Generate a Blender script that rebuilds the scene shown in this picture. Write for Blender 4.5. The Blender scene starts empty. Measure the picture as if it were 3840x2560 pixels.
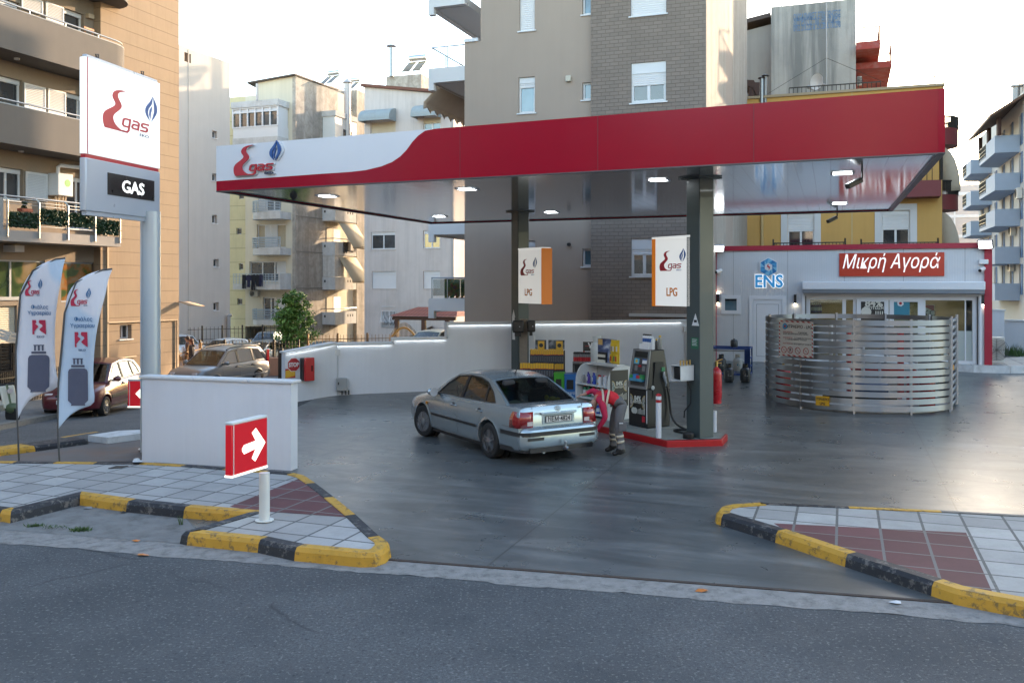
import bpy,bmesh,math,random
from mathutils import Vector,Matrix
R=math.radians
random.seed(7)
scn=bpy.context.scene
COL=scn.collection
# ---------------------------------------------------------------- camera, sky, sun, exposure
F,U0,V0,H=2080.0,1176.0,650.0,3.15  # focal length / principal point in picture units, lens height in metres
cam=bpy.data.cameras.new('camera')
cam.sensor_width=36;cam.lens=36*F/2352;cam.shift_y=-134/2352
cam.clip_start=0.1;cam.clip_end=2000
camo=bpy.data.objects.new('camera',cam);COL.objects.link(camo)
camo.location=(0,0,H);camo.rotation_euler=(R(90),0,0)
scn.camera=camo
SUN_EL,SUN_AZ=13.0,38.0  # degrees above the horizon, degrees right of the view direction
w=bpy.data.worlds.new('World');scn.world=w;w.use_nodes=True
nt=w.node_tree;nt.nodes.clear()
sky=nt.nodes.new('ShaderNodeTexSky');sky.sky_type='NISHITA';sky.sun_disc=False
sky.sun_elevation=R(SUN_EL);sky.sun_rotation=R(SUN_AZ)
sky.altitude=50;sky.air_density=1.0;sky.dust_density=0.9;sky.ozone_density=0.25
bg=nt.nodes.new('ShaderNodeBackground');bg.inputs['Strength'].default_value=0.15
wo=nt.nodes.new('ShaderNodeOutputWorld')
nt.links.new(sky.outputs[0],bg.inputs[0]);nt.links.new(bg.outputs[0],wo.inputs[0])
S=Vector((math.sin(R(SUN_AZ))*math.cos(R(SUN_EL)),math.cos(R(SUN_AZ))*math.cos(R(SUN_EL)),math.sin(R(SUN_EL))))
sl=bpy.data.lights.new('sun','SUN');sl.energy=2.0;sl.angle=R(0.6);sl.color=(1.0,0.73,0.48)
so=bpy.data.objects.new('sun',sl);COL.objects.link(so);so.rotation_euler=S.to_track_quat('Z','Y').to_euler();so.location=(30,30,40)
scn.view_settings.view_transform='Standard';scn.view_settings.look='None'
scn.view_settings.exposure=2.5;scn.view_settings.gamma=1.0
scn.cycles.use_denoising=True;scn.cycles.max_bounces=8;scn.cycles.diffuse_bounces=4;scn.cycles.glossy_bounces=4
scn.cycles.transparent_max_bounces=12;scn.cycles.caustics_reflective=False;scn.cycles.caustics_refractive=False
scn.cycles.sample_clamp_indirect=6
# ---------------------------------------------------------------- geometry from the picture: rays, ground heights, facade planes
def fr(x0,y0,s):return lambda x,y:((x0+x/s)/1.63265,(y0+y/s)/1.63265)
fA=fr(0,0,1.8229);fB=fr(640,150,2.0911);fC=fr(1580,0,1.7422);fD=fr(2780,0,1.6509);fE=fr(0,860,1.7429)
fF=fr(640,700,2.0098);fG=fr(1500,1200,2.6138);fH=fr(1900,1150,2.6136);fI=fr(2620,880,1.9279);fJ=fr(0,1560,1.568)
fK=fr(2600,1780,1.8968);fL=fr(1880,880,2.6727);fA1=fr(0,0,3.1357);fA2=fr(0,550,3.1357);fA3=fr(300,1150,2.8683)
fA4=fr(0,1250,3.1357);fA5=fr(840,250,3.4839);fA6=fr(840,700,2.8518);fA7=fr(1340,250,3.4848);fA8=fr(1340,760,2.9043)
fB1=fr(2780,0,2.2189);fB2=fr(2660,640,1.9932);fB3=fr(3500,300,1.4265);fB4=fr(2620,1080,3.921);fB5=fr(2960,1060,3.1784)
fB6=fr(2040,1230,3.3357);fB7=fr(2340,1250,3.4833);fB8=fr(1920,1200,4.9)
def at(uv,Y):return Vector(((uv[0]-U0)*Y/F,Y,H-(uv[1]-V0)*Y/F))
def atz(uv,z):
 Y=F*(H-z)/(uv[1]-V0);return Vector(((uv[0]-U0)*Y/F,Y,z))
def sstep(t):t=max(0,min(1,t));return t*t*(3-2*t)
def g(x,y):
 k=sstep((-x-4.5)/6)
 return(1-k)*0.03*max(0,min(10,y-23))-k*(0.055*max(0,min(18,y-15))+0.03*max(0,min(47,y-33)))
def onG(uv,dz=0.0):
 z=dz
 for _ in range(30):
  p=atz(uv,z);z=0.5*z+0.5*(g(p.x,p.y)+dz)
 return atz(uv,z)
D1=Vector((0.3444,0.9388,0));D2=Vector((0.9388,-0.3444,0))  # the town grid: away, along
UP=Vector((0,0,1))
class Pl:
 """vertical plane through o along unit d; outward normal n is to the right of d"""
 def __init__(s,o,d):s.o=Vector((o[0],o[1],0));s.d=Vector((d[0],d[1],0)).normalized();s.n=Vector((s.d.y,-s.d.x,0))
 def st(s,uv):
  rx=(uv[0]-U0)/F;a=s.d.x-rx*s.d.y;t=(rx*s.o.y-s.o.x)/a
  Y=s.o.y+t*s.d.y;return t,H-(uv[1]-V0)*Y/F
 def p(s,t,z,out=0.0):return s.o+s.d*t+s.n*out+UP*z
 def rect(s,a,b):
  (s0,z1),(s1,z0)=s.st(a),s.st(b);return min(s0,s1),max(s0,s1),min(z0,z1),max(z0,z1)
  # ---------------------------------------------------------------- materials
def lin(c):
 if isinstance(c,str):
  c=[int(c[i:i+2],16)/255 for i in(1,3,5)];return tuple(x/12.92 if x<=.04045 else((x+.055)/1.055)**2.4 for x in c)
 return tuple(c)
MATS={}
class NT:
 def __init__(s,name):
  s.m=bpy.data.materials.new(name);s.m.use_nodes=True;s.t=s.m.node_tree;s.b=s.t.nodes['Principled BSDF'];s.out=s.t.nodes['Material Output']
  s.tc=s.n('ShaderNodeTexCoord')
 def n(s,k,**kw):
  x=s.t.nodes.new(k)
  for a,v in kw.items():setattr(x,a,v)
  return x
 def l(s,a,b):s.t.links.new(a,b)
 def geo(s):return s.n('ShaderNodeNewGeometry').outputs['Position']
 def noise(s,vec,scale,detail=4,rough=.55,dist=0):
  x=s.n('ShaderNodeTexNoise');x.inputs['Scale'].default_value=scale;x.inputs['Detail'].default_value=detail;x.inputs['Roughness'].default_value=rough
  x.inputs['Distortion'].default_value=dist
  s.l(vec,x.inputs['Vector']);return x.outputs['Fac']
 def ramp(s,fac,stops):
  r=s.n('ShaderNodeValToRGB');e=r.color_ramp.elements
  while len(e)<len(stops):e.new(.5)
  for k,(p,c)in enumerate(stops):e[k].position=p;e[k].color=(*lin(c),1)if not isinstance(c,(int,float))else(c,c,c,1)
  s.l(fac,r.inputs[0]);return r.outputs[0]
 def mix(s,fac,a,b,mode='MIX'):
  m=s.n('ShaderNodeMix',data_type='RGBA',blend_type=mode)
  for sock,v in((m.inputs[0],fac),(m.inputs[6],a),(m.inputs[7],b)):
   if hasattr(v,'is_output'):s.l(v,sock)
   elif isinstance(v,(int,float)):sock.default_value=v if sock.type=='VALUE' else(v,v,v,1)
   else:sock.default_value=(*lin(v),1)
  return m.outputs[2]
 def math(s,op,a,b=0.0,c=0.0):
  m=s.n('ShaderNodeMath',operation=op)
  for k,v in enumerate((a,b,c)):
   if hasattr(v,'is_output'):s.l(v,m.inputs[k])
   else:m.inputs[k].default_value=v
  return m.outputs[0]
 def map(s,vec,sc=(1,1,1),rot=(0,0,0),loc=(0,0,0)):
  m=s.n('ShaderNodeMapping');m.inputs['Scale'].default_value=sc;m.inputs['Rotation'].default_value=rot;m.inputs['Location'].default_value=loc
  s.l(vec,m.inputs[0]);return m.outputs[0]
 def sep(s,vec):x=s.n('ShaderNodeSeparateXYZ');s.l(vec,x.inputs[0]);return x.outputs
 def bump(s,h,strength=.3,dist=.01):
  x=s.n('ShaderNodeBump');x.inputs['Strength'].default_value=strength;x.inputs['Distance'].default_value=dist
  s.l(h,x.inputs['Height']);s.l(x.outputs[0],s.b.inputs['Normal']);return x
 def set(s,**kw):
  for k,v in kw.items():
   i=s.b.inputs[k.replace('_',' ')]
   if hasattr(v,'is_output'):s.l(v,i)
   elif isinstance(v,(tuple,list,str)):i.default_value=(*lin(v),1)
   else:i.default_value=v
  return s
def pm(name,col,rough=.6,metal=0.0,var=.10,scale=3.0,bump=0.0,bs=60,streak=0.0,coat=0.0,spec=.5,dirt=0.0,dirtcol=(.12,.1,.08)):
 """painted / plastered / plastic surface with soft uneven tone, optional rain streaks, dirt blotches and fine relief"""
 if name in MATS:return MATS[name]
 t=NT(name);col=lin(col);P=t.geo()
 c=t.mix(t.noise(P,scale,5),tuple(x*(1-var)for x in col),tuple(min(1,x*(1+var))for x in col))
 if streak:
  sn=t.noise(t.map(P,(2.2,2.2,.12)),1.6,5,.65)
  c=t.mix(t.math('MULTIPLY',t.ramp(sn,[(.42,0.),(.75,1.)]),streak),c,tuple(x*.45 for x in col))
 if dirt:
  dn=t.ramp(t.noise(P,scale*.7,8,.7),[(.48,0.),(.7,1.)]);c=t.mix(t.math('MULTIPLY',dn,dirt),c,dirtcol)
 t.set(Base_Color=c,Roughness=rough,Metallic=metal,Coat_Weight=coat,Specular_IOR_Level=spec)
 if rough>.15:t.set(Roughness=t.math('ADD',t.math('MULTIPLY',t.noise(P,scale*2.3,4),.16),rough-.08))
 if bump:t.bump(t.noise(P,bs,3),bump,.01)
 MATS[name]=t.m;return t.m
def emit(name,col,st):
 if name in MATS:return MATS[name]
 t=NT(name);t.set(Base_Color=col,Emission_Color=col,Emission_Strength=st,Roughness=.4);MATS[name]=t.m;return t.m
def glassm(name,tint,op=.35,rough=.03):
 """thin pane: mirror-like sheen over a tinted see-through body"""
 if name in MATS:return MATS[name]
 t=NT(name);t.t.nodes.remove(t.b)
 tr=t.n('ShaderNodeBsdfTransparent');tr.inputs[0].default_value=(*lin(tint),1)
 gl=t.n('ShaderNodeBsdfGlossy');gl.inputs['Roughness'].default_value=rough
 fz=t.n('ShaderNodeFresnel');fz.inputs[0].default_value=1.5
 m=t.n('ShaderNodeMixShader');t.l(t.math('ADD',t.math('MULTIPLY',fz.outputs[0],.9),op*.12),m.inputs[0]);t.l(tr.outputs[0],m.inputs[1]);t.l(gl.outputs[0],m.inputs[2]);t.l(m.outputs[0],t.out.inputs[0])
 MATS[name]=t.m;return t.m
 # ---------------------------------------------------------------- mesh building
OFF={}
class MB:
 """collects shapes (in world or local metres) and links them as ONE mesh object"""
 def __init__(s,M=None):s.v=[];s.f=[];s.mi=[];s.M=M;s.k=0
 def add(s,vs,fs):
  b=len(s.v)
  s.v+=[(s.M@Vector(p))if s.M else Vector(p)for p in vs]
  s.f+=[tuple(b+i for i in f)for f in fs];s.mi+=[s.k]*len(fs);return s
 def poly(s,pts):return s.add(pts,[tuple(range(len(pts)))])
 def quad(s,a,b,c,d):return s.add([a,b,c,d],[(0,1,2,3)])
 def hexa(s,b4,t4):return s.add(list(b4)+list(t4),[(3,2,1,0),(4,5,6,7),(0,1,5,4),(1,2,6,5),(2,3,7,6),(3,0,4,7)])
 def box(s,x0,x1,y0,y1,z0,z1):
  b=[(x0,y0),(x1,y0),(x1,y1),(x0,y1)];return s.hexa([(x,y,z0)for x,y in b],[(x,y,z1)for x,y in b])
 def pbox(s,pl,s0,s1,z0,z1,o0,o1):
  """box on a facade plane: along s, up z, outwards o"""
  b=[(s0,o1),(s1,o1),(s1,o0),(s0,o0)]
  return s.hexa([pl.p(a,z0,o)for a,o in b],[pl.p(a,z1,o)for a,o in b])
 def prism(s,pts,vec):
  n=len(pts);vec=Vector(vec);q=[Vector(p)+vec for p in pts]
  return s.add([Vector(p)for p in pts]+q,[tuple(range(n))[::-1],tuple(range(n,2*n))]+[(i,(i+1)%n,n+(i+1)%n,n+i)for i in range(n)])
 def bar(s,a,b,wd,ht=None):
  """square bar from a to b"""
  a,b=Vector(a),Vector(b);d=(b-a).normalized();x=d.cross(UP)
  x=x.normalized()if x.length>1e-3 else Vector((1,0,0));y=x.cross(d).normalized();ht=ht or wd
  c=[x*wd/2*i+y*ht/2*j for i,j in((-1,-1),(1,-1),(1,1),(-1,1))]
  return s.hexa([a+k for k in c],[b+k for k in c])
 def tube(s,path,r,n=8,cap=True):
  path=[Vector(p)for p in path];N=len(path);rs=r if isinstance(r,(list,tuple))else[r]*N
  vs,fs=[],[];x=None
  for i,p in enumerate(path):
   d=(path[min(i+1,N-1)]-path[max(i-1,0)]).normalized()
   if x is None:x=d.orthogonal().normalized()
   x=(x-d*x.dot(d));x=x.normalized()if x.length>1e-6 else d.orthogonal().normalized();y=d.cross(x)
   vs+=[p+(x*math.cos(2*math.pi*k/n)+y*math.sin(2*math.pi*k/n))*rs[i]for k in range(n)]
  for i in range(N-1):
   for k in range(n):fs.append((i*n+k,i*n+(k+1)%n,(i+1)*n+(k+1)%n,(i+1)*n+k))
  if cap:fs+=[tuple(range(n))[::-1],tuple((N-1)*n+k for k in range(n))]
  return s.add(vs,fs)
 def lathe(s,c,prof,n=16,ax=None,xd=None):
  """profile [(radius, height)] turned round ax through c"""
  ax=Vector(ax or UP).normalized();x=Vector(xd)if xd else ax.orthogonal().normalized();y=ax.cross(x);c=Vector(c);vs,fs=[],[]
  for r,h in prof:vs+=[c+ax*h+(x*math.cos(2*math.pi*k/n)+y*math.sin(2*math.pi*k/n))*r for k in range(n)]
  for i in range(len(prof)-1):
   for k in range(n):fs.append((i*n+k,i*n+(k+1)%n,(i+1)*n+(k+1)%n,(i+1)*n+k))
  fs+=[tuple(range(n))[::-1],tuple((len(prof)-1)*n+k for k in range(n))]
  return s.add(vs,fs)
 def ball(s,c,r,n=10,sc=(1,1,1)):
  c=Vector(c);vs,fs=[],[];m=n//2
  for i in range(m+1):
   a=math.pi*i/m
   vs+=[c+Vector((math.sin(a)*math.cos(2*math.pi*k/n)*r*sc[0],math.sin(a)*math.sin(2*math.pi*k/n)*r*sc[1],math.cos(a)*r*sc[2]))for k in range(n)]
  for i in range(m):
   for k in range(n):fs.append((i*n+k,(i+1)*n+k,(i+1)*n+(k+1)%n,i*n+(k+1)%n))
  return s.add(vs,fs)
 def build(s,name,mats,parent=None,base=None,smooth=True,ang=35,bevel=0.0,seg=2,sub=0,solid=0.0):
  off=OFF.get(parent.name,Vector((0,0,0)))if parent else(Vector(base)if base is not None else Vector((0,0,0)))
  me=bpy.data.meshes.new(name);me.from_pydata([tuple(p-off)for p in s.v],[],s.f)
  mats=mats if isinstance(mats,(list,tuple))else[mats]
  for m in mats:me.materials.append(m)
  if len(mats)>1:me.polygons.foreach_set('material_index',s.mi)
  bm=bmesh.new();bm.from_mesh(me);bmesh.ops.remove_doubles(bm,verts=bm.verts,dist=1e-5)
  bmesh.ops.recalc_face_normals(bm,faces=bm.faces);bm.to_mesh(me);bm.free()
  if smooth:me.shade_smooth();me.set_sharp_from_angle(angle=R(ang))
  o=bpy.data.objects.new(name,me);COL.objects.link(o);o.location=off if parent is None else(0,0,0)
  if parent:o.parent=parent
  OFF[o.name]=off
  if bevel:b=o.modifiers.new('edge','BEVEL');b.width=bevel;b.segments=seg;b.limit_method='ANGLE';b.angle_limit=R(40)
  if sub:q=o.modifiers.new('smooth','SUBSURF');q.levels=sub;q.render_levels=sub
  if solid:q=o.modifiers.new('solid','SOLIDIFY');q.thickness=solid;q.offset=0
  return o
def tag(o,label=None,cat=None,group=None,kind=None):
 if label:o['label']=label
 if cat:o['category']=cat
 if group:o['group']=group
 if kind:o['kind']=kind
 return o
def thing(name,label,cat,loc=(0,0,0),group=None,rz=0.0,world=True):
 """Empty at a thing's base; world=True: its parts are given in world metres, else in its own local metres"""
 o=bpy.data.objects.new(name,None);COL.objects.link(o);o.location=loc;o.rotation_euler=(0,0,rz);o.empty_display_size=.2
 OFF[o.name]=Vector(loc)if world else Vector((0,0,0));return tag(o,label,cat,group)
def kids(o):return[c for c in bpy.data.objects if c.parent==o]
def dup(src,loc,rz=None,label=None,group=None,sc=None,rot=None):
 allk={}
 for c in bpy.data.objects:
  if c.parent:allk.setdefault(c.parent.name,[]).append(c)
 def cp(o,par):
  c=o.copy();COL.objects.link(c);c.parent=par
  for k in allk.get(o.name,[]):cp(k,c)
  return c
 r=cp(src,None);r.location=loc
 if rz is not None:r.rotation_euler=(0,0,rz)
 if rot is not None:r.rotation_euler=rot
 if sc:r.scale=(sc,)*3 if isinstance(sc,(int,float))else sc
 return tag(r,label,None,group)
def text(body,size,M,mat,parent,name='lettering',ext=.004,bold=0.0,shear=0.0,sx=1.0,align='CENTER',emboss=None,sp=1.0):
 """lettering as a mesh; M: matrix whose x runs along the line, y up, z out (world); origin at the middle (or left) of the baseline"""
 cu=bpy.data.curves.new('t','FONT');cu.body=body;cu.size=size;cu.extrude=ext;cu.offset=bold;cu.shear=shear;cu.align_x=align;cu.resolution_u=3
 cu.space_character=sp
 to=bpy.data.objects.new('t',cu);COL.objects.link(to)
 dg=bpy.context.evaluated_depsgraph_get();me=bpy.data.meshes.new_from_object(to.evaluated_get(dg));bpy.data.objects.remove(to);bpy.data.curves.remove(cu)
 off=OFF.get(parent.name,Vector((0,0,0)))
 me.transform(Matrix.Translation(-off)@M@Matrix.Diagonal((sx,1,1,1)))
 me.materials.clear();me.materials.append(mat);me.name=name
 o=bpy.data.objects.new(name,me);COL.objects.link(o);o.parent=parent;OFF[o.name]=off;return o
def plM(pl,s,z,out):
 M=Matrix.Identity(4);M.col[0].xyz=pl.d;M.col[1].xyz=UP;M.col[2].xyz=pl.n;M.translation=pl.p(s,z,out);return M
 # ---------------------------------------------------------------- facades with real openings
def grid_wall(mb,P,N,s0,s1,z0,z1,holes,rev=.14):
 """wall sheet P(s,z) with rectangular openings and reveals of depth rev along -N"""
 holes=[(max(a,s0),min(b,s1),max(c,z0),min(d,z1))for a,b,c,d in holes];holes=[q for q in holes if q[1]-q[0]>.01 and q[3]-q[2]>.01]
 ss=sorted({s0,s1,*[x for q in holes for x in q[:2]]});zs=sorted({z0,z1,*[x for q in holes for x in q[2:]]})
 for a,b in zip(ss,ss[1:]):
  for c,d in zip(zs,zs[1:]):
   m,n=(a+b)/2,(c+d)/2
   if any(q[0]<m<q[1]and q[2]<n<q[3]for q in holes):continue
   mb.quad(P(a,c),P(b,c),P(b,d),P(a,d))
 for a,b,c,d in holes:
  for(p,q),(r,t)in(((a,c),(b,c)),((b,c),(b,d)),((b,d),(a,d)),((a,d),(a,c))):
   u,v=P(p,q),P(r,t);mb.quad(u,v,v-N*rev,u-N*rev)
def block(mb,pl,s0,s1,z0,z1,dep,front=(),right=(),left=(),rev=.14,top=True):
 grid_wall(mb,lambda s,z:pl.p(s,z),pl.n,s0,s1,z0,z1,front,rev)
 grid_wall(mb,lambda t,z:pl.p(s1,z,-t),pl.d,0,dep,z0,z1,right,rev)
 grid_wall(mb,lambda t,z:pl.p(s0,z,-t),-pl.d,0,dep,z0,z1,left,rev)
 mb.quad(pl.p(s0,z0,-dep),pl.p(s1,z0,-dep),pl.p(s1,z1,-dep),pl.p(s0,z1,-dep))
 if top:mb.quad(pl.p(s0,z1),pl.p(s1,z1),pl.p(s1,z1,-dep),pl.p(s0,z1,-dep))
def window(par,pl,r,fm,gm,rec=.12,fw=.07,mull=1,shut=0.0,sm=None,sill=None,box=0.0,curtain=None,fixed=None):
 """window set rec behind the plane: frame, panes, roller shutter let down by the share shut, sill"""
 a,b,c,d=r;m=MB();o=-rec
 m.pbox(pl,a,a+fw,c,d,o,o+.06);m.pbox(pl,b-fw,b,c,d,o,o+.06);m.pbox(pl,a+fw,b-fw,d-fw,d,o,o+.06);m.pbox(pl,a+fw,b-fw,c,c+fw,o,o+.06)
 top=d-box
 for i in range(1,mull+1):
  x=a+(b-a)*i/(mull+1);m.pbox(pl,x-fw*.6,x+fw*.6,c+fw,d-fw,o,o+.055)
 f=m.build('window',fm,par)
 MB().quad(pl.p(a,c,o+.02),pl.p(b,c,o+.02),pl.p(b,d,o+.02),pl.p(a,d,o+.02)).build('pane',gm,f)
 if curtain:MB().pbox(pl,a+fw,b-fw,c+fw,d-fw,o+.0,o+.0195).build('curtain',curtain,f)
 if box:MB().pbox(pl,a+.01,b-.01,top,d-.005,o+.03,o+.09).build('shutter_box',fm,f)
 if shut:
  z=top-(top-c)*shut;q=MB();n=max(2,int((top-z)/.07))
  for i in range(n):
   y0=z+(top-z)*i/n;y1=z+(top-z)*(i+1)/n
   q.add([pl.p(a+.03,y0,o+.062),pl.p(b-.03,y0,o+.062),pl.p(b-.03,(y0+y1)/2,o+.076),pl.p(a+.03,(y0+y1)/2,o+.076),pl.p(b-.03,y1,o+.062),pl.p(a+.03,y1,o+.062)],[(0,1,2,3),(3,2,4,5)])
  q.build('shutter',sm or fm,f,smooth=False)
 if sill:MB().pbox(pl,a-.06,b+.06,c-.05,c-.003,-rec+.05,.05).build('sill',sill,f)
 return f
def shutter_leaf(par,pl,r,mat,o=.03,name='shutter'):
 a,b,c,d=r;m=MB();fw=.05
 m.pbox(pl,a,a+fw,c,d,o,o+.04);m.pbox(pl,b-fw,b,c,d,o,o+.04);m.pbox(pl,a+fw,b-fw,c,c+fw,o,o+.04);m.pbox(pl,a+fw,b-fw,d-fw,d,o,o+.04)
 n=max(3,int((d-c)/.06))
 for i in range(n):
  z=c+fw+(d-c-2*fw)*i/n;h=(d-c-2*fw)/n
  m.quad(pl.p(a+fw,z,o+.035),pl.p(b-fw,z,o+.035),pl.p(b-fw,z+h,o+.008),pl.p(a+fw,z+h,o+.008))
 return m.build(name,mat,par,smooth=False)
def drape(mb,poly,dz,step=1.5,zf=g):
 """flat polygon [(x,y)] cut into cells and laid on the ground dz above it"""
 bm=bmesh.new();bm.faces.new([bm.verts.new((p[0],p[1],0))for p in poly])
 for ax in(0,1):
  lo,hi=min(p[ax]for p in poly),max(p[ax]for p in poly);st=max(step,(hi-lo)/70);k=math.ceil(lo/st)*st
  while k<hi:
   co=[0,0,0];no=[0,0,0];co[ax]=k;no[ax]=1
   bmesh.ops.bisect_plane(bm,geom=bm.verts[:]+bm.edges[:]+bm.faces[:],plane_co=co,plane_no=no);k+=st
 bm.verts.index_update();vs=[(v.co.x,v.co.y,zf(v.co.x,v.co.y)+dz)for v in bm.verts];fs=[tuple(v.index for v in f.verts)for f in bm.faces];bm.free()
 return mb.add(vs,fs)
 # ---------------------------------------------------------------- ground materials
def m_asphalt(name,c0,c1):
 t=NT(name);P=t.geo()
 c=t.mix(t.ramp(t.noise(P,34,4,.85),[(.32,0.),(.68,1.)]),tuple(x*.45 for x in lin(c0)),tuple(x*1.6 for x in lin(c0)))
 c=t.mix(t.ramp(t.noise(P,.4,7,.65),[(.38,0.),(.62,1.)]),c,c1)
 sp=t.ramp(t.noise(P,28,2,.5),[(.60,0.),(.66,1.)]);c=t.mix(t.math('MULTIPLY',sp,.5),c,(.24,.24,.235));dk=t.ramp(t.noise(P,19,2,.5),[(.62,0.),(.70,1.)]);c=t.mix(t.math('MULTIPLY',dk,.55),c,(.02,.022,.025))
 v=t.n('ShaderNodeTexVoronoi',feature='DISTANCE_TO_EDGE');v.inputs['Scale'].default_value=.23
 wv=t.n('ShaderNodeMix',data_type='VECTOR');ns=t.n('ShaderNodeTexNoise');ns.inputs['Scale'].default_value=.9;ns.inputs['Detail'].default_value=7;t.l(P,ns.inputs['Vector'])
 wv.inputs[0].default_value=.38;t.l(P,wv.inputs[4]);t.l(ns.outputs['Color'],wv.inputs[5]);t.l(wv.outputs[1],v.inputs['Vector'])
 cr=t.math('MULTIPLY',t.ramp(v.outputs['Distance'],[(0.,1.),(.005,0.)]),t.ramp(t.noise(P,.45,2),[(.44,0.),(.52,1.)]))
 c=t.mix(t.math('MULTIPLY',cr,.5),c,(.012,.012,.013))
 t.set(Base_Color=c,Roughness=t.math('ADD',.62,t.math('MULTIPLY',t.noise(P,1.2,4),.3)),Specular_IOR_Level=.35);t.bump(t.noise(P,70,3,.8),.8,.015);return t.m
M_ROAD=m_asphalt('asphalt',(.092,.098,.105),(.058,.064,.071))
M_SIDE=m_asphalt('asphalt_worn',(.10,.105,.11),(.075,.08,.085))
def m_forecourt():
 t=NT('polished_concrete');P=t.geo()
 q=t.map(P,(1,1,1),(0,0,R(20)))
 sw=t.noise(t.map(q,(.35,1.3,1)),1.1,9,.62,1.4);bl=t.noise(P,.22,5,.6,.6)
 c=t.ramp(sw,[(.28,(.048,.055,.057)),(.50,(.094,.103,.106)),(.72,(.185,.192,.192))])
 c=t.mix(t.math('MULTIPLY',t.ramp(bl,[(.38,0.),(.68,1.)]),.65),c,(.052,.06,.066))
 ty=t.ramp(t.noise(t.map(q,(.15,3.2,1),(0,0,.5)),2.2,6,.7,2.5),[(.60,0.),(.72,1.)]);c=t.mix(t.math('MULTIPLY',ty,.5),c,(.04,.045,.05))
 sc=t.ramp(t.noise(t.map(q,(.5,12,1),(0,0,-.7)),2.5,4,.6,.8),[(.64,0.),(.72,1.)]);c=t.mix(t.math('MULTIPLY',sc,.3),c,(.30,.31,.31))
 x=t.sep(q)
 for ax,per,off in((0,5.2,1.1),(1,6.1,2.4)):
  j=t.math('ABSOLUTE',t.math('SUBTRACT',t.math('FRACT',t.math('DIVIDE',t.math('ADD',x[ax],off),per)),.5));c=t.mix(t.math('MULTIPLY',t.math('LESS_THAN',j,.0022),.65),c,(.02,.022,.025))
 t.set(Base_Color=c,Roughness=t.ramp(t.noise(P,1.6,7,.65,1.),[(.3,.25),(.7,.37)]),Specular_IOR_Level=.42)
 t.bump(t.noise(P,1.2,3,.5),.025,.01);return t.m
M_FORE=m_forecourt()
def m_tiles(name,c,grout,x0,y0,size=.5,rot=20.1):
 """paving slabs on the town grid; x0,y0: where two joints cross"""
 t=NT(name);P=t.map(t.geo(),(1,1,1),(0,0,0),(-x0,-y0,0));q=t.map(P,(1,1,1),(0,0,R(rot)));x=t.sep(q)
 def edge(s,per,wd):
  f=t.math('ABSOLUTE',t.math('SUBTRACT',t.math('FRACT',t.math('DIVIDE',s,per)),.5));return t.math('GREATER_THAN',f,.5-wd/per)
 e=t.math('MAXIMUM',edge(x[0],size,.016),edge(x[1],size,.016))
 cell=t.n('ShaderNodeTexWhiteNoise');fl=t.n('ShaderNodeVectorMath',operation='FLOOR');t.l(t.map(q,(1/size,1/size,0)),fl.inputs[0]);t.l(fl.outputs[0],cell.inputs[0])
 col=t.mix(cell.outputs['Value'],tuple(v*.78 for v in lin(c)),tuple(v*1.14 for v in lin(c)))
 P0=t.geo();col=t.mix(t.math('MULTIPLY',t.ramp(t.noise(P0,2.2,8,.7),[(.42,0.),(.72,1.)]),.45),col,tuple(v*.5 for v in lin(c)))
 col=t.mix(t.math('MULTIPLY',t.ramp(t.noise(P0,30,3,.6),[(.5,0.),(.7,1.)]),.18),col,tuple(v*.5 for v in lin(c)))
 col=t.mix(t.math('MULTIPLY',e,t.ramp(t.noise(P0,14,3),[(.25,.75),(.5,1.)])),col,grout);t.set(Base_Color=col,Roughness=.72,Specular_IOR_Level=.35)
 t.bump(t.math('SUBTRACT',t.math('MULTIPLY',t.noise(P0,60,3),.25),e),.6,.008);return t.m
M_CONC=pm('rough_concrete',(.17,.17,.165),.85,var=.3,scale=5,bump=.5,bs=50,dirt=.7,dirtcol=(.07,.065,.06))
M_GUTT=pm('gutter_concrete',(.23,.222,.212),.85,var=.35,scale=9,bump=.7,bs=60,dirt=.8,dirtcol=(.08,.078,.075))
M_PATCH=pm('worn_patch_concrete',(.12,.105,.098),.8,var=.25,scale=1.2,bump=.3,bs=40,dirt=.7,dirtcol=(.16,.085,.055))
M_FAR=pm('dusty_ground',(.16,.15,.14),.9,var=.25,scale=.3)
def kerbm(name,col,wear):
 t=NT(name);P=t.geo();c=t.mix(t.noise(P,6,5),tuple(x*.82 for x in col),tuple(x*1.12 for x in col))
 wr=t.ramp(t.noise(P,9,9,.72),[(.53,0.),(.60,1.)]);c=t.mix(t.math('MULTIPLY',wr,.75),c,wear)
 c=t.mix(t.math('MULTIPLY',t.ramp(t.noise(P,3.5,6,.65),[(.5,0.),(.75,1.)]),.5),c,tuple(x*.5 for x in col))
 t.set(Base_Color=c,Roughness=.6,Specular_IOR_Level=.35);t.bump(t.noise(P,35,5,.7),.4,.012);return t.m
M_KY=kerbm('yellow_kerb_paint',(.52,.29,.035),(.12,.09,.05));M_KB=kerbm('black_kerb_paint',(.022,.025,.032),(.16,.15,.14));M_KG=kerbm('bare_kerb',(.16,.155,.14),(.09,.085,.08))
M_KW=pm('white_kerb_paint',(.55,.57,.58),.7,var=.2,scale=5,bump=.4,bs=40,dirt=.4)
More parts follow.
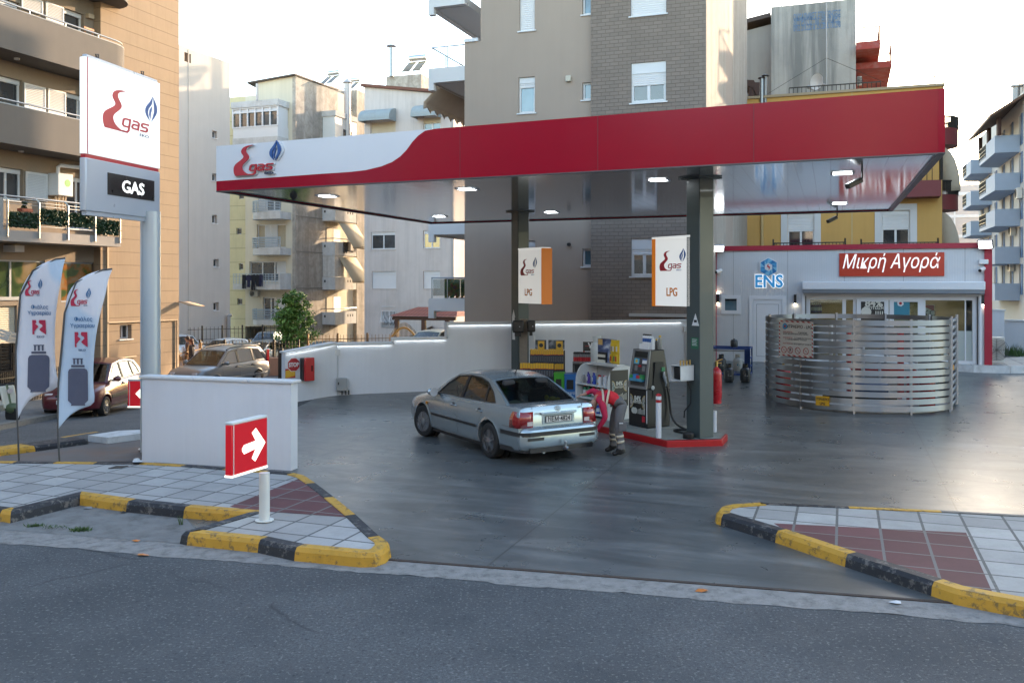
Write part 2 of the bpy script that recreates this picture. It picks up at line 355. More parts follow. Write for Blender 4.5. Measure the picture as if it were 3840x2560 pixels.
# ---------------------------------------------------------------- ground sheets
def sheet(name,poly,dz,mat,step=1.5):return tag(drape(MB(),poly,dz,step).build(name,mat),kind='structure')
def gz_far(x,y):return min(g(x,y),0.0)-.25 if y<140 else-3.66
m=MB();drape(m,[(-420,-60),(420,-60),(420,600),(-420,600)],0,6,gz_far);tag(m.build('ground',M_FAR),kind='structure')
e0=atz((880,1285),0);e1_=atz((2352,1398),0);ed=(e1_-e0).normalized();en=Vector((-ed.y,ed.x,0))  # the line where forecourt meets gutter
def E(s,o=0.0):q=e0+ed*s+en*o;return(q.x,q.y)
sheet('road',[(-90,-50),(90,-50),E(90,-.45),E(-90,-.45)],0.0,M_ROAD,3)
rg=random.Random(4);sheet('gutter',[E(40,.02),E(-30,.02)]+[E(-30+k*.11,-.45-rg.uniform(0,.05)-.02*math.sin(k*.31))for k in range(637)],.004,M_GUTT,2)
sheet('side_street',[E(-60,-.45),E(-1.0,-.45),(-3.2,15.2),(-5.5,25.2),(-7,50),(-3,135),(-90,135)],.002,M_SIDE,1.5)
sheet('forecourt',[E(-2.2,.015),E(40,.015),(46,26),(40,46),(-1,46),(-5.2,27),(-5.4,23.8),(-6.4,16.6),(-6.2,15.2)],.010,M_FORE,1.0)
mb=MB()
for a,b in zip(range(-2,38),range(-1,39)):
 p,q=E(a,.0),E(b,.0);mb.bar((*p,.006),(*q,.006),.05,.018)
tag(mb.build('drain_joint',pm('rusty_joint',(.06,.045,.038),.9,var=.4,scale=12)),kind='structure')
# ---------------------------------------------------------------- pavements and kerbs
KH=.15
def kp(f,x,y,dz=KH):return atz(f(x,y),dz)
def kerb_run(name,pts,cols,inset,hgt=KH,wd=.17,zf=None):
 """kerb stones following pts (outer top edge); cols[i] paints the stretch i -> i+1; inset=+1: the pavement lies to the left of the run"""
 mb=MB();n=len(pts);nor=[]
 for i in range(n):
  a,b=pts[max(i-1,0)],pts[min(i+1,n-1)];d=(b-a);d.z=0
  da=(pts[i]-pts[i-1]).normalized()if i else None;db=(pts[i+1]-pts[i]).normalized()if i<n-1 else None
  da=da or db;db=db or da;t=(Vector((da.x,da.y,0)).normalized()+Vector((db.x,db.y,0)).normalized()).normalized()
  c=max(.35,t.dot(Vector((db.x,db.y,0)).normalized()));nor.append(Vector((-t.y,t.x,0))*inset/c)
 for i in range(n-1):
  a,b=pts[i],pts[i+1];na,nb=nor[i],nor[i+1];mb.k=cols[i]
  def ring(p,q):
   zt=p.z;o=Vector((0,0,0))
   return[p-q*.025-UP*(hgt+.05),p-UP*.045,p+q*.035,p+q*wd,p+q*wd-UP*.06]
  ra,rb=ring(a,na),ring(b,nb)
  mb.add(ra+rb,[(k,k+1,6+k,5+k)for k in range(4)]+[(4,3,2,1,0),(5,6,7,8,9)])
 return tag(mb.build(name,[M_KY,M_KB,M_KG,M_KW],smooth=False),kind='structure')
J=lambda x,y:kp(fJ,x,y)
fl=[J(-420,500),J(0,552),J(62,562)];r1=[J(470,462)];bk=[J(745,500),J(1082,535),J(1440,566)];r2=[J(1068,676)]
ft=[J(1105,685),J(1520,727),J(1735,772),J(2120,808)];nose=[J(2205,806),J(2262,785),J(2293,755),J(2288,728),J(2245,700)]
rt=[J(2105,574),J(1975,470),J(1866,389),J(1800,345),J(1735,329)];bb=[J(1590,317),J(1345,300),J(1105,281),J(850,268),J(580,266),J(345,263),J(110,261),J(-60,259),J(-500,255)]
ring=fl+r1+bk+r2+ft+nose+rt+bb
cols=[1,0,1,0,1,0,1,1,0,1,0]+[0]*5+[1,0,1,0,0]+[1,0,1,0,1,0,1,0,1,0]
kerb_run('kerb',ring,cols[:len(ring)-1],1)
M_TL=m_tiles('grey_slabs',(.37,.365,.355),(.10,.10,.10),J(1270,440).x,J(1270,440).y)
M_TR=m_tiles('red_slabs',(.14,.055,.058),(.15,.145,.14),J(1270,440).x,J(1270,440).y)
def pav(name,poly,mat,dz):
 mb=MB();mb.poly([(p.x,p.y,dz)for p in poly]);bm=bmesh.new();o=mb.build(name,mat);me=o.data;bm.from_mesh(me);bmesh.ops.triangulate(bm,faces=bm.faces);bm.to_mesh(me);bm.free();return tag(o,kind='structure')
inner=[]
for i,p in enumerate(ring):
 a=ring[max(i-1,0)];b=ring[min(i+1,len(ring)-1)];da=(p-a).normalized()if i else(b-p).normalized();db=(b-p).normalized()if i<len(ring)-1 else da
 t_=(da+db).normalized();inner.append(p+Vector((-t_.y,t_.x,0))*.06/max(.45,t_.dot(db)))
pav('pavement',inner,M_TL,KH-.012)
pav('pavement_red_band',[J(1350,526),J(1462,548),J(2040,588),J(1905,480),J(1800,375),J(1765,360)],M_TR,KH-.008)
pav('parking_bay',[Vector((*E(-8.5,.01),0)),Vector((*E(-2.0,.01),0)),atz(fJ(1500,575),0),atz(fJ(440,440),0),atz(fJ(20,600),0)],M_CONC,.007)
K=lambda x,y,dz=KH:kp(fK,x,y,dz)
kn=[K(475,190),K(270,203),K(190,222),K(163,250),K(172,272),K(200,280)]
kf=[K(588,397),K(1085,562),K(1698,758),K(1860,812),K(2060,852),K(2352,905)];far=kf[-1]+(kf[-1]-kf[-2]).normalized()*12
kerb_run('kerb_stones',kn+kf+[far],[0,0,0,0,0,1,0,1,0,0,0,1],1)
kb=[K(2352,278),K(1750,246),K(1098,217),K(475,190)];rb=kb[0]+(kb[0]-kb[1]).normalized()*14
kerb_run('kerb_edging',[rb]+kb,[2,2,0,1],1,wd=.12)
M_TL2=m_tiles('pale_slabs',(.37,.365,.35),(.10,.10,.098),K(1600,262).x,K(1600,262).y)
M_TR2=m_tiles('dark_red_slabs',(.125,.047,.052),(.15,.145,.14),K(1600,262).x,K(1600,262).y)
inn=lambda L:[p for p in L]
pav('pavement_slabs',[K(475,203),K(290,212),K(240,235),K(265,262)]+[K(640,392),K(1135,545),K(1750,740),K(2100,830),K(2352,878),far+Vector((.2,.25,0)),rb-Vector((.05,.15,0)),K(2352,292),K(1750,258),K(1098,229)],M_TL2,KH-.012)
pav('pavement_red_slabs',[K(572,338),K(1940,404),K(2130,832),K(1760,742),K(1140,545),K(660,395)],M_TR2,KH-.008)
# strip of kerb, apron and painted slab between the side street and the flags
G4=lambda x,y,dz=0:onG(fA4(x,y),dz)
sheet('apron',[(p.x,p.y)for p in(G4(-700,1440),G4(0,1425),G4(420,1350),G4(1060,1262),G4(1720,1195),G4(1900,1300),atz(fA4(1680,1500),.0),atz(fA4(-500,1485),.0))],.012,M_PATCH,.6)
kerb_run('kerb_island',[G4(-500,1470,.12),G4(0,1372,.12),G4(412,1322,.12),G4(700,1282,.12),G4(1040,1237,.12)],[0,0,1,1],1,.12,.5)
mb=MB();q=[G4(1035,1196,.14),G4(1270,1222,.14),G4(1720,1165,.14),G4(1640,1130,.14),G4(1400,1140,.14)];mb.prism(q,(0,0,-.3));tag(mb.build('kerb_slab',M_KW),kind='structure')
mb=MB()
for a,b in(((30,1342),(345,1292)),((770,1222),(1190,1157))):
 p,q=G4(*a,.012),G4(*b,.012);d=(q-p).normalized();n=Vector((-d.y,d.x,0))*.16;mb.quad(p,q,q+n,p+n)
tag(mb.build('road_marking',M_KY),kind='structure')
# far pavement of the side street with its kerb
k0,k1=G4(-600,1190,.13),G4(620,952,.13);kd=(k1-k0).normalized();kl=[k0+kd*s for s in(-10,0,6,12,18,24,30)]
kl=[Vector((p.x,p.y,g(p.x,p.y)+.13))for p in kl];kerb_run('kerb_far',kl,[2]*6,1,.13)
kn_=Vector((-kd.y,kd.x,0)).normalized();a,b=kl[0],kl[-1]
sheet('pavement_far',[(p.x,p.y)for p in(a,b,b+kn_*6,a+kn_*6)],.12,M_CONC,2)
# ---------------------------------------------------------------- building materials
def m_banded(name,col,per,z0,dark=.55):
 t=NT(name);P=t.geo();z=t.sep(P)[2]
 f=t.math('FRACT',t.math('DIVIDE',t.math('SUBTRACT',z,z0),per));gr=t.math('LESS_THAN',f,.07)
 c=t.mix(t.noise(P,1.3,7,.65),tuple(x*.86 for x in lin(col)),tuple(x*1.12 for x in lin(col)));c=t.mix(t.math('MULTIPLY',gr,.6),c,tuple(x*dark for x in lin(col)))
 st=t.ramp(t.noise(t.map(P,(3,3,.25)),2,5,.6),[(.5,0.),(.8,1.)]);c=t.mix(t.math('MULTIPLY',st,.22),c,tuple(x*.5 for x in lin(col)))
 t.set(Base_Color=c,Roughness=.85,Specular_IOR_Level=.3);t.bump(t.math('SUBTRACT',t.math('MULTIPLY',t.noise(P,70,3),.2),gr),.5,.02);return t.m
def m_brick(name,col,mortar,sc,rot):
 t=NT(name);P=t.map(t.geo(),(1,1,1),(0,0,rot));x=t.sep(P);cb=t.n('ShaderNodeCombineXYZ');t.l(x[0],cb.inputs[0]);t.l(x[2],cb.inputs[1])
 b=t.n('ShaderNodeTexBrick');t.l(cb.outputs[0],b.inputs['Vector']);b.inputs['Scale'].default_value=1/sc;b.inputs['Mortar Size'].default_value=.022;b.inputs['Brick Width'].default_value=1.0
 b.inputs['Row Height'].default_value=.42;b.inputs['Mortar Smooth'].default_value=.1
 for i,k in((1,.93),(2,1.07)):b.inputs[i].default_value=(*[v*k for v in lin(col)],1)
 b.inputs[3].default_value=(*lin(mortar),1)
 c=t.mix(t.math('MULTIPLY',t.noise(t.geo(),1.1,6),.3),b.outputs[0],tuple(v*.7 for v in lin(col)))
 t.set(Base_Color=c,Roughness=.85,Specular_IOR_Level=.3);t.bump(t.math('SUBTRACT',1.0,b.outputs['Fac']),.7,.015);return t.m
def m_stain(name,col,dark,amt,vs=1.0):
 t=NT(name);P=t.geo()
 a=t.ramp(t.noise(t.map(P,(1.5,1.5,.1)),1.1*vs,6,.6,.4),[(.42,0.),(.66,1.)]);b=t.ramp(t.noise(P,2.6*vs,9,.72,.5),[(.4,0.),(.62,1.)])
 c=t.mix(t.math('MULTIPLY',b,amt),col,dark);c=t.mix(t.math('MULTIPLY',a,amt*.85),c,tuple(x*.8 for x in lin(dark)))
 t.set(Base_Color=c,Roughness=.9,Specular_IOR_Level=.25);t.bump(t.noise(P,26,6,.7),.5,.03);return t.m
def m_glass(name,col,rough=.04):
 t=NT(name);P=t.geo();c=t.mix(t.ramp(t.noise(P,.7,3),[(.4,0.),(.6,1.)]),col,tuple(x*2.2 for x in lin(col)));t.set(Base_Color=c,Roughness=rough,Specular_IOR_Level=.8,Coat_Weight=.6,Coat_Roughness=.02)
 t.bump(t.noise(P,1.7,2),.03,.02);return t.m
GLD=m_glass('window_glass_dark',(.018,.022,.026));GLB=m_glass('window_glass_blue',(.05,.10,.13));GLC=pm('net_curtain',(.42,.36,.26),.8,var=.25,scale=14)
WHT=pm('white_frame',(.62,.63,.64),.4,var=.05);ALU=pm('grey_aluminium',(.33,.36,.40),.38,.55,var=.06);IRON=pm('black_iron',(.02,.018,.017),.5,.4,var=.2)
WSH=pm('white_shutter',(.66,.66,.66),.5,var=.06,scale=2);STEEL=pm('steel_tube',(.30,.32,.34),.38,.8,var=.08)
LAW=pm('tan_plaster',(.25,.20,.15),.9,var=.1,scale=1.6,bump=.4,bs=80,streak=.12)
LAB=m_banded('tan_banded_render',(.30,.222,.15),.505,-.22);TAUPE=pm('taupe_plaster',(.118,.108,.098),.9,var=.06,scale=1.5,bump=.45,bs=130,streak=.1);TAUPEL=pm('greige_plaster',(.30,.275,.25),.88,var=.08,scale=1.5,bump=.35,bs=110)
def rail_tubes(mb,pts,rows,r=.02):
 for dz in rows:mb.tube([p+UP*dz for p in pts],r,6)
 # ================================================================ left apartment block
LD=Vector((.3165,.9486,0));LP=Pl((-1176*28.5/F,28.5),LD)  # plane of the balcony fronts
LW=Pl((LP.o-LP.n*1.3)[:2],LD);LB=Pl((LP.o-LP.n*.98)[:2],LD)  # recessed wall / banded wall
la=thing('apartment_building','tan apartment block with taupe curved balconies behind the tall pylon sign','building',LW.p(4,-1.2))
sB=LB.st(fA1(1183,300))[0];sE=LB.st((411,300))[0];s0=-16
def LR(f,a,b):return LW.rect(f(*a),f(*b))
wins={'n':[]}
def lw(r):wins['n'].append(r);return r
w3b=lw(LR(fA1,(742,85),(985,470)));w3a=lw(LR(fA1,(-120,-80),(232,150)));w2a=lw(LR(fA1,(-60,870),(262,1330)));w2b=lw(LR(fA1,(765,1080),(1130,1560)))
w1a=lw(LR(fA2,(-70,225),(270,640)));w1b=lw(LR(fA2,(785,345),(1075,980)))
g1=lw(LR(fE,(-160,192),(295,448)));g2=lw(LR(fE,(400,212),(620,470)));g3=lw(LR(fE,(-160,505),(112,790)))
mb=MB();block(mb,LW,s0,sB,-2.6,17,9,front=wins['n'],rev=.22);mb.build('wall',LAW,la)
pipe_s=LB.st(fE(700,500))[0];swin=LB.rect(fE(783,625),fE(860,712))
mb=MB();block(mb,LB,sB,sE,-2.6,17,9,front=[swin],rev=.28);mb.build('banded_wall',LAB,la)
for r,k in((w3a,0),(w3b,1),(w2a,1),(w2b,1),(w1a,1),(w1b,1)):window(la,LW,r,WHT,GLD,.2,.07,1 if r[1]-r[0]>1.1 else 0,0,None,WHT,.16)
window(la,LB,swin,WHT,GLD,.24,.05,1,0,None,WHT)
for f,a,b in((fA1,(240,-70),(490,190)),(fA1,(527,20),(735,300)),(fA1,(272,975),(522,1318)),(fA1,(552,1040),(760,1372)),(fA2,(290,290),(545,650))):
 shutter_leaf(la,LW,LR(f,a,b),WSH,.03)
 # ground-floor shop front: printed window films, cream roller shutter
def m_film(name,stops,sc):
 t=NT(name);c=t.ramp(t.noise(t.geo(),sc,2,.5,.6),stops);t.set(Base_Color=c,Roughness=.12,Specular_IOR_Level=.7,Coat_Weight=.5);return t.m
FILM=m_film('printed_window_film',[(.3,(.02,.04,.015)),(.45,(.05,.08,.025)),(.55,(.20,.15,.07)),(.7,(.26,.20,.14))],1.1)
FILM2=m_film('citrus_window_film',[(.3,(.03,.06,.015)),(.46,(.07,.11,.03)),(.54,(.30,.11,.02)),(.7,(.26,.24,.14))],1.6)
window(la,LW,g1,ALU,FILM,.12,.06,1,0,None,ALU);window(la,LW,g2,ALU,FILM2,.12,.05,0)
f=window(la,LW,g3,ALU,GLD,.16,.05,0,1.0,pm('cream_shutter',(.55,.48,.36),.6,var=.05))
# balconies: solid taupe parapets with a rounded right end, steel handrail
def parapet(zt,zb,send,mat,rail,rad=1.05,slab=.16,sst=s0):
 pts=[LP.p(sst,0),LP.p(send-rad,0)]+[LP.p(send-rad+rad*math.sin(a),0,-rad+rad*math.cos(a))for a in[R(d)for d in range(15,91,15)]]+[LP.p(send,0,-1.28)]
 mb=MB();th=.14;inn=[LP.p(sst,0,-th),LP.p(send-rad,0,-th)]+[LP.p(send-rad+(rad-th)*math.sin(a),0,-rad+(rad-th)*math.cos(a))for a in[R(d)for d in range(15,91,15)]]+[LP.p(send-th,0,-1.28)]
 n=len(pts)
 for i in range(n-1):
  a,b,c,d=pts[i],pts[i+1],inn[i+1],inn[i]
  mb.quad(a+UP*zb,b+UP*zb,b+UP*zt,a+UP*zt);mb.quad(d+UP*(zb+slab),c+UP*(zb+slab),c+UP*zt,d+UP*zt);mb.quad(a+UP*zt,b+UP*zt,c+UP*zt,d+UP*zt)
 fl=pts+[LP.p(sst,0,-1.28)];mb.poly([p+UP*zb for p in fl]);mb.poly([p+UP*(zb+slab)for p in inn+[LP.p(sst,0,-1.28)]])
 bal=mb.build('balcony',mat,la)
 cp=MB()
 for i in range(n-1):cp.quad(pts[i]+UP*(zt+.02),pts[i+1]+UP*(zt+.02),inn[i+1]+UP*(zt+.02),inn[i]+UP*(zt+.02))
 cp.build('coping',pm('pale_coping',(.42,.42,.41),.7),bal,solid=.03)
 if rail:
  rb=MB();mid=[(a+b)/2 for a,b in zip(pts,inn)];rb.tube([p+UP*(zt+rail)for p in mid],.03,8)
  s=sst+.7
  while s<send-rad:rb.bar(LP.p(s,zt,-.07),LP.p(s,zt+rail,-.07),.025);s+=1.5
  rb.build('railing',STEEL,bal)
 return bal
zt3=LP.st(fA1(600,262))[1];zb3=LP.st(fA1(500,700))[1];se3=LP.st(fA1(1608,700))[0]
zt2=LP.st(fA1(500,1320))[1];zb2=LP.st(fA2(700,68))[1]
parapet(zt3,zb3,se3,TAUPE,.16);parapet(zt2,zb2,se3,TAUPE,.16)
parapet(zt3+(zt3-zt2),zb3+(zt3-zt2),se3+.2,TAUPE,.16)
zs1=LP.st(fA2(600,1010))[1];zb1=LP.st(fA2(900,1150))[1];se1=LP.st(fA2(1420,1100))[0];sl1=LP.st(fA2(40,900))[0]
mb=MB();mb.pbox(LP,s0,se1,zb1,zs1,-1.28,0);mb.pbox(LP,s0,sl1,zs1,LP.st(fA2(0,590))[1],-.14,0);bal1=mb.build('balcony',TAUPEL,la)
zr=LP.st(fA2(600,632))[1];rb=MB();rb.tube([LP.p(sl1-.3,zr,-.02),LP.p(se1-.08,zr,-.02),LP.p(se1-.06,zr,-1.25)],.035,8)
ps=[LP.st(fA2(x,800))[0]for x in(78,450,790,1110,1400)]
for s in ps:rb.bar(LP.p(s,zs1-.22,.04),LP.p(s,zr-.12,.04),.05);rb.bar(LP.p(s,zr-.12,.04),LP.p(s-.1,zr,-.02),.045)
for k in(.16,.3,.78,.88):rb.tube([LP.p(sl1,zs1+(zr-zs1)*k,.02),LP.p(se1-.05,zs1+(zr-zs1)*k,.02)],.012,5)
rb.build('railing',STEEL,bal1)
mb=MB();mb.pbox(LB,pipe_s-.05,pipe_s+.03,-.6,12,.0,.06);a_=LB.st(fE(700,610));b_=LB.st(fE(1150,592));mb.tube([LB.p(a_[0],a_[1],.05),LB.p(b_[0],b_[1],.05),LB.p(b_[0],b_[1]-3,.05)],.035,6);c_=LB.st(fE(710,848));mb.tube([LB.p(c_[0],c_[1],.05),LB.p(sE-2.6,c_[1],.05)],.04,6)
mb.build('drainpipe',pm('tan_pipe',(.36,.26,.16),.6),la)
mb=MB();q=LW.rect(fE(22,105),fE(84,150));mb.pbox(LW,q[0],q[1],q[2],q[3],0,.5);mb.build('flood_lamp',pm('pale_grey_metal',(.5,.5,.5),.4),la)
for f_,x,y in((fA1,198,686),(fA2,248,48)):
 p=atz(f_(x,y),0);
 zz=zb3 if f_ is fA1 else zb2;Yq=F*(H-zz)/(f_(x,y)[1]-V0);pp=Vector(((f_(x,y)[0]-U0)*Yq/F,Yq,zz));MB().lathe(pp-UP*.05,[(.09,0),(.09,.05)],12).build('downlight',WHT,la)
q=LW.rect(fA1(1008,160),fA1(1075,235));MB().pbox(LW,q[0],q[1],q[2],q[3],0,.14).build('wall_box',pm('tan_box',(.42,.33,.22),.6),la)
# things on its balconies
q=LW.rect(fA2(553,312),fA2(730,595));b=thing('boiler','white gas boiler with round green sticker on the balcony wall','boiler',LW.p((q[0]+q[1])/2,q[2],.3))
MB().pbox(LW,q[0],q[1],q[2],q[3],.03,.5).build('casing',pm('white_enamel',(.66,.66,.64),.3,coat=.4),b,bevel=.02)
MB().lathe(LW.p(q[0]+(q[1]-q[0])*.62,q[3]-.33,.5),[(.13,0),(.13,.004)],20,LW.n).build('sticker',pm('green_sticker',(.12,.38,.07),.5),b)
mb=MB();s=(q[0]+q[1])/2;mb.tube([LW.p(s-.1,q[3],.25),LW.p(s-.1,q[3]+.22,.25),LW.p(s,q[3]+.3,.25),LW.p(s+2.1,q[3]+.3,.9)],.07,10);mb.build('flue',WHT,b)
mb=MB()
for k in(-.2,-.08,.1,.22):mb.tube([LW.p(s+k,q[2],.25),LW.p(s+k,q[2]-.55,.25)],.03,6)
mb.build('pipe',pm('copper_pipe',(.45,.3,.2),.35,.8),b)
HEDGE=pm('plastic_leaves',(.018,.045,.016),.5,var=.6,scale=30)
def leaf_panel(mb,pl,r,out,n,sz):
 for _ in range(n):
  s,z=random.uniform(r[0],r[1]),random.uniform(r[2],r[3]);p=pl.p(s,z,out+random.uniform(-.03,.05));a=Vector((random.gauss(0,1),random.gauss(0,1),random.gauss(0,1))).normalized()*sz;b_=a.cross(Vector((random.gauss(0,1),random.gauss(0,1),random.gauss(0,1)))).normalized()*sz*.7
  mb.quad(p-a,p+b_,p+a,p-b_)
hl=['first leafy screen panel at the left end of the steel balcony railing','mottled paler leafy screen panel below the white boiler on the balcony','dark leafy screen panel on the railing right of the boiler','low leafy screen panel at the right end of the steel balcony']
for i,(x0,y0,x1,y1)in enumerate(((105,760,440,965),(470,730,780,940),(808,775,1095,960),(1125,855,1395,1045))):
 a_=LP.rect(fA2(x0,y0),fA2(x1,y1));mb=MB();leaf_panel(mb,LP,a_,.03,420,.055);mb.pbox(LP,a_[0],a_[1],a_[2],a_[3],-.02,0.0)
 tag(mb.build('leaf_screen',HEDGE,base=LP.p(a_[0],a_[2]),smooth=False),hl[i],'screen','leafy privacy screens on the balcony railing')
q=LP.rect(fA2(300,735),fA2(432,772));t_=thing('flower_pot','terracotta trough with a small plant on the balcony','plant pot',LP.p(q[0],q[2],-.3))
MB().pbox(LP,q[0],q[1],q[2],q[3]+.04,-.35,-.15).build('trough',pm('terracotta',(.30,.09,.05),.8),t_)
mb=MB();leaf_panel(mb,LP,(q[0]+.1,q[1]-.2,q[3],q[3]+.3),-.25,60,.06);mb.build('foliage',HEDGE,t_,smooth=False)
q=LP.rect(fA1(1190,280),fA1(1315,470));q=(q[0],q[1],zt3-.4,q[3]);t_=thing('wooden_chair','orange wooden folding chair standing on the top balcony','chair',LP.p(q[0],q[2],-.7));WOODO=pm('orange_wood',(.38,.14,.04),.5,var=.2,scale=20)
mb=MB()
for k in(q[0]+.04,q[1]-.04):mb.bar(LP.p(k,q[2]-.5,-.75),LP.p(k+(.03 if k<q[0]+.1 else-.06),q[3],-.8),.06)
mb.build('leg',WOODO,t_);mb=MB()
for k in(.12,.55,.9):z=q[2]+(q[3]-q[2])*k;mb.pbox(LP,q[0],q[1]-.04,z,z+.07,-.8,-.76)
mb.build('backrest',WOODO,t_)
# ================================================================ pale block behind it
PP=Pl(((480-U0)*62/F,62),D1);pb=thing('apartment_building','tall pale plastered block with tiny windows behind the tan apartment block','building',PP.p(0,-3))
a0=PP.st((360,300))[0];a1,zt=PP.st((528,145));PBM=pm('pale_pink_plaster',(.50,.455,.41),.9,var=.07,scale=.9,bump=.4,bs=60,streak=.10)
hs=[]
for y0,y1 in((710,775),(1045,1110),(1370,1440)):hs.append(PP.rect(fB(326,y0),fB(364,y1)))
for y0,y1 in((545,605),(872,932)):hs.append(PP.rect(fF(322,y0),fF(362,y1)))
vt=PP.rect(fB(107,95),fB(160,185))
mb=MB();block(mb,PP,a0,a1,-5,zt,13,front=hs+[vt],rev=.3);mb.build('wall',PBM,pb)
for r in hs:window(pb,PP,r,WHT,GLD,.26,.06,0,0,None,WHT)
mb=MB();[mb.pbox(PP,vt[0],vt[1],vt[2]+(vt[3]-vt[2])*k/8,vt[2]+(vt[3]-vt[2])*(k+.6)/8,-.2,-.05)for k in range(8)];mb.pbox(PP,vt[0],vt[1],vt[2],vt[3],-.3,-.25);mb.build('vent',pm('rust_brown',(.09,.045,.03),.7),pb)
sj=PP.st(fB(140,800))[0];MB().pbox(PP,sj-.04,sj+.04,-4,zt-.1,0,.03).build('drainpipe',PBM,pb)
sp_=PP.st(fF(420,970));mb=MB();mb.tube([PP.p(sp_[0]+.3,sp_[1],.1),PP.p(sp_[0],sp_[1],.2),PP.p(sp_[0],sp_[1]-5,.2)],.13,8);mb.build('flue',pm('grey_duct',(.35,.34,.33),.5),pb)
mb=MB();mb.quad(*[LB.p(sE-.1,2.22,.6),LB.p(sE+.5,2.18,.9),LB.p(sE+.5,2.36,.1),LB.p(sE-.1,2.38,.05)]);mb.build('awning',pm('tan_canvas',(.38,.27,.17),.8),la,solid=.03)
# ================================================================ cream corner building with balconies
YC=72.0;BF=Pl(((678.5-U0)*YC/F,YC),D2);BR_=Pl(BF.o[:2],D1)
bb_=thing('apartment_building','cream and grey corner apartment block with laundry hanging on its balconies','building',BF.p(0,-3.2))
CRM=pm('cream_plaster',(.60,.545,.43),.9,var=.08,scale=.7,bump=.3,bs=50,streak=.18);YLW=m_banded('pale_yellow_banded',(.58,.52,.32),1.15,.2,.6);CON=m_stain('mottled_grey_render',(.46,.42,.37),(.24,.215,.185),.7,.55);BWH=m_stain('peeling_white_paint',(.58,.58,.57),(.36,.34,.31),.35)
bl_=BF.st((500,300))[0];sy=BF.st(fA6(229,700))[0];zr_=BF.st(fA5(930,125))[1];zp=BF.st(fA5(250,390))[1];sph=BF.st(fA5(440,300))[0]
BRr=lambda f,a,b:BR_.rect(f(*a),f(*b));BFr=lambda f,a,b:BF.rect(f(*a),f(*b))
rl=BR_.st(fA5(1480,320))[0];zrb=BR_.st(fA5(1480,320))[1]
fw_=[BFr(fA6,(158,80),(213,130)),BFr(fA6,(133,442),(188,510)),BFr(fA6,(160,820),(205,888)),BFr(fA6,(142,1195),(196,1262))]
fd_=[BFr(fA6,(365,100),(610,262)),BFr(fA6,(352,405),(660,655)),BFr(fA6,(272,800),(665,1010)),BFr(fA6,(415,1180),(650,1430)),BFr(fA6,(100,1490),(440,1640))]
mb=MB();block(mb,BF,bl_,sy,-5,zp,12,front=fw_,rev=.2);mb.build('yellow_wall',YLW,bb_)
mb=MB();block(mb,BF,sy,0,-5,zp,12,front=fd_,rev=.25);mb.build('wall',CRM,bb_)
# penthouse and sloping right flank
mb=MB();zl=BF.st(fA5(440,205))[1]
q=[BF.p(sph,zp),BF.p(0,zp),BF.p(0,zr_),BF.p(sph,zl)];mb.prism(q,-BF.n*8);mb.build('penthouse',CRM,bb_)
mb=MB();zb_=-5;mb.prism([BR_.p(-.02,zb_,.03),BR_.p(rl,zb_,.03),BR_.p(rl,zrb,.03),BR_.p(-.02,zr_,.03)],-BR_.n*.3);mb.build('flank_wall',CON,bb_)
mb=MB();up=UP*.12;mb.prism([BF.p(sph-.8,zl-.1,.3),BF.p(.15,zr_+.02,.3),BR_.p(rl,zrb+.02,.1),BR_.p(rl,zl-.1+(zrb-zr_),-6)],up);mb.build('roof',pm('brown_roof_edge',(.08,.06,.05),.8),bb_)
for k,y in enumerate((310,690,1083)):z=BR_.st(fA6(780,y))[1];MB().pbox(BR_,.05,rl-1.5,z-.06,z+.02,.0,.06).build('ledge',pm('grey_ledge',(.22,.2,.18),.9),bb_)
for r in fw_:window(bb_,BF,r,ALU,GLD,.18,.06,0)
for i,r in enumerate(fd_[:4]):window(bb_,BF,r,WHT,GLD if i!=1 else GLC,.2,.09,2)
for f,a,b in((fA6,(430,410),(495,655)),(fA6,(498,410),(562,655)),(fA6,(530,1183),(648,1430)),(fA6,(365,100),(435,262)),(fA6,(555,790),(665,930))):shutter_leaf(bb_,BF,BFr(f,a,b),WSH,-.14)
def round_bal(z0,z1,sa,sb,dep,railz,rows,mat=BWH,par=None):
 """slab with a rounded left end in front of the cream front, tubular railing"""
 pts=[BF.p(sb,0,0),BF.p(sb,0,dep)]+[BF.p(sa+dep*.9-dep*.9*math.sin(a),0,dep*math.cos(a))for a in[R(x)for x in range(0,91,15)]]
 mb=MB();mb.prism([p+UP*z0 for p in pts],UP*(z1-z0));b=mb.build('balcony',mat,bb_)
 if railz:
  rb=MB();pp=[p for p in pts[1:]]
  for k in range(rows):rb.tube([p+UP*(z1+(railz-z1)*(k+1)/rows)for p in pp],.035 if k<rows-1 else .05,5)
  for p in pp[::2]:rb.bar(p+UP*z1,p+UP*railz,.05)
  rb.build('railing',pm('pale_blue_rail',(.36,.43,.50),.4,.3),b)
 return b
sR=BF.st(fA6(718,600))[0];dpt=1.5
def zf(y,o=dpt):q=Pl((BF.o+BF.n*o)[:2],D2);return q.st(fA6(450,y))[1]
BO=Pl((BF.o+BF.n*dpt)[:2],D2);sL=BO.st(fA6(228,600))[0]
round_bal(zf(345),zf(268),sL,sR,dpt,zf(150),7);round_bal(zf(728),zf(655),sL,sR,dpt,zf(545),6);round_bal(zf(1480),zf(1425),sL,sR,dpt,zf(1315),6)
sL2=BO.st(fA6(95,950))[0];mb=MB();mb.pbox(BF,sL2,sR,zf(1100),zf(1040),0,dpt);sM=BO.st(fA6(580,950))[0];mb.pbox(BF,sM,sR,zf(1040),zf(925),dpt-.15,dpt);mb.pbox(BF,sR-.15,sR,zf(1040),zf(925),0,dpt-.15)
b3=mb.build('balcony',BWH,bb_);rb=MB()
for k in range(7):rb.bar(BF.p(sL2,zf(1035-k*17),dpt-.05),BF.p(sM,zf(1035-k*17),dpt-.05),.04)
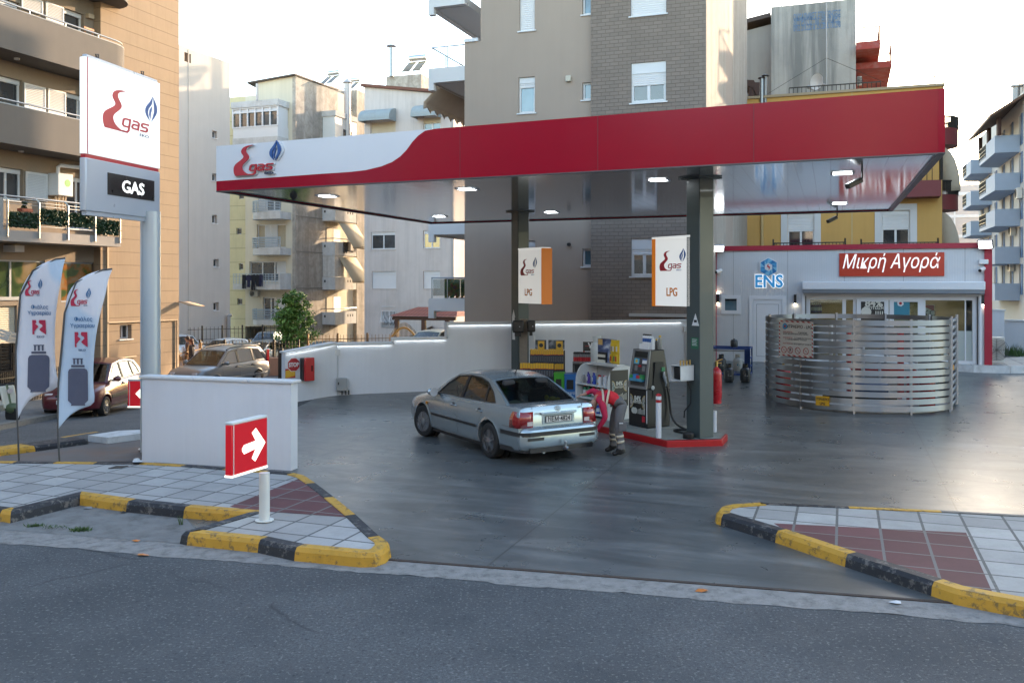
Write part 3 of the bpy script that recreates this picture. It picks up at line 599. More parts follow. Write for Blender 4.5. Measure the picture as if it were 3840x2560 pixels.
for k in range(15):s=sL2+(sM-sL2)*k/14;rb.bar(BF.p(s,zf(1040),dpt-.05),BF.p(s,zf(928),dpt-.05),.04)
rb.build('railing',pm('pale_blue_rail',(.36,.43,.50),.4,.3),b3)
# glazed top balcony
eo=Pl((BF.o+BF.n*1.5)[:2],D2);ER=lambda a,b:eo.rect(fA5(*a),fA5(*b));ea,eb=eo.st(fA5(112,700))[0],eo.st(fA5(698,600))[0];zt_,zc,zs_,zb__=[eo.st(fA5(500,y))[1]for y in(440,520,785,915)]
mb=MB();mb.pbox(BF,ea-.1,eb+.1,zc,zt_,0,1.6);mb.build('balcony_cornice',BWH,bb_);enc=MB().pbox(BF,ea,eb,zb__-.9,zb__-.02,0,1.5).build('balcony',BWH,bb_)
mb=MB();mb.pbox(BF,ea+.02,eb,zb__-.02,zs_,0,1.46);n=6
for i in range(n+1):s=ea+(eb-ea)*i/n;mb.pbox(BF,s-.06,s+.06,zs_,zc,1.4,1.5)
zm=zc-(zc-zs_)*.27
for z in(zs_,zm,zc-.1):mb.pbox(BF,ea,eb,z,z+.1,1.41,1.51)
mb.pbox(BF,ea,eb,zm+.1,zc-.1,1.36,1.4)
mb.pbox(BF,eb-.08,eb-.02,zs_,zc,0.05,1.4);mb.build('glazing_frame',WHT,enc);MB().pbox(BF,ea+.06,eb-.1,zs_,zm,1.3,1.37).build('pane',GLD,enc)
# angular white balconies and glazed box on the grey flank
AO=1.25;bp=Pl((BR_.o+BR_.n*AO)[:2],D1);t0,t1=bp.st(fA6(1188,1000))[0],bp.st(fA6(1415,1000))[0]
zr2=lambda y:bp.st(fA6(1240,y))[1]
AWN=pm('beige_awning',(.40,.33,.23),.8,var=.08,scale=5)
for i,(yt,yb)in enumerate(((225,368),(592,735),(965,1100),(1338,1472))):
 mb=MB();za,zb2_=zr2(yb),zr2(yt);mb.pbox(BR_,t0,t1,za,za+.15,0,AO);mb.pbox(BR_,t0,t1,za+.15,zb2_,AO-.12,AO);mb.pbox(BR_,t0,t0+.12,za+.15,zb2_,0,AO-.12);mb.pbox(BR_,t1-.12,t1,za+.15,zb2_,0,AO-.12)
 b=mb.build('balcony',BWH,bb_);hb=MB()
 for s in(.6,.95):hb.pbox(BR_,t0-.006,t0,zb2_-.45,zb2_-.25,s-.75,s-.6)
 for s in(2.0,2.4,2.8):hb.pbox(BR_,t0+s,t0+s+.14,zb2_-.45,zb2_-.25,AO,AO+.006)
 hb.build('scupper',pm('dark_hole',(.03,.028,.026),.9),b)
 if i in(1,3):rb=MB();rb.tube([BR_.p(t0,zb2_+.28,.05),BR_.p(t0,zb2_+.28,AO),BR_.p(t1,zb2_+.28,AO)],.04,6);rb.build('railing',STEEL,b)
 if i in(0,1):
  zt9=za-.1;mb=MB();mb.quad(BR_.p(t0+.7,zt9,AO-.1),BR_.p(t1+.1,zt9,AO-.1),BR_.p(t1+.2,zt9-2.0,AO+1.15),BR_.p(t0+.9,zt9-2.0,AO+1.15));mb.quad(BR_.p(t0+.9,zt9-2.0,AO+1.15),BR_.p(t1+.2,zt9-2.0,AO+1.15),BR_.p(t1+.2,zt9-2.2,AO+1.17),BR_.p(t0+.9,zt9-2.2,AO+1.17));mb.build('awning',AWN,b,solid=.03)
 if i>0:
  zz=zr2(yb)-.15;r=(t0+.6,t1-.6,za+.2,za+2.3);m2=MB();m2.pbox(BR_,r[0],r[0]+1.0,r[2],r[3],.05,.08);m2.build('door',pm('cream_door',(.42,.36,.26),.7),bb_);shutter_leaf(bb_,BR_,(r[0]+1.05,r[1],r[2],r[3]),WSH,.06)
mb=MB();z0,z1=zr2(965),zr2(735);mb.pbox(BR_,t0+.02,t0+1.5,z0+.02,z1-.02,.05,AO-.05);mb.build('balcony_screen',m_stain('cracked_white_panel',(.60,.58,.55),(.40,.36,.30),.5,2),bb_)
zt5,zc5,zb5=zr2(-640+0)if 0 else bp.st(fA5(1440,570))[1],bp.st(fA5(1440,640))[1],bp.st(fA5(1440,900))[1]
mb=MB();mb.pbox(BR_,t0-.1,t1+.1,zc5,zt5,0,AO+.1);g9=mb.build('balcony',BWH,bb_);mb=MB();mb.pbox(BR_,t0,t1,zb5-1.5,zc5,0.06,AO);mb.build('glazing_frame',pm('white_panel',(.68,.68,.66),.5,var=.04),g9)
MB().pbox(BR_,t0+1.3,t1-.8,zb5-.6,zc5-.9,AO,AO+.03).build('pane',GLD,g9)
# roof things behind the ridge
mb=MB();q=[BR_.st(fA5(x,300))[0]for x in(1484,1590,1690,1838)];za_,zb9=BR_.st(fA5(1530,265))[1],BR_.st(fA5(1760,335))[1]
mb.pbox(BR_,q[0]+.05,q[2],-5,za_,-6,-.6);mb.pbox(BR_,q[2],q[3],-5,zb9,-6,.35);mb.build('rear_wall',CON,bb_)
mb=MB();a_=bp.st(fA5(1612,620));zt_=bp.st(fA5(1612,160))[1];mb.tube([bp.p(a_[0],a_[1]-4,0),bp.p(a_[0],zt_-.4,0)],.28,10);mb.lathe(bp.p(a_[0],zt_-.35,0),[(.45,0),(.02,.4)],10);mb.build('chimney',pm('pinkish_metal',(.50,.47,.46),.5,.2),bb_)
def solar(label,loc,rz,sc=1.0):
 o=thing('solar_heater',label,'water heater',loc,'solar water heaters on the roofs',rz,False);o.scale=(sc*.72,)*3
 mb=MB();mb.tube([(0,-.9,1.75),(0,.9,1.75)],.30,14);mb.tube([(0,-.92,1.75),(0,-.88,1.75)],.24,14);mb.build('tank',pm('brushed_tank',(.60,.62,.64),.3,.85,var=.06),o)
 for y in(-.95,.1):MB().hexa([(-.2,y,1.3),(-.2,y+.85,1.3),(-1.7,y+.85,.1),(-1.7,y,.1)],[(-.16,y,1.36),(-.16,y+.85,1.36),(-1.66,y+.85,.16),(-1.66,y,.16)]).build('collector',m_glass('collector_glass',(.10,.07,.03)),o)
 mb=MB()
 for y in(-.7,.7):mb.bar((.1,y,0),(0,y,1.5),.05);mb.bar((-.2,y,1.3),(.5,y,0),.04);mb.bar((-.9,y,.1),(-.2,y,1.2),.04)
 mb.build('frame',STEEL,o);return o
def put_at(f,x,y,Y):return at(f(x,y),Y)
solar('solar water heater with the round end nearest the chimney pipe, left one of two',put_at(fA5,1440,270,80),R(62));solar('smaller solar water heater on the grey roof right of the chimney pipe',put_at(fA5,1715,330,86),R(62),.9)
mb=MB();p=put_at(fA5,432,440,71);mb.tube([p,p+UP*1.3],.1,8);mb.build('vent_pipe',pm('pinkish_metal',(.50,.47,.46),.5,.2),bb_)
CLOTH=[pm('dark_cloth',(.012,.012,.018),.9,var=.3,scale=9),pm('navy_cloth',(.02,.02,.055),.9,var=.3,scale=9),pm('grey_cloth',(.16,.15,.16),.9,var=.3,scale=9),pm('white_cloth',(.55,.52,.5),.9,var=.1)]
def garment(pl,s,z,wd,hg,out,mat,label,legs=True):
 mb=MB();n=5;P=lambda a,b,k=0:pl.p(s+a,z-b,out+.03*math.sin(a*14+b*3)+k)
 if legs:sh=[[(0,0),(wd,0),(wd*1.02,hg),(wd*.62,hg*.97),(wd*.5,hg*.35),(wd*.38,hg),(-.02,hg*.98)]]
 else:sh=[[(-.12,.06),(.1,0),(wd-.1,0),(wd+.12,.06),(wd+.16,hg*.45),(wd,hg*.45),(wd,hg),(0,hg*.97),(0,hg*.45),(-.16,hg*.45)]]
 for q in sh:mb.prism([P(a,b)for a,b in q],pl.n*.04)
 return tag(mb.build('garment',mat,base=pl.p(s,z,out)),label,'laundry','laundry drying on the balconies')
lb1='dark garment hanging from the middle cream balcony'
for i,(x,wd,hg,mt,lg)in enumerate(((205,42,150,0,True),(258,34,135,1,False),(300,50,165,0,True),(352,36,125,0,False),(388,40,125,1,True))):
 s,z=BO.st(fA6(x,942));k=1/(2.8518*1.63265)*71/F;garment(BO,s,z,wd*k,hg*k,.08,CLOTH[mt],lb1,lg)
bpl=bp
for i,(x,wd,hg,mt,lg)in enumerate(((1268,38,125,0,True),(1306,34,110,0,False),(1340,30,100,3,False),(1366,28,115,0,True))):
 s,z=bp.st(fA6(x,590));garment(bp,s,z,.5,hg*.0076,.08,CLOTH[mt],['black trousers on the grey flank balcony rail','black shirt beside the white one on the grey flank balcony','white shirt on the grey flank balcony rail','black trousers at the right end of the flank balcony rail'][i],lg)
p=BFr(fA6,(292,1110),(385,1175));
def ac_unit(label,M,w_=.8,h_=.6,d_=.3,group='air conditioner units'):
 """outdoor unit; local x along the wall, y towards the wall, z up"""
 o=bpy.data.objects.new('air_conditioner',None);COL.objects.link(o);o.matrix_world=M;OFF[o.name]=Vector((0,0,0));tag(o,label,'air conditioner',group)
 MB().box(0,w_,0,d_,0,h_).build('casing',pm('ac_white',(.55,.54,.50),.5,var=.06,dirt=.25),o,bevel=.015)
 mb=MB();cx,cz=w_*.38,h_*.5
 for k in range(7):r=h_*.43*(k+1)/7;mb.tube([(cx+r*math.cos(a),-.012,cz+r*math.sin(a))for a in[R(x)for x in range(0,361,20)]],.008,4,False)
 for k in range(8):a=R(k*45);mb.bar((cx,-.012,cz),(cx+h_*.43*math.cos(a),-.012,cz+h_*.43*math.sin(a)),.012)
 mb.build('grille',pm('dark_grille',(.05,.05,.05),.6),o);return o
def facM(pl,s,z,out):M=Matrix.Identity(4);M.col[0].xyz=pl.d;M.col[1].xyz=-pl.n;M.col[2].xyz=UP;M.translation=pl.p(s,z,out);return M
ac_unit('air conditioner under the laundry balcony of the cream block',facM(BF,p[0],p[2],.35),p[1]-p[0],p[3]-p[2])
# ================================================================ off-white block
WP=Pl(((950-U0)*70/F,70),D2);wb=thing('apartment_building','off-white block with two round grey window awnings and rain stains','building',WP.p(0,-3))
WBM=pm('pinkish_white_plaster',(.58,.53,.50),.92,var=.09,scale=.5,bump=.35,bs=40,streak=.3,dirt=.25,dirtcol=(.3,.24,.2));Wr=lambda f,a,b:WP.rect(f(*a),f(*b))
wa,we=WP.st((837,500))[0],WP.st((1043,500))[0];z0,z1=WP.st(fA7(100,265))[1],WP.st(fA7(1050,352))[1]
sx_=WP.st(fA7(1050,352))[0];z1=z1+(we-sx_)*(z1-z0)/(sx_-wa)
wh=[Wr(fA8,(150,322),(412,505)),Wr(fA8,(716,305),(900,495)),Wr(fA8,(158,750),(422,935)),Wr(fA8,(718,745),(903,935)),Wr(fA8,(270,1175),(415,1345)),Wr(fA7,(172,700),(500,900)),Wr(fA7,(862,640),(1088,830))]
mb=MB();block(mb,WP,wa,we,-5,min(z0,z1)-.01,8,front=wh,rev=.22);mb.prism([WP.p(wa,min(z0,z1)-.01),WP.p(we,min(z0,z1)-.01),WP.p(we,z1),WP.p(wa,z0)],-WP.n*8);mb.build('wall',WBM,wb)
mb=MB();mb.prism([WP.p(wa-.2,z0+.02,.25),WP.p(we+.2,z1+.02,.25),WP.p(we+.2,z1+.02,-8.2),WP.p(wa-.2,z0+.02,-8.2)],UP*.22);mb.build('roof',pm('roof_tile_edge',(.16,.07,.05),.9,var=.3,scale=4),wb)
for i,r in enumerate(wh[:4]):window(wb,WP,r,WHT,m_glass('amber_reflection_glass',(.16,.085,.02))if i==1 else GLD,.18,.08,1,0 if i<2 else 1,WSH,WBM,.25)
window(wb,WP,wh[4],WHT,GLD,.18,.06,1);window(wb,WP,wh[5],WHT,GLD,.18,.1,1,.75,pm('cream_shutter',(.55,.48,.36),.6,var=.05),None,.2);window(wb,WP,wh[6],WHT,GLB,.18,.1,1,.45,pm('cream_shutter',(.55,.48,.36),.6,var=.05),None,.2)
r=wh[4];mb=MB()
for k in range(11):s=r[0]+(r[1]-r[0])*k/10;mb.tube([WP.p(s,r[3],.06),WP.p(s,r[2]+.9,.06),WP.p(s,r[2]+.3,.35),WP.p(s,r[2]-.1,.1)],.03,4)
mb.pbox(WP,r[0],r[1],r[3]-.05,r[3],.04,.08);mb.pbox(WP,r[0],r[1],r[2]+1.5,r[2]+1.55,.04,.08);mb.build('window_grille',WHT,wb)
GAW=pm('grey_awning',(.30,.34,.35),.8,var=.1,scale=4,dirt=.2)
for(x0,y0,x1,y1)in((105,580,508,720),(785,520,1092,670)):
 r=Wr(fA7,(x0,y0),(x1,y1));mb=MB();n=7;dp=1.2;hh=r[3]-r[2]
 prof=[(0,r[3])]+[(dp*math.sin(R(a)),r[3]-hh*.8*(1-math.cos(R(a))))for a in range(15,91,15)]+[(dp,r[2])]
 for(o0,za),(o1,zb)in zip(prof,prof[1:]):mb.quad(WP.p(r[0],za,o0),WP.p(r[1],za,o0),WP.p(r[1],zb,o1),WP.p(r[0],zb,o1))
 for s in(r[0],r[1]):mb.poly([WP.p(s,z,o)for o,z in prof]+[WP.p(s,r[2],0)])
 mb.build('awning',GAW,wb)
for x in(1034,1050):s=WP.st(fA8(x,600))[0];MB().pbox(WP,s-.07,s+.07,-3,z1-1,0,.14).build('drainpipe',pm('grey_pipe',(.4,.38,.37),.6),wb)
WQ=Pl((WP.o-WP.n*5)[:2],D2);q=WQ.rect(fA7(376,135),fA7(835,330));mb=MB();mb.pbox(WQ,q[0],q[1],q[2]-2,q[3],-5,0);mb.build('roof_house',m_stain('stained_pale_render',(.50,.46,.41),(.22,.19,.16),.6),wb)
mb=MB();p=put_at(fA7,445,130,76);mb.tube([p,p+UP*2.4],.2,8);mb.lathe(p+UP*2.5,[(.45,0),(.4,.1)],8);mb.build('chimney',STEEL,wb)
solar('solar water heater lit golden on the off-white block',put_at(fA7,800,130,77),R(70),1.25)
XP=Pl(((1050-U0)*84/F,84),D2);xb=thing('apartment_building','sliver of a cream block with salmon balcony between off-white and brown blocks','building',XP.p(0,-3));r=XP.rect((1030,150),(1130,900));
mb=MB();block(mb,XP,r[0],r[1],-5,XP.st((1050,225))[1],6);mb.build('wall',CRM,xb)
q=XP.rect(fA8(1090,615),fA8(1300,685));MB().pbox(XP,q[0],q[1],q[2],q[3],0,1).build('balcony',pm('salmon_paint',(.5,.15,.10),.8),xb);q=XP.rect(fA8(1092,500),fA8(1300,612));mb=MB();mb.pbox(XP,q[0],q[1],q[3]-.15,q[3],.9,1)
for k in range(26):s=q[0]+(q[1]-q[0])*k/25;mb.bar(XP.p(s,q[2],.95),XP.p(s,q[3],.95),.05)
mb.build('railing',IRON,xb)
# ================================================================ brown block behind the canopy
CP=Pl(((1350-U0)*32.5/F,32.5),D2);cb=thing('apartment_building','tall brown apartment block with a dark brick strip behind the red canopy','building',CP.p(0,0))
BRN=pm('brown_grey_plaster',(.36,.292,.238),.9,var=.05,scale=.8,bump=.35,bs=90,streak=.06);BRK=m_brick('brown_brick_cladding',(.235,.193,.162),(.125,.105,.09),.31,R(20.1));BEI=m_stain('beige_streaked_render',(.40,.355,.30),(.27,.235,.20),.4,.8)
Cr=lambda f,a,b:CP.rect(f(*a),f(*b));ca,cs,cm,ce=[CP.st((u,300))[0]for u in(1067,1104,1360.5,1623)];zstep=CP.st(fC(330,275))[1]
BK=Pl((CP.o+CP.n*.22)[:2],D2);Br=lambda f,a,b:BK.rect(f(*a),f(*b))
h1=[Cr(fC,(640,-40),(740,196)),Cr(fC,(635,508),(742,735)),(*CP.rect(fC(1052,-60),fC(1118,92))[:1],cm+.3,*CP.rect(fC(1052,-60),fC(1118,92))[2:]),(CP.st(fC(1052,600))[0],cm+.3,CP.st(fC(1052,655))[1],CP.st(fC(1052,542))[1]),(CP.st(fL(812,200))[0],cm+.3,CP.st(fL(812,318))[1],CP.st(fL(812,142))[1]),Cr(fL,(230,62),(340,330))]
mb=MB();block(mb,CP,cs,cm,-.5,20,14,front=h1[:1]+h1[1:],rev=.2);block(mb,CP,ca,cs,-.5,zstep,6,rev=.2);block(mb,Pl((CP.o-CP.n*14.2)[:2],D2),ca,cm-1,-.5,20,13);mb.build('wall',BRN,cb)  # unseen rear wing added behind, shading the tan block's balconies
h2=[Br(fC,(1366,-60),(1600,86)),Br(fC,(1370,415),(1598,660)),Br(fL,(1300,38),(1560,415))]
mb=MB();block(mb,BK,cm,ce,-.5,20,14,front=h2,rev=.2);mb.build('brick_wall',BRK,cb)
CR_=Pl(BK.p(ce,0)[:2],D1);te=CR_.st((1715,300))[0];ta,tb=CR_.st(fC(1985,300))[0],CR_.st(fC(2032,300))[0]
mb=MB();mb.pbox(CR_,.02,ta,-.5,20,-.3,.02);mb.pbox(CR_,tb,te,-.5,20,-.3,.02);mb.build('side_wall',BEI,cb);MB().pbox(CR_,ta,tb,-.5,20,-.3,.012).build('side_strip',BRN,cb)
MB().pbox(CP,cs-.1,ca-.0,zstep,zstep+.12,-6,.06).build('coping',WHT,cb)
window(cb,CP,h1[0],WHT,GLB,.16,.06,0,1.0,WSH,WHT,.2);window(cb,CP,h1[1],WHT,GLB,.16,.07,0,.16,WSH,WHT,.22)
for r in h1[2:5]:window(cb,CP,r,WHT,GLB,.16,.07,0,0,None,WHT)
window(cb,CP,h1[5],WHT,GLB,.16,.07,0,.3,WSH,WHT,.2)
window(cb,BK,h2[0],WHT,GLD,.14,.08,1,1.0,WSH,WHT,.3);window(cb,BK,h2[1],WHT,GLD,.14,.09,1,.42,WSH,WHT,.38,GLC);window(cb,BK,h2[2],WHT,GLD,.14,.09,1,.22,WSH,WHT,.38)
q=Cr(fC,(947,500),(982,535));MB().pbox(CP,q[0],q[1],q[2],q[3],0,.12).build('wall_box',pm('cream_box',(.5,.47,.38),.5),cb,bevel=.02)
q=Cr(fL,(672,88),(694,110));MB().lathe(CP.p((q[0]+q[1])/2,(q[2]+q[3])/2),[(.06,0),(.06,.15)],10,CP.n).build('vent',pm('dark_hole',(.03,.028,.026),.9),cb)
WPL=pm('white_plaster',(.60,.60,.60),.85,var=.05,scale=1.2,bump=.2,bs=70);CS=pm('clear_balustrade',(.30,.36,.36),.05)
def cbal(z0,z1,depth,rail,sl,up=0):
 mb=MB();mb.pbox(CP,sl,ca,z0,z1,-.25,.0);mb.pbox(CP,sl,sl+.22,z0-.28,z0,-.25,0.0);mb.pbox(CP,sl,ca,z0+.1,z0+.3,-depth,-.25);mb.pbox(CP,sl,sl+.2,z0-.05,z1,-depth,-.25);mb.pbox(CP,sl+.2,ca,z0+.02,z0+.1,-depth,-.4)
 b=mb.build('balcony',WPL,cb)
 if rail:
  rb=MB();pts=[CP.p(ca,z1+rail,-.1),CP.p(sl+.1,z1+rail,-.1),CP.p(sl+.1,z1+rail,-depth)];rb.tube(pts,.03,8)
  for s in(sl+.1,sl+.75):rb.tube([CP.p(s,z1,-.1),CP.p(s,z1+rail,-.1)],.02,6)
  for t in(1.4,2.8,4.2):rb.tube([CP.p(sl+.1,z1,-t),CP.p(sl+.1,z1+rail,-t)],.02,6)
  rb.build('railing',STEEL,b);mb=MB();mb.quad(CP.p(sl+.14,z1+.1,-.12),CP.p(ca,z1+.1,-.12),CP.p(ca,z1+rail-.06,-.12),CP.p(sl+.14,z1+rail-.06,-.12));mb.quad(CP.p(sl+.12,z1+.1,-.16),CP.p(sl+.12,z1+.1,-depth),CP.p(sl+.12,z1+rail-.06,-depth),CP.p(sl+.12,z1+rail-.06,-.16));mb.build('glass_panel',glassm('clear_panel',(.72,.76,.76),.4),b)
 return b
sl_=CP.st((984,300))[0];Zc=lambda f,x,y:CP.st(f(x,y))[1]
cbal(Zc(fC,160,535),Zc(fC,160,440),5.5,Zc(fC,160,300)-Zc(fC,160,440),sl_);cbal(Zc(fC,160,40),Zc(fC,160,-70),5.5,0,sl_)
cbal(Zc(fA8,1000,345),Zc(fA8,1000,222),5.5,0,sl_);cbal(Zc(fA8,1000,1180),Zc(fA8,1000,1045),5.5,Zc(fA8,1000,818)-Zc(fA8,1000,1045),sl_)
mb=MB();za=Zc(fC,160,560);n=14
for i in range(n):
 a,b=-.3-4.6*i/n,-.3-4.6*(i+1)/n;lo=.18 if i%2 else .1
 mb.quad(CP.p(sl_+.25,za+.05,a),CP.p(sl_+.25,za+.05,b),CP.p(sl_-.35,za-.5,b),CP.p(sl_-.35,za-.5,a));mb.quad(CP.p(sl_-.35,za-.5,a),CP.p(sl_-.35,za-.5,b),CP.p(sl_-.35,za-.66-lo*(i%2),b),CP.p(sl_-.35,za-.66-lo*((i+1)%2),a))
mb.build('awning',pm('brown_awning',(.42,.35,.29),.85,var=.1),cb,solid=.02)
r=Cr(fA8,(915,832),(1170,1040));BLK=NT('patterned_blanket');BLK.set(Base_Color=BLK.ramp(BLK.noise(BLK.geo(),3.2,3,.6,1.),[(.3,(.02,.03,.03)),(.42,(.03,.10,.03)),(.52,(.14,.12,.02)),(.6,(.16,.03,.02)),(.7,(.02,.04,.10))]),Roughness=.9)
for i,(a,b,lb)in enumerate(((r[0],r[0]+.62,'green patterned blanket behind the glass balcony railing'),(r[0]+.68,r[1]+.1,'multicoloured towel beside the blanket on the glass balcony'))):
 mb=MB();n=8
 for k in range(n):u0,u1=a+(b-a)*k/n,a+(b-a)*(k+1)/n;mb.quad(CP.p(u0,r[2],-.3-.03*math.sin(k*2)),CP.p(u1,r[2]+.05*(k%3),-.3-.03*math.sin(k*2+2)),CP.p(u1,r[3],-.28),CP.p(u0,r[3],-.28))
 tag(mb.build('blanket',BLK.m,base=CP.p(a,r[2],-.3),solid=.02),lb,'laundry')
 # ================================================================ yellow block, grey tower, far blocks on the right
YP=Pl(((1900-U0)*44/F,44),D2);yb=thing('apartment_building','ochre yellow apartment block with maroon balconies behind the white shop','building',YP.p(0,.3))
YEL=pm('ochre_plaster',(.56,.335,.105),.9,var=.07,scale=.9,bump=.35,bs=80,streak=.1);MAR=pm('maroon_paint',(.15,.022,.024),.6,var=.1,scale=2);Yr=lambda f,a,b:YP.rect(f(*a),f(*b))
ya,ye=YP.st((1716,500))[0],YP.st((2164,500))[0];yz=YP.st((1900,216))[1];yh=[Yr(fB2,(583,322),(785,640)),Yr(fB2,(1287,300),(1500,640))]
mb=MB();block(mb,YP,ya,ye,0,yz,9.5,front=yh,rev=.22);mb.build('wall',YEL,yb)
for r in yh:
 mb=MB();fw=.3
 for a,b,c,d in((r[0]-fw,r[0],r[2]-.3,r[3]+fw),(r[1],r[1]+fw,r[2]-.3,r[3]+fw),(r[0],r[1],r[3],r[3]+fw)):mb.pbox(YP,a,b,c,d,0,.05)
 mb.build('surround',WPL,yb);window(yb,YP,r,WHT,GLD,.18,.08,1,.36,WSH,None,.2,GLC if r is yh[1]else None)
for x0,x1,y0 in((488,1015,525),(1132,1695,540)):
 a,b=YP.st(fB2(x0,y0))[0],YP.st(fB2(x1,y0))[0];z=YP.st(fB2((x0+x1)/2,545))[1];mb=MB();mb.pbox(YP,a,b,z-1.35,z-1.15,0,1.0);q=mb.build('balcony',MAR,yb);rb=MB();rb.bar(YP.p(a,z,.95),YP.p(b,z,.95),.05)
 k=a
 while k<=b:rb.bar(YP.p(k,z-1.15,.95),YP.p(k,z,.95),.022);k+=.16
 for s in(a,b):rb.bar(YP.p(s,z,0),YP.p(s,z,.95),.05);rb.bar(YP.p(s,z-1.15,.95),YP.p(s,z+.2,.95),.06)
 rb.build('railing',IRON,q)
q=Yr(fB2,(1480,95),(1715,205));mb=MB();mb.pbox(YP,q[0]-1,q[1],q[2],q[3],0,1.1);b=mb.build('balcony',MAR,yb);rb=MB();zt_=q[3]+1.1;rb.bar(YP.p(q[0]-1,zt_,1.05),YP.p(q[1],zt_,1.05),.05);[rb.bar(YP.p(q[0]-1+k*.22,q[3],1.05),YP.p(q[0]-1+k*.22,zt_,1.05),.025)for k in range(int((q[1]-q[0]+1)/.22))];rb.bar(YP.p(q[1],q[3],1.05),YP.p(q[1],zt_+.1,1.05),.12);rb.build('railing',IRON,b)
s=YP.st(fB2(395,400))[0];mb=MB();mb.tube([YP.p(s,.5,.08),YP.p(s,yz,.08)],.07,6);s=YP.st(fB2(1066,400))[0];mb.pbox(YP,s-.03,s+.03,.5,yz,0,.02);mb.build('drainpipe',pm('ochre_pipe',(.5,.36,.16),.6),yb)
mb=MB();mb.pbox(YP,ya,ye+.1,yz,yz+.12,-9.5,.12);mb.build('coping',pm('tan_coping',(.36,.28,.18),.8),yb);rb=MB();rb.bar(YP.p(ya+2.0,yz+.45,-.2),YP.p(ya+6.2,yz+.45,-.2),.05);rb.bar(YP.p(ya+6.6,yz+.5,-.2),YP.p(ye,yz+.5,-.2),.04);[rb.bar(YP.p(ya+2.0+k*.2,yz+.1,-.2),YP.p(ya+2.0+k*.2,yz+.45,-.2),.025)for k in range(22)];rb.build('railing',IRON,yb)
YR_=Pl(YP.p(ye,0)[:2],D1)  # right flank: round balconies and dome awnings
for(yt,yb_,yr)in((1195,1290,1110),(775,880,705)):
 zt_,z0_=[YP.st(fD(1300,y))[1]*1.0 for y in(yt,yb_)];zr__=YP.st(fD(1300,yr))[1];n=12;cen=1.7;rd=.85
 pts=[YR_.p(cen+rd*1.4*math.cos(R(a)),0,rd*math.sin(R(a)))for a in range(0,181,15)];mb=MB();mb.prism([p+UP*z0_ for p in pts],UP*(zt_-z0_));b=mb.build('balcony',MAR,yb);rb=MB();rb.tube([p+UP*zr__ for p in pts],.04,5)
 for p0,p1 in zip(pts,pts[1:]):
  for k in range(4):p=p0.lerp(p1,k/4);rb.bar(p+UP*zt_,p+UP*zr__,.03)
 rb.build('railing',IRON,b)
 mb=MB();z2=z0_-.1;dp=.85
 for i in range(6):
  a,b2=R(90-i*15),R(75-i*15)
  for(s_a,s_b)in((.7,1.7),(1.7,2.7)):mb.quad(YR_.p(s_a,z2-2.1*(1-math.sin(a)),dp*math.cos(a)),YR_.p(s_b,z2-2.1*(1-math.sin(a)),dp*math.cos(a)),YR_.p(s_b,z2-2.1*(1-math.sin(b2)),dp*math.cos(b2)),YR_.p(s_a,z2-2.1*(1-math.sin(b2)),dp*math.cos(b2)))
 mb.poly([YR_.p(.7,z2-2.1*(1-math.sin(R(a))),dp*math.cos(R(a)))for a in range(90,-1,-15)]+[YR_.p(.7,z2-2.1,0)]);mb.build('awning',pm('beige_dome_awning',(.42,.36,.28),.85,var=.1,scale=5),yb,solid=.02)
TP=Pl(((1870-U0)*52/F,52),D2);tw=thing('apartment_building','grey weathered concrete tower with faded blue lettering above the red canopy','building',TP.p(0,.3))
t=NT('weathered_concrete');P=t.geo();a=t.ramp(t.noise(t.map(P,(1.1,1.1,.07)),.9,6,.62,.3),[(.44,0.),(.6,1.)]);bz=t.math('MULTIPLY',a,t.ramp(t.sep(P)[2],[(0.,.3),(1.,1.)]));c=t.mix(t.noise(P,2,9,.7),(.34,.325,.29),(.46,.44,.40));c=t.mix(t.math('MULTIPLY',a,.72),c,(.12,.125,.12));c=t.mix(t.math('MULTIPLY',t.ramp(t.noise(P,.5,8,.7),[(.5,0.),(.7,1.)]),.5),c,(.2,.2,.19));t.set(Base_Color=c,Roughness=.92);t.bump(t.noise(P,12,7,.7),.5,.04);WCON=t.m
tr_=TP.rect(fB1(247,62),fB1(953,800));ta_,tb_=tr_[0],tr_[1];tz=tr_[3];mb=MB();block(mb,TP,ta_,tb_,0,tz,7);mb.build('wall',WCON,tw)
TL=Pl((TP.o-TP.n*1.2)[:2],D2);r=TL.rect(fB1(-200,215),fB1(247,800));mb=MB();mb.prism([TL.p(r[0],0),TL.p(r[1]+.2,0),TL.p(r[1]+.2,TL.st(fB1(240,200))[1]),TL.p(r[0],TL.st(fB1(-200,320))[1])],-TL.n*5);mb.build('side_wall',pm('grey_render',(.33,.32,.29),.9,var=.12,scale=1,streak=.2),tw)
mb=MB();q0,q1=TL.st(fB1(245,160)),TL.st(fB1(-200,275));mb.prism([TL.p(q1[0],q1[1],.5),TL.p(q0[0],q0[1],.5),TL.p(q0[0],q0[1],-4),TL.p(q1[0],q1[1],-4)],UP*.25);mb.build('roof',pm('brown_roof_edge',(.08,.06,.05),.8),tw)
FBL=pm('faded_blue_lettering',(.13,.20,.30),.9,var=.35,scale=4)
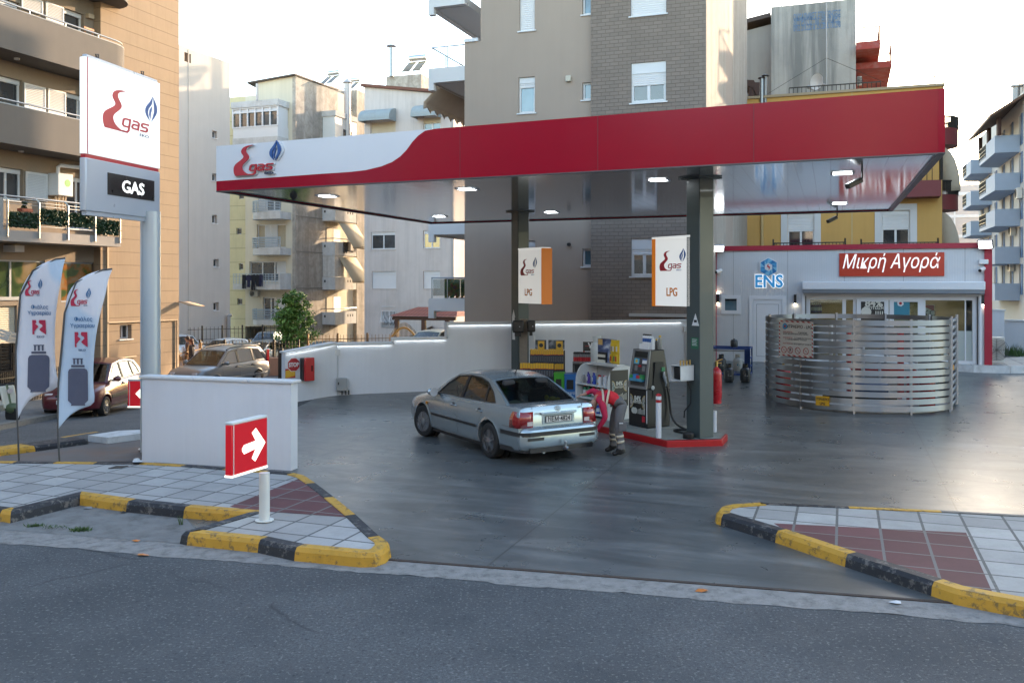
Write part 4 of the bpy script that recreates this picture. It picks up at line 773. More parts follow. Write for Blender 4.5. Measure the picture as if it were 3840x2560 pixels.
for s_,y,sz in(('ΟΙΚΟΔΟΜΙΚΕΣ ΕΠΙΧΕΙΡΗΣΕΙΣ',162,.56),('ΑΓΓΕΛΟΣ  Μ  ΗΛΙΑΔΗΣ',207,.66),('0932 215.220 & 251.20-6.130.298',246,.52)):
 a=TP.st(fB1(628,y));L0,L1=TP.st(fB1(430,y))[0],TP.st(fB1(822,y))[0];o=text(s_,sz,plM(TP,a[0],a[1],.012),FBL,tw,ext=.003,bold=.012);d=o.dimensions;wd=max((Vector(v.co)@Vector((*TP.d,))for v in o.data.vertices))-min((Vector(v.co)@Vector((*TP.d,))for v in o.data.vertices));k=(L1-L0)/wd;c=TP.p(a[0],a[1],0)-OFF[o.name];[setattr(v,'co',c+(v.co-c)+TP.d*((v.co-c).dot(TP.d)*(k-1)))for v in o.data.vertices]
RED2=pm('peeling_red_paint',(.33,.055,.04),.8,var=.2,scale=3,dirt=.35,dirtcol=(.38,.34,.32));TR_=Pl(TP.p(tb_,0)[:2],D1)
for(x0,y0,x1,y1,dpa,dpb)in((955,385,1150,445,0,3.0),(1135,475,1225,530,.1,3.6)):
 pass
z1_,z0_=TP.st(fB1(1050,378))[1],TP.st(fB1(1050,440))[1];o1=TP.st(fB1(1152,400))[0]-tb_;mb=MB();mb.pbox(TR_,-.9,6,z0_,z1_,0,o1);b=mb.build('balcony',RED2,tw);rb=MB();zr__=TP.st(fB1(1050,262))[1];rb.bar(TR_.p(-.85,zr__,0),TR_.p(-.85,zr__,o1),.06);rb.bar(TR_.p(-.85,z1_,o1-.05),TR_.p(-.85,zr__,o1-.05),.06);rb.bar(TR_.p(-.85,zr__,o1-.05),TR_.p(6,zr__,o1-.05),.06);[rb.bar(TR_.p(-.8+k*.8,z1_,o1-.05),TR_.p(-.8+k*.8,zr__,o1-.05),.05)for k in range(8)];rb.build('railing',pm('rusty_rail',(.25,.11,.06),.7),b)
z1b,z0b=TP.st(fB1(1180,478))[1],TP.st(fB1(1180,530))[1];o2=TP.st(fB1(1226,500))[0]-tb_;mb=MB();mb.pbox(TR_,1.0,7,z0b,z1b,0,o2+.2);b=mb.build('balcony',RED2,tw);rb=MB();zrb_=TP.st(fB1(1180,358))[1];rb.bar(TR_.p(1.0,zrb_,o1+.1),TR_.p(1.0,zrb_,o2+.15),.06);rb.bar(TR_.p(1.0,z1b,o2+.15),TR_.p(1.0,zrb_,o2+.15),.07);rb.bar(TR_.p(1.0,zrb_,o2+.15),TR_.p(7,zrb_,o2+.15),.06);rb.build('railing',pm('rusty_rail',(.25,.11,.06),.7),b)
q=TP.rect(fB1(958,622),fB1(996,690));ac_unit('air conditioner under the peeling red balcony of the grey tower',facM(TP,q[0]+.05,q[2],-.5),q[1]-q[0],q[3]-q[2])
def antenna(label,base,h,arms,dish=False):
 o=thing('tv_antenna',label,'antenna',base);mb=MB();mb.tube([base,base+UP*h],.03,6);mb.build('mast',pm('galvanised',(.3,.3,.3),.5,.6),o);mb=MB()
 for(dz,l,n)in arms:
  p=base+UP*dz;mb.tube([p-D2*l,p+D2*l],.018,5)
  for k in range(n):q=p-D2*l+D2*2*l*k/max(1,n-1);mb.tube([q-UP*.25,q+UP*.25],.012,4)
 if arms:mb.build('aerial',pm('galvanised',(.3,.3,.3),.5,.6),o)
 return o
antenna('thin tilted aerial on the roof above the canopy right end',put_at(fB1,1610,750,46),7.0,[(6.6,.5,5)]);antenna('short aerial mast on the grey tower left corner',put_at(fB1,332,62,53),3.0,[(1.4,.15,2)]);antenna('plain aerial mast on the grey tower right corner',put_at(fB1,876,55,53),3,[]);
mst=antenna('guyed mast in front of the grey tower',put_at(fB1,708,800,46),6.6,[]);mb=MB();top=put_at(fB1,708,484,46);[mb.tube([top,put_at(fB1,x,y,46)],.012,4)for x,y in((190,800),(1185,685))];mb.build('guy_wire',IRON,mst)
o=thing('satellite_dish','white satellite dish on the guyed mast','satellite dish',put_at(fB1,700,710,45.9));c=put_at(fB1,642,690,45.7);ax=Vector((-.85,-.5,.25)).normalized();MB().lathe(c,[(.03,-.01),(.22,.04),(.41,.14),(.41,.155),(.22,.055),(.03,.005)],24,ax,UP).build('reflector',pm('dish_white',(.6,.6,.6),.4),o).scale=(1,1,1);mb=MB();mb.tube([put_at(fB1,610,760,45.6),put_at(fB1,562,728,45.2)],.03,5);mb.tube([c,put_at(fB1,708,712,46)],.05,6);mb.ball(put_at(fB1,560,726,45.2),.1,8);mb.build('arm',pm('galvanised',(.3,.3,.3),.5,.6),o)
for x,y,yt,lb,mt in((170,850,655,'shiny steel chimney pipe beside the brown block',STEEL),(200,850,635,'dull grey chimney pipe behind the shiny one',pm('galvanised',(.3,.3,.3),.5,.6))):
 o=thing('chimney_pipe',lb,'chimney',put_at(fB1,x,y,45));p,q=put_at(fB1,x,y+30,45),put_at(fB1,x,yt,45);MB().tube([p,q],.10 if x<180 else .075,12).build('pipe',mt,o);MB().lathe(q,[(.19,0),(.19,.03),(.05,.1)],12).build('cowl',IRON,o)
o=thing('pergola','dark wooden roof pergola peeking out beside the brown block','pergola',put_at(fB1,100,840,47));DWD=pm('dark_wood',(.055,.025,.018),.7,var=.2,scale=8);mb=MB();p=[put_at(fB1,x,y,47)for x,y in((20,665),(105,668),(158,790),(158,830),(20,830))];mb.prism([p[0],p[1],p[2],p[2]-UP*.3,p[1]-UP*.35-D2*.1,p[0]-UP*.3],D1*3);mb.build('roof',DWD,o);[MB().bar(put_at(fB1,x,845,47.2),put_at(fB1,x,690,47.2),.25).build('post',DWD,o)for x in(82,128)]
# far pale block and blue-white block
FP=Pl(((2210-U0)*104/F,104),D2);fb=thing('apartment_building','distant plain pale block with white bands between yellow and blue-white blocks','building',FP.p(0,.3));fr_=FP.rect((2150,427),(2330,800));mb=MB();block(mb,FP,fr_[0],fr_[1],-.5,fr_[3],10);mb.build('wall',pm('far_beige_plaster',(.50,.45,.42),.9,var=.04),fb)
mb=MB();[mb.pbox(FP,fr_[0],fr_[1],FP.st(fB3(170,y+16))[1],FP.st(fB3(170,y))[1],0,.08)for y in(600,720,828)];mb.pbox(FP,FP.st(fB3(110,700))[0],FP.st(fB3(118,700))[0],0,fr_[3],0,.1);mb.build('band',pm('far_white_band',(.62,.62,.62),.9),fb)
UPl=Pl((39.0,70.0),-D1);ub=thing('apartment_building','blue and white apartment block with stacked rounded balconies beyond the shop','building',(39,70,0));UBM=pm('cream_blue_plaster',(.52,.50,.46),.9,var=.06);UBL=pm('powder_blue_paint',(.30,.37,.46),.75,var=.06,scale=2);BLS=pm('blue_shutter',(.12,.20,.34),.7)
ua=-21.0;ub1=46.0;uz=UPl.st((2345,216))[1]  # near end lengthened out of view to keep sun off the forecourt
uw=[];zz0=[UPl.st(fB3(440,y))[1]for y in(1160,968,770,582,385)]
for z in zz0:
 for s in range(int(ua)+2,int(ub1)-3,4):uw.append((s,s+1.1,z+.2,z+2.5))
mb=MB();block(mb,UPl,ua,ub1,0,uz,12,front=uw,rev=.15);mb.build('wall',UBM,ub)
mb=MB();m2=MB()
for i,r in enumerate(uw):
 m2.quad(*[UPl.p(s,z,-.12)for s,z in((r[0],r[2]),(r[1],r[2]),(r[1],r[3]),(r[0],r[3]))])
 if r[0]<8:shutter_leaf(ub,UPl,(r[1]+.03,r[1]+.6,r[2],r[3]),BLS,.02)
m2.build('window',GLD,ub)
for i,z in enumerate(zz0):
 for(sa,sb,dp)in((-8.5,1.5,1.7),(-20,-12.5,1.7)):
  pts=[UPl.p(sb,0,0),UPl.p(sb,0,dp)]+[UPl.p(sa+dp*.9-dp*.9*math.sin(R(a)),0,dp*math.cos(R(a)))for a in range(0,91,18)]
  mb=MB();mb.prism([p+UP*(z-.25)for p in pts],UP*.45);mid=pts[0:2]+[pts[1].lerp(pts[2],.55)];mb.prism([mid[0]+UP*(z+.2),mid[1]+UP*(z+.2),mid[2]+UP*(z+.2),mid[2]-UPl.n*dp+UP*(z+.2)],UP*.85)if dp else 0
  b=mb.build('balcony',UBL,ub);rb=MB();pp=[mid[2]]+pts[2:]
  for zz in(.35,.65,1.05):rb.tube([p+UP*(z+zz)for p in pp],.03,4)
  for p in pp:rb.bar(p+UP*z,p+UP*(z+1.05),.04)
  for k in range(14):p=pp[0].lerp(pp[1],k/14);rb.bar(p+UP*z,p+UP*(z+1.05),.025)
  rb.build('railing',IRON,b)
for(s,z,l)in((-2.5,zz0[3]-.2,'air conditioner below the second highest blue balcony'),(-1,zz0[2]-.9,'air conditioner beside a blue shutter, left of a pair'),(1.8,zz0[3]-1.0,'air conditioner high between blue shutters'),(-1.5,zz0[1]-.8,'lowest air conditioner on the blue and white block')):ac_unit(l,facM(UPl,s,z,.4),1.0,.8,.35)
mb=MB();z=uz-.4;mb.prism([UPl.p(-9,z-1.5,2.3),UPl.p(3.5,z-1.5,2.3),UPl.p(3.5,z+.6,-1),UPl.p(-9,z+.6,-1)],UP*.2);mb.build('roof',pm('brown_roof',(.10,.055,.035),.8),ub);[MB().bar(UPl.p(s,zz0[4]+1,1.5),UPl.p(s,z-1.3,1.5),.25).build('post',DWD,ub)for s in(-8,-3,2)]
mb=MB();mb.pbox(UPl,-4,ub1,uz,uz+1.6,-9,-.8);mb.pbox(UPl,-12,-4,uz-.5,uz+.6,-9,-1.5);mb.build('attic',pm('pale_attic',(.50,.48,.45),.9),ub)
o=thing('chimney_pipe','grey vent pipe on the blue and white block roof','chimney',put_at(fB3,443,130,72));MB().tube([put_at(fB3,440,160,72),put_at(fB3,445,40,72)],.28,10).build('pipe',pm('galvanised',(.3,.3,.3),.5,.6),o);MB().lathe(put_at(fB3,445,38,72),[(.45,0),(.45,.15)],10).build('cowl',pm('galvanised',(.3,.3,.3),.5,.6),o)
# ================================================================ station: canopy, walls, shop, LPG enclosure, signs
SRED=pm('signal_red_paint',(.30,.0015,.018),.20,var=.04,scale=1,coat=.0,spec=.2);SWHT=pm('satin_white_panel',(.66,.67,.69),.4,var=.03,scale=1);LRED=pm('logo_red',(.46,.02,.035),.4,var=.05);LBLUE=pm('logo_blue',(.02,.085,.27),.4,var=.05);LGREY=pm('logo_navy',(.035,.05,.10),.5,var=.05)
HC=5.2
fl_,fr2,br2,bl2=[atz(q,HC)for q in((496.8,438.9),(2170.6,349.5),(2049,484),(989.5,513.6))]
cz=6.2
CF=Pl(fl_[:2],(fr2-fl_)[:2]);LENF=(fr2-fl_).length
can=thing('canopy','large red and white filling station canopy on two dark green columns','canopy',(0.5*(fl_+br2))[:2]+(0,)if False else((fl_+br2)/2*Vector((1,1,0)))[:])
# front fascia: white and red panels meeting along the wave line
wave=[(358,1108),(760,1081),(1180,1050),(1400,1036),(1530,1021),(1650,992),(1735,958),(1800,914),(1850,862),(1895,800),(1940,752),(1995,712),(2080,678),(2200,659),(2330,651)]
wv=[CF.st(fB(*p))for p in wave];wv=[(max(0,s),min(z,cz))for s,z in wv];wv[0]=(0,wv[0][1]);wv[-1]=(wv[-1][0],cz)
TH=.12
def fas(poly,name,mat):
 mb=MB();n=len(poly);mb.poly([CF.p(s,z,0)for s,z in poly]);o=mb.build(name,mat,can,smooth=False);return o
fas([(0,cz)]+wv,'white_fascia',SWHT);fas([(0,HC)]+[(LENF,HC),(LENF,cz)]+wv[::-1],'red_fascia',SRED)
mb=MB()
def wallq(a,b,th,z0=HC,z1=cz):
 d=(b-a).normalized();n=Vector((-d.y,d.x,0))*th;q=[a,b,b+n,a+n]
 mb.hexa([Vector((p.x,p.y,z0))for p in q],[Vector((p.x,p.y,z1))for p in q])
ins=.004
wallq(fl_+CF.n*-.005,fr2+CF.n*-.005,.1,HC+.004,cz-.004);wallq(fr2,br2,.1,HC+.002,cz-.002);wallq(br2,bl2,.1);wallq(bl2,fl_,.1,HC+.002,cz-.002);mb.build('fascia_frame',SRED,can,smooth=False)
mb=MB();[mb.pbox(CF,LENF*k-.006,LENF*k+.006,HC+.01,cz-.01,.0005,.003)for k in(.417,.61,.80)];mb.build('seam',pm('seam_dark_red',(.14,.002,.012),.5),can);cc_=(fl_+fr2+br2+bl2)/4;mb=MB();mb.poly([Vector((*(p+(cc_-p).normalized()*.12)[:2],cz-.15))for p in(fl_,fr2,br2,bl2)]);mb.build('roof',pm('galvanised',(.3,.3,.3),.5,.6),can,solid=.05)
mb=MB();
for a,b in((fl_,fr2),(fr2,br2),(br2,bl2),(bl2,fl_)):
 d=(b-a).normalized();n=Vector((-d.y,d.x,0));mb.bar(Vector((*(a+n*.05)[:2],HC-.012)),Vector((*(b+n*.05)[:2],HC-.012)),.11,.02)
mb.build('edge_trim',pm('dark_trim',(.10,.09,.10),.4,.5),can)
t=NT('soffit_panels');q=t.map(t.geo(),(1,1,1),(0,0,R(19.4)));x=t.sep(q)[0];fx=t.math('FRACT',t.math('DIVIDE',x,.30));jn=t.math('GREATER_THAN',fx,.985);pid=t.math('FLOOR',t.math('DIVIDE',x,.30))
t.set(Base_Color=t.mix(jn,(.70,.71,.73),(.06,.06,.065)),Metallic=.78,Roughness=.10,Specular_IOR_Level=.8)
cbx=t.n('ShaderNodeCombineXYZ');t.l(t.math('MULTIPLY',pid,3.17),cbx.inputs[0]);t.l(t.math('MULTIPLY',t.sep(q)[1],.55),cbx.inputs[1]);t.l(t.math('MULTIPLY',x,.4),cbx.inputs[2])
t.bump(t.math('ADD',t.noise(cbx.outputs[0],1.0,2,.4),t.math('MULTIPLY',jn,-.3)),.06,.05);SOF=t.m
mb=MB();mb.poly([Vector((p.x,p.y,HC+.015))for p in(fl_,bl2,br2,fr2)]);mb.build('soffit',SOF,can,smooth=False)
LAMP=emit('lamp_glow',(.90,.97,1.0),4.5);FRM=pm('lamp_frame',(.55,.56,.58),.35,.4)
for uv in((752,450),(1073,434),(1009,496.5),(1266,487),(1512,412.5),(1935,397),(1928,466.5)):
 c=atz(uv,HC+.012);L=[]
 mb=MB();a,b=D2*.21,D1*.21
 for i,j,k,l in((-1,-1,1,-.8),(-1,.8,1,1),(-1,-.8,-.8,.8),(.8,-.8,1,.8)):
  mb.hexa([c+a*s+b*w_-UP*.02 for s,w_ in((i,j),(k,j),(k,l),(i,l))],[c+a*s+b*w_ for s,w_ in((i,j),(k,j),(k,l),(i,l))])
 o=mb.build('lamp',FRM,can);MB().poly([c+a*s*.8+b*w_*.8-UP*.012 for s,w_ in((-1,-1),(-1,1),(1,1),(1,-1))]).build('diffuser',LAMP,o)
e1=Vector((-.53,.848,0));e2=Vector((.848,.53,0));ISZ=.14
GRN=pm('dark_green_steel',(.045,.062,.064),.42,var=.12,scale=1.2,coat=.15)
cA=atz((1607,1008),ISZ);cB=Vector((*atz((1190,481),HC+.05)[:2],ISZ));CW=.37
for c in(cA,cB):
 b4=[c,c+e2*CW,c+(e1+e2)*CW,c+e1*CW];o=MB().hexa(b4,[Vector((p.x,p.y,HC+.05))for p in b4]).build('column',GRN,can,bevel=.012)
 m_=c+(e1+e2)*CW/2;MB().hexa([Vector((*(m_+e1*i*.3+e2*j*.3)[:2],HC-.02))for i,j in((-1,-1),(-1,1),(1,1),(1,-1))],[Vector((*(m_+e1*i*.3+e2*j*.3)[:2],HC+.01))for i,j in((-1,-1),(-1,1),(1,1),(1,-1))]).build('collar',GRN,o)
 # ---- the red road-shaped E, blue flame and lettering
def smooth_poly(pts,n=4):
 out=[];N=len(pts)
 for i in range(N):
  p0,p1,p2,p3=[Vector(pts[(i+k)%N])for k in(-1,0,1,2)]
  for k in range(n):
   t_=k/n;out.append(tuple(.5*((2*p1)+(p2-p0)*t_+(2*p0-5*p1+4*p2-p3)*t_*t_+(3*p1-p0-3*p2+p3)*t_**3)))
 return out
SWOOSH_L=[(1595,363),(1588,340),(1587,310),(1597,285),(1620,265),(1640,247),(1643,232),(1631,210),(1632,190),(1645,173),(1668,164),(1695,161)]
SWOOSH_R=[(1669,171),(1656,186),(1658,207),(1671,230),(1671,250),(1655,270),(1640,287),(1633,306),(1640,330),(1660,350),(1690,363)]
def openc(pts,n=3):
 q=[tuple(2*Vector(pts[0])-Vector(pts[1]))]+list(pts)+[tuple(2*Vector(pts[-1])-Vector(pts[-2]))];out=[]
 for i in range(1,len(q)-2):
  p0,p1,p2,p3=[Vector(q[i+k])for k in(-1,0,1,2)]
  for k in range(n):t_=k/n;out.append(tuple(.5*((2*p1)+(p2-p0)*t_+(2*p0-5*p1+4*p2-p3)*t_*t_+(3*p1-p0-3*p2+p3)*t_**3)))
 return out+[pts[-1]]
FLAME_L=[(1812,272),(1795,250),(1788,225),(1795,200),(1812,175),(1827,143)];FLAME_LI=[(1826,160),(1822,185),(1806,212),(1803,240),(1812,272)]
FLAME_R=[(1829,146),(1848,185),(1850,215),(1838,245),(1820,274)];FLAME_RI=[(1826,250),(1834,220),(1833,185),(1829,146)]
FLAME_M=[(1815,262),(1808,240),(1811,215),(1824,192),(1822,215),(1817,235)]
def logo(par,pl,s,z,h,out,ext=.004,sx=1.0,mats=None):
 """logo of total height h, lower left corner at (s, z) on plane pl"""
 k=h/222.0;mr,mbl,mg=mats or(LRED,LBLUE,LGREY);tr=lambda q:pl.p(s+(q[0]-1587)*k*sx,z+(363-q[1])*k,out)
 L,Rr=openc(SWOOSH_L),openc(SWOOSH_R);mb=MB();n=24
 def rs(c,t_):f=t_*(len(c)-1);i=min(int(f),len(c)-2);return Vector(c[i]).lerp(Vector(c[i+1]),f-i)
 Rr=Rr[::-1]
 for i in range(n):
  a,b=rs(L,i/n),rs(L,(i+1)/n);c,d=rs(Rr,(i+1)/n),rs(Rr,i/n);mb.prism([tr(a),tr(d),tr(c),tr(b)],pl.n*ext)
 mb.build('emblem',mr,par,smooth=False)
 mb=MB()
 for o_,i_ in((FLAME_L,FLAME_LI),(FLAME_R,FLAME_RI)):mb.prism([tr(q)for q in openc(o_,2)+openc(i_,2)[1:-1]],pl.n*ext)
 mb.prism([tr(q)for q in FLAME_M],pl.n*ext);mb.build('flame',mbl,par,smooth=False)
 mb=MB();hw=4.4
 for st_ in GAS:
  st_=[Vector(q)for q in st_];sd=[]
  for i,q in enumerate(st_):
   da=(q-st_[i-1]).normalized()if i else None;db=(st_[i+1]-q).normalized()if i<len(st_)-1 else None;da=da or db;db=db or da;tt=(da+db).normalized();nn=Vector((-tt.y,tt.x))*hw/max(.5,tt.dot(db));sd.append((q+nn,q-nn))
  for(a,b),(c,d)in zip(sd,sd[1:]):mb.prism([tr(a),tr(c),tr(d),tr(b)],pl.n*ext)
 mb.build('lettering',mr,par,smooth=False);text('EKO',19*k,plM(pl,s+172*k*sx,z+1*k,out+ext*.5),mg,par,'lettering',ext*.5,bold=.2*k,sx=1.3*sx,align='LEFT')
GAS=[[(1714,296),(1690,296),(1682,302),(1678,326),(1684,333),(1705,333)],[(1714,291),(1706,350),(1698,359),(1674,359)],[(1727,296),(1750,296),(1757,303),(1751,338)],[(1752,313),(1731,313),(1725,319),(1723,328),(1728,333),(1749,333)],[(1808,296),(1778,296),(1772,301),(1771,309),(1776,314),(1794,314),(1799,319),(1797,328),(1791,333),(1763,333)]]
bx=CF.rect(fA5(155,960),fA5(775,1435));lgo=thing('logo_sign','raised red E and blue flame logo letters at the white end of the canopy','sign',CF.p(bx[0],bx[2]))
a_,b_=CF.st(fA5(190,1433)),CF.st(fA5(710,965));lh=(b_[1]-a_[1])*1.0;lw_=(CF.st(fA5(772,1100))[0]-CF.st(fA5(157,1330))[0]);lsx=lw_/(265*lh/222)
WBK=pm('acrylic_white',(.66,.68,.70),.3,var=.02)
logo(lgo,CF,CF.st(fA5(157,1330))[0],a_[1],lh,.05,.03,lsx);logo(lgo,Pl((CF.o)[:2],CF.d),CF.st(fA5(157,1330))[0]-.02,a_[1]-.015,lh*1.02,.005,.042,lsx*1.03,(WBK,WBK,WBK))
# cameras on the canopy
BLKP=pm('black_plastic',(.012,.012,.013),.4,var=.15);DGP=pm('dark_grey_plastic',(.06,.063,.066),.45,var=.1)
c=atz((674,447),HC+.03);o=thing('dome_camera','small dome camera under the white end of the canopy','camera',c);MB().lathe(c,[(.09,0),(.09,-.05),(.06,-.1),(.02,-.13)],14).build('dome',DGP,o)
for uv,lb in(((1980,394),'dark camera on a bent bracket under the red end of the canopy'),((1943,484),'dark camera hanging below the rear canopy edge')):
 c=atz(uv,HC+.0)if uv[1]<450 else Vector((*((br2*.9+bl2*.1)-D1*.05)[:2],HC));o=thing('security_camera',lb,'camera',c,'security cameras around the station');p=c-UP*.2-D2*.12
 mb=MB();mb.tube([c+UP*.03,c-UP*.12,p],.02,6);mb.build('bracket',BLKP,o);mb=MB();dr=(D2*-.6-D1*.5-UP*.35).normalized();mb.bar(p-dr*.15,p+dr*.2,.11,.1);mb.build('housing',DGP,o,bevel=.015)
 # ---------------------------------------------------------------- pump island
isl=[atz(fB7(560,1398),ISZ),atz(fB7(1285,1381),ISZ),atz(fB7(1355,1308),ISZ)];wI=1.65;i0=isl[0]
isl+=[isl[2]+e1*9.6,i0+e1*10.2+e2*.4,i0+e1*9.6]
o=thing('pump_island','raised kerbed pump island with red painted edge under the canopy','island',(i0*1.0)[:2]+(0,))
mb=MB();mb.prism([p-UP*(ISZ+.02)for p in isl],UP*(ISZ+.015));mb.build('edge',pm('red_edge_paint',(.42,.01,.012),.45,var=.12,scale=3,dirt=.25,dirtcol=(.12,.02,.02)),o,bevel=.015)
ce_=sum(isl,Vector())/6;mb=MB();mb.poly([p+(ce_-p).normalized()*.05+UP*.006 for p in isl]);mb.build('top',pm('island_concrete',(.24,.25,.23),.7,var=.15,scale=3,dirt=.3),o)
p=Vector((*(isl[1]*.9+isl[0]*.1)[:2],.14))
# ---------------------------------------------------------------- white walls
WALLW=pm('white_wall_paint',(.64,.66,.70),.82,var=.03,scale=.8,bump=.3,bs=60,streak=.10,dirt=.10,dirtcol=(.33,.32,.31));COPW=pm('white_coping',(.62,.63,.64),.7,var=.04)
a,b=atz((326,1059),0.0),atz((668,1082),0.0);d=(b-a).normalized();n=Vector((-d.y,d.x,0));zt_=1.47
sw=thing('low_wall','low white rendered wall beside the pylon sign pole','wall',a)
mid=atz((655,1081),0);thk=.22;q=[a,b,b+n*thk,a+n*thk]
MB().hexa([p-UP*.3 for p in q],[p+UP*zt_ for p in q]).build('wall',WALLW,sw);q2=[a-d*.05-n*.04,b+d*.05-n*.04,b+d*.05+n*(thk+.04),a-d*.05+n*(thk+.04)]
for k0,k1 in((0,.36),(.365,.72),(.725,1)):r=[q2[0].lerp(q2[1],k0),q2[0].lerp(q2[1],k1),q2[3].lerp(q2[2],k1),q2[3].lerp(q2[2],k0)];MB().hexa([p+UP*zt_ for p in r],[p+UP*(zt_+.045)for p in r]).build('coping',COPW,sw,bevel=.008)
# long stepped wall with a light strip under its coping
W1=Pl(onG((770,909))[:2],(onG((770,909))-onG((666,926)))[:2]);W2=Pl(onG((772,908))[:2],(onG((1556,876.7))-onG((772,908)))[:2])
lw2=thing('stepped_wall','long white stepped boundary wall with a glowing light strip under its coping','wall',W2.p(0,0))
sA=W1.st((655,900))[0];zA,zB=W1.st((655,811))[1],W1.st((768,789))[1];mb=MB()
mb.hexa([W1.p(sA,-1.5),W1.p(0.05,-1.2),W1.p(0.05,-1.2,-.22),W1.p(sA,-1.5,-.22)],[W1.p(sA,zA),W1.p(0.05,zB),W1.p(0.05,zB,-.22),W1.p(sA,zA,-.22)])
stp=[(772,904,790),(904,1028.5,778),(1028.5,1586,739)];seg=[]
for u0,u1,v in stp:sa,sb=W2.st((u0,800))[0],W2.st((u1,800))[0];z=W2.st(((u0+u1)/2,v+(1.5 if u0>1000 else 0)))[1];seg.append((sa,sb,z))
send2=seg[-1][1]
for sa,sb,z in seg:mb.pbox(W2,sa,sb,-1.2,z,-.22,0)
mb.build('wall',WALLW,lw2)
mb=MB();mb.hexa([W1.p(sA-.04,zA,.05),W1.p(0,zB,.05),W1.p(0,zB,-.27),W1.p(sA-.04,zA,-.27)],[W1.p(sA-.04,zA+.04,.05),W1.p(0,zB+.04,.05),W1.p(0,zB+.04,-.27),W1.p(sA-.04,zA+.04,-.27)])
for i,(sa,sb,z)in enumerate(seg):mb.pbox(W2,sa-(.05 if i else 0),sb-(.05 if i<2 else 0),z,z+.045,-.27,.05)
for(sa,sb,z),(_,_,z2)in zip(seg[1:],seg):mb.pbox(W2,sa-.045,sa+.0,z2+.045,z,-.27,.05)
for sa,sb,z in seg:mb.pbox(W2,sa+.0,sb-.05,z-.035,z,.038,.05)
mb.hexa([W1.p(sA,zA-.035,.05),W1.p(0,zB-.035,.05),W1.p(0,zB-.035,.038),W1.p(sA,zA-.035,.038)],[W1.p(sA,zA,.05),W1.p(0,zB,.05),W1.p(0,zB,.038),W1.p(sA,zA,.038)])
mb.build('coping',COPW,lw2)
LED=emit('led_strip_glow',(.93,.98,1.0),2.2);mb=MB()
for i,(sa,sb,z)in enumerate(seg):mb.pbox(W2,sa+.03,(sb if i<2 else W2.st((1570,745))[0])-.08,z-.014,z-.002,.012,.026)
mb.hexa([W1.p(sA+.05,zA-.014,.026),W1.p(-.05,zB-.014,.026),W1.p(-.05,zB-.014,.012),W1.p(sA+.05,zA-.014,.012)],[W1.p(sA+.05,zA-.002,.026),W1.p(-.05,zB-.002,.026),W1.p(-.05,zB-.002,.012),W1.p(sA+.05,zA-.002,.012)])
mb.build('light_strip',LED,lw2)
GBX=pm('grey_junction_box',(.30,.31,.31),.5,var=.06)
def conduit(s,z0,z1,label,box=None):
 o=thing('conduit',label,'pipe',W2.p(s,z0));mb=MB();mb.tube([W2.p(s,z0,.03),W2.p(s,z1,.03)],.025,8);mb.pbox(W2,s-.08,s+.08,z1-.16,z1,0,.07);mb.build('pipe',pm('pale_grey_conduit',(.48,.49,.5),.5),o);return o
s=W2.st(fF(1238,1350))[0];conduit(s+.06,0,W2.st(fF(1240,1225))[1],'grey conduit down the corner of the stepped white wall');s2=W2.st(fH(1757,300))[0];conduit(s2,.2,W2.st(fH(1757,190))[1],'grey conduit on the white wall left of the front column')
q=W2.rect(fF(1248,1440),fF(1325,1530));o=thing('junction_box','grey electrical box low on the stepped white wall','box',W2.p(q[0],q[2]));MB().pbox(W2,q[0],q[1],q[2],q[3],0,.2).build('case',GBX,o,bevel=.01);mb=MB();[mb.tube([W2.p(q[0]+k,q[2],.1),W2.p(q[0]+k,q[2]-.12,.1)],.02,6)for k in(.15,.25,.33)];mb.build('cable_gland',BLKP,o);MB().pbox(W2,q[0]+.03,q[0]+.06,(q[2]+q[3])/2,(q[2]+q[3])/2+.07,.2,.215).build('latch',BLKP,o)
# stop sign, red cabinet, hazard board at the wall end
SIGR=pm('sign_red',(.38,.012,.02),.4,var=.04);SIGW=pm('sign_white',(.68,.68,.68),.45,var=.03);SIGY=pm('sign_yellow',(.60,.36,.02),.45)
s,z=W1.st(fF(925,1340));r_=abs(W1.st(fF(925,1288))[1]-z);o=thing('stop_sign','small red octagonal stop sign on the white wall end','sign',W1.p(s,z-r_))
oc=lambda rr,oo:[W1.p(s+rr*math.cos(R(22.5+45*k)),z+rr*math.sin(R(22.5+45*k)),oo)for k in range(8)]
MB().prism(oc(r_*1.06,.01),W1.n*.01).build('plate',SIGW,o);MB().prism(oc(r_*.98,.0205),W1.n*.003).build('face',SIGR,o);text('STOP',r_*.82,plM(W1,s,z-r_*.28,.026),SIGW,o,bold=.006,sx=.8)
q=W1.rect(fF(965,1288),fF(1045,1452));o=thing('fire_cabinet','red fire hose cabinet on the white wall beside the stop sign','cabinet',W1.p(q[0],q[2]));w_=q[1]-q[0];MB().pbox(W1,q[0]+w_*.1,q[1],q[2],q[3],.0,.22).build('back_shell',BLKP,o,bevel=.02);MB().pbox(W1,q[0]+w_*.12,q[1]+.01,q[2]-.01,q[3]+.01,.221,.30).build('door',pm('cabinet_red',(.45,.012,.015),.3,var=.05,coat=.3),o,bevel=.02);MB().pbox(W1,q[1]-w_*.3,q[1]-w_*.16,q[2]+.25,q[3]-.2,.301,.306).build('sight_window',pm('dark_pane',(.05,.012,.012),.1),o)
o=thing('hazard_board','small red and yellow striped board at the foot of the wall end','sign',W1.p(sA,W1.st(fF(870,1442))[1]));z0,z1=W1.st(fF(870,1442))[1],W1.st(fF(870,1372))[1];EP=Pl(W1.p(sA,0,-.22)[:2],W1.n);EP=Pl(W1.p(sA-.012,0,-.3)[:2],W1.d)
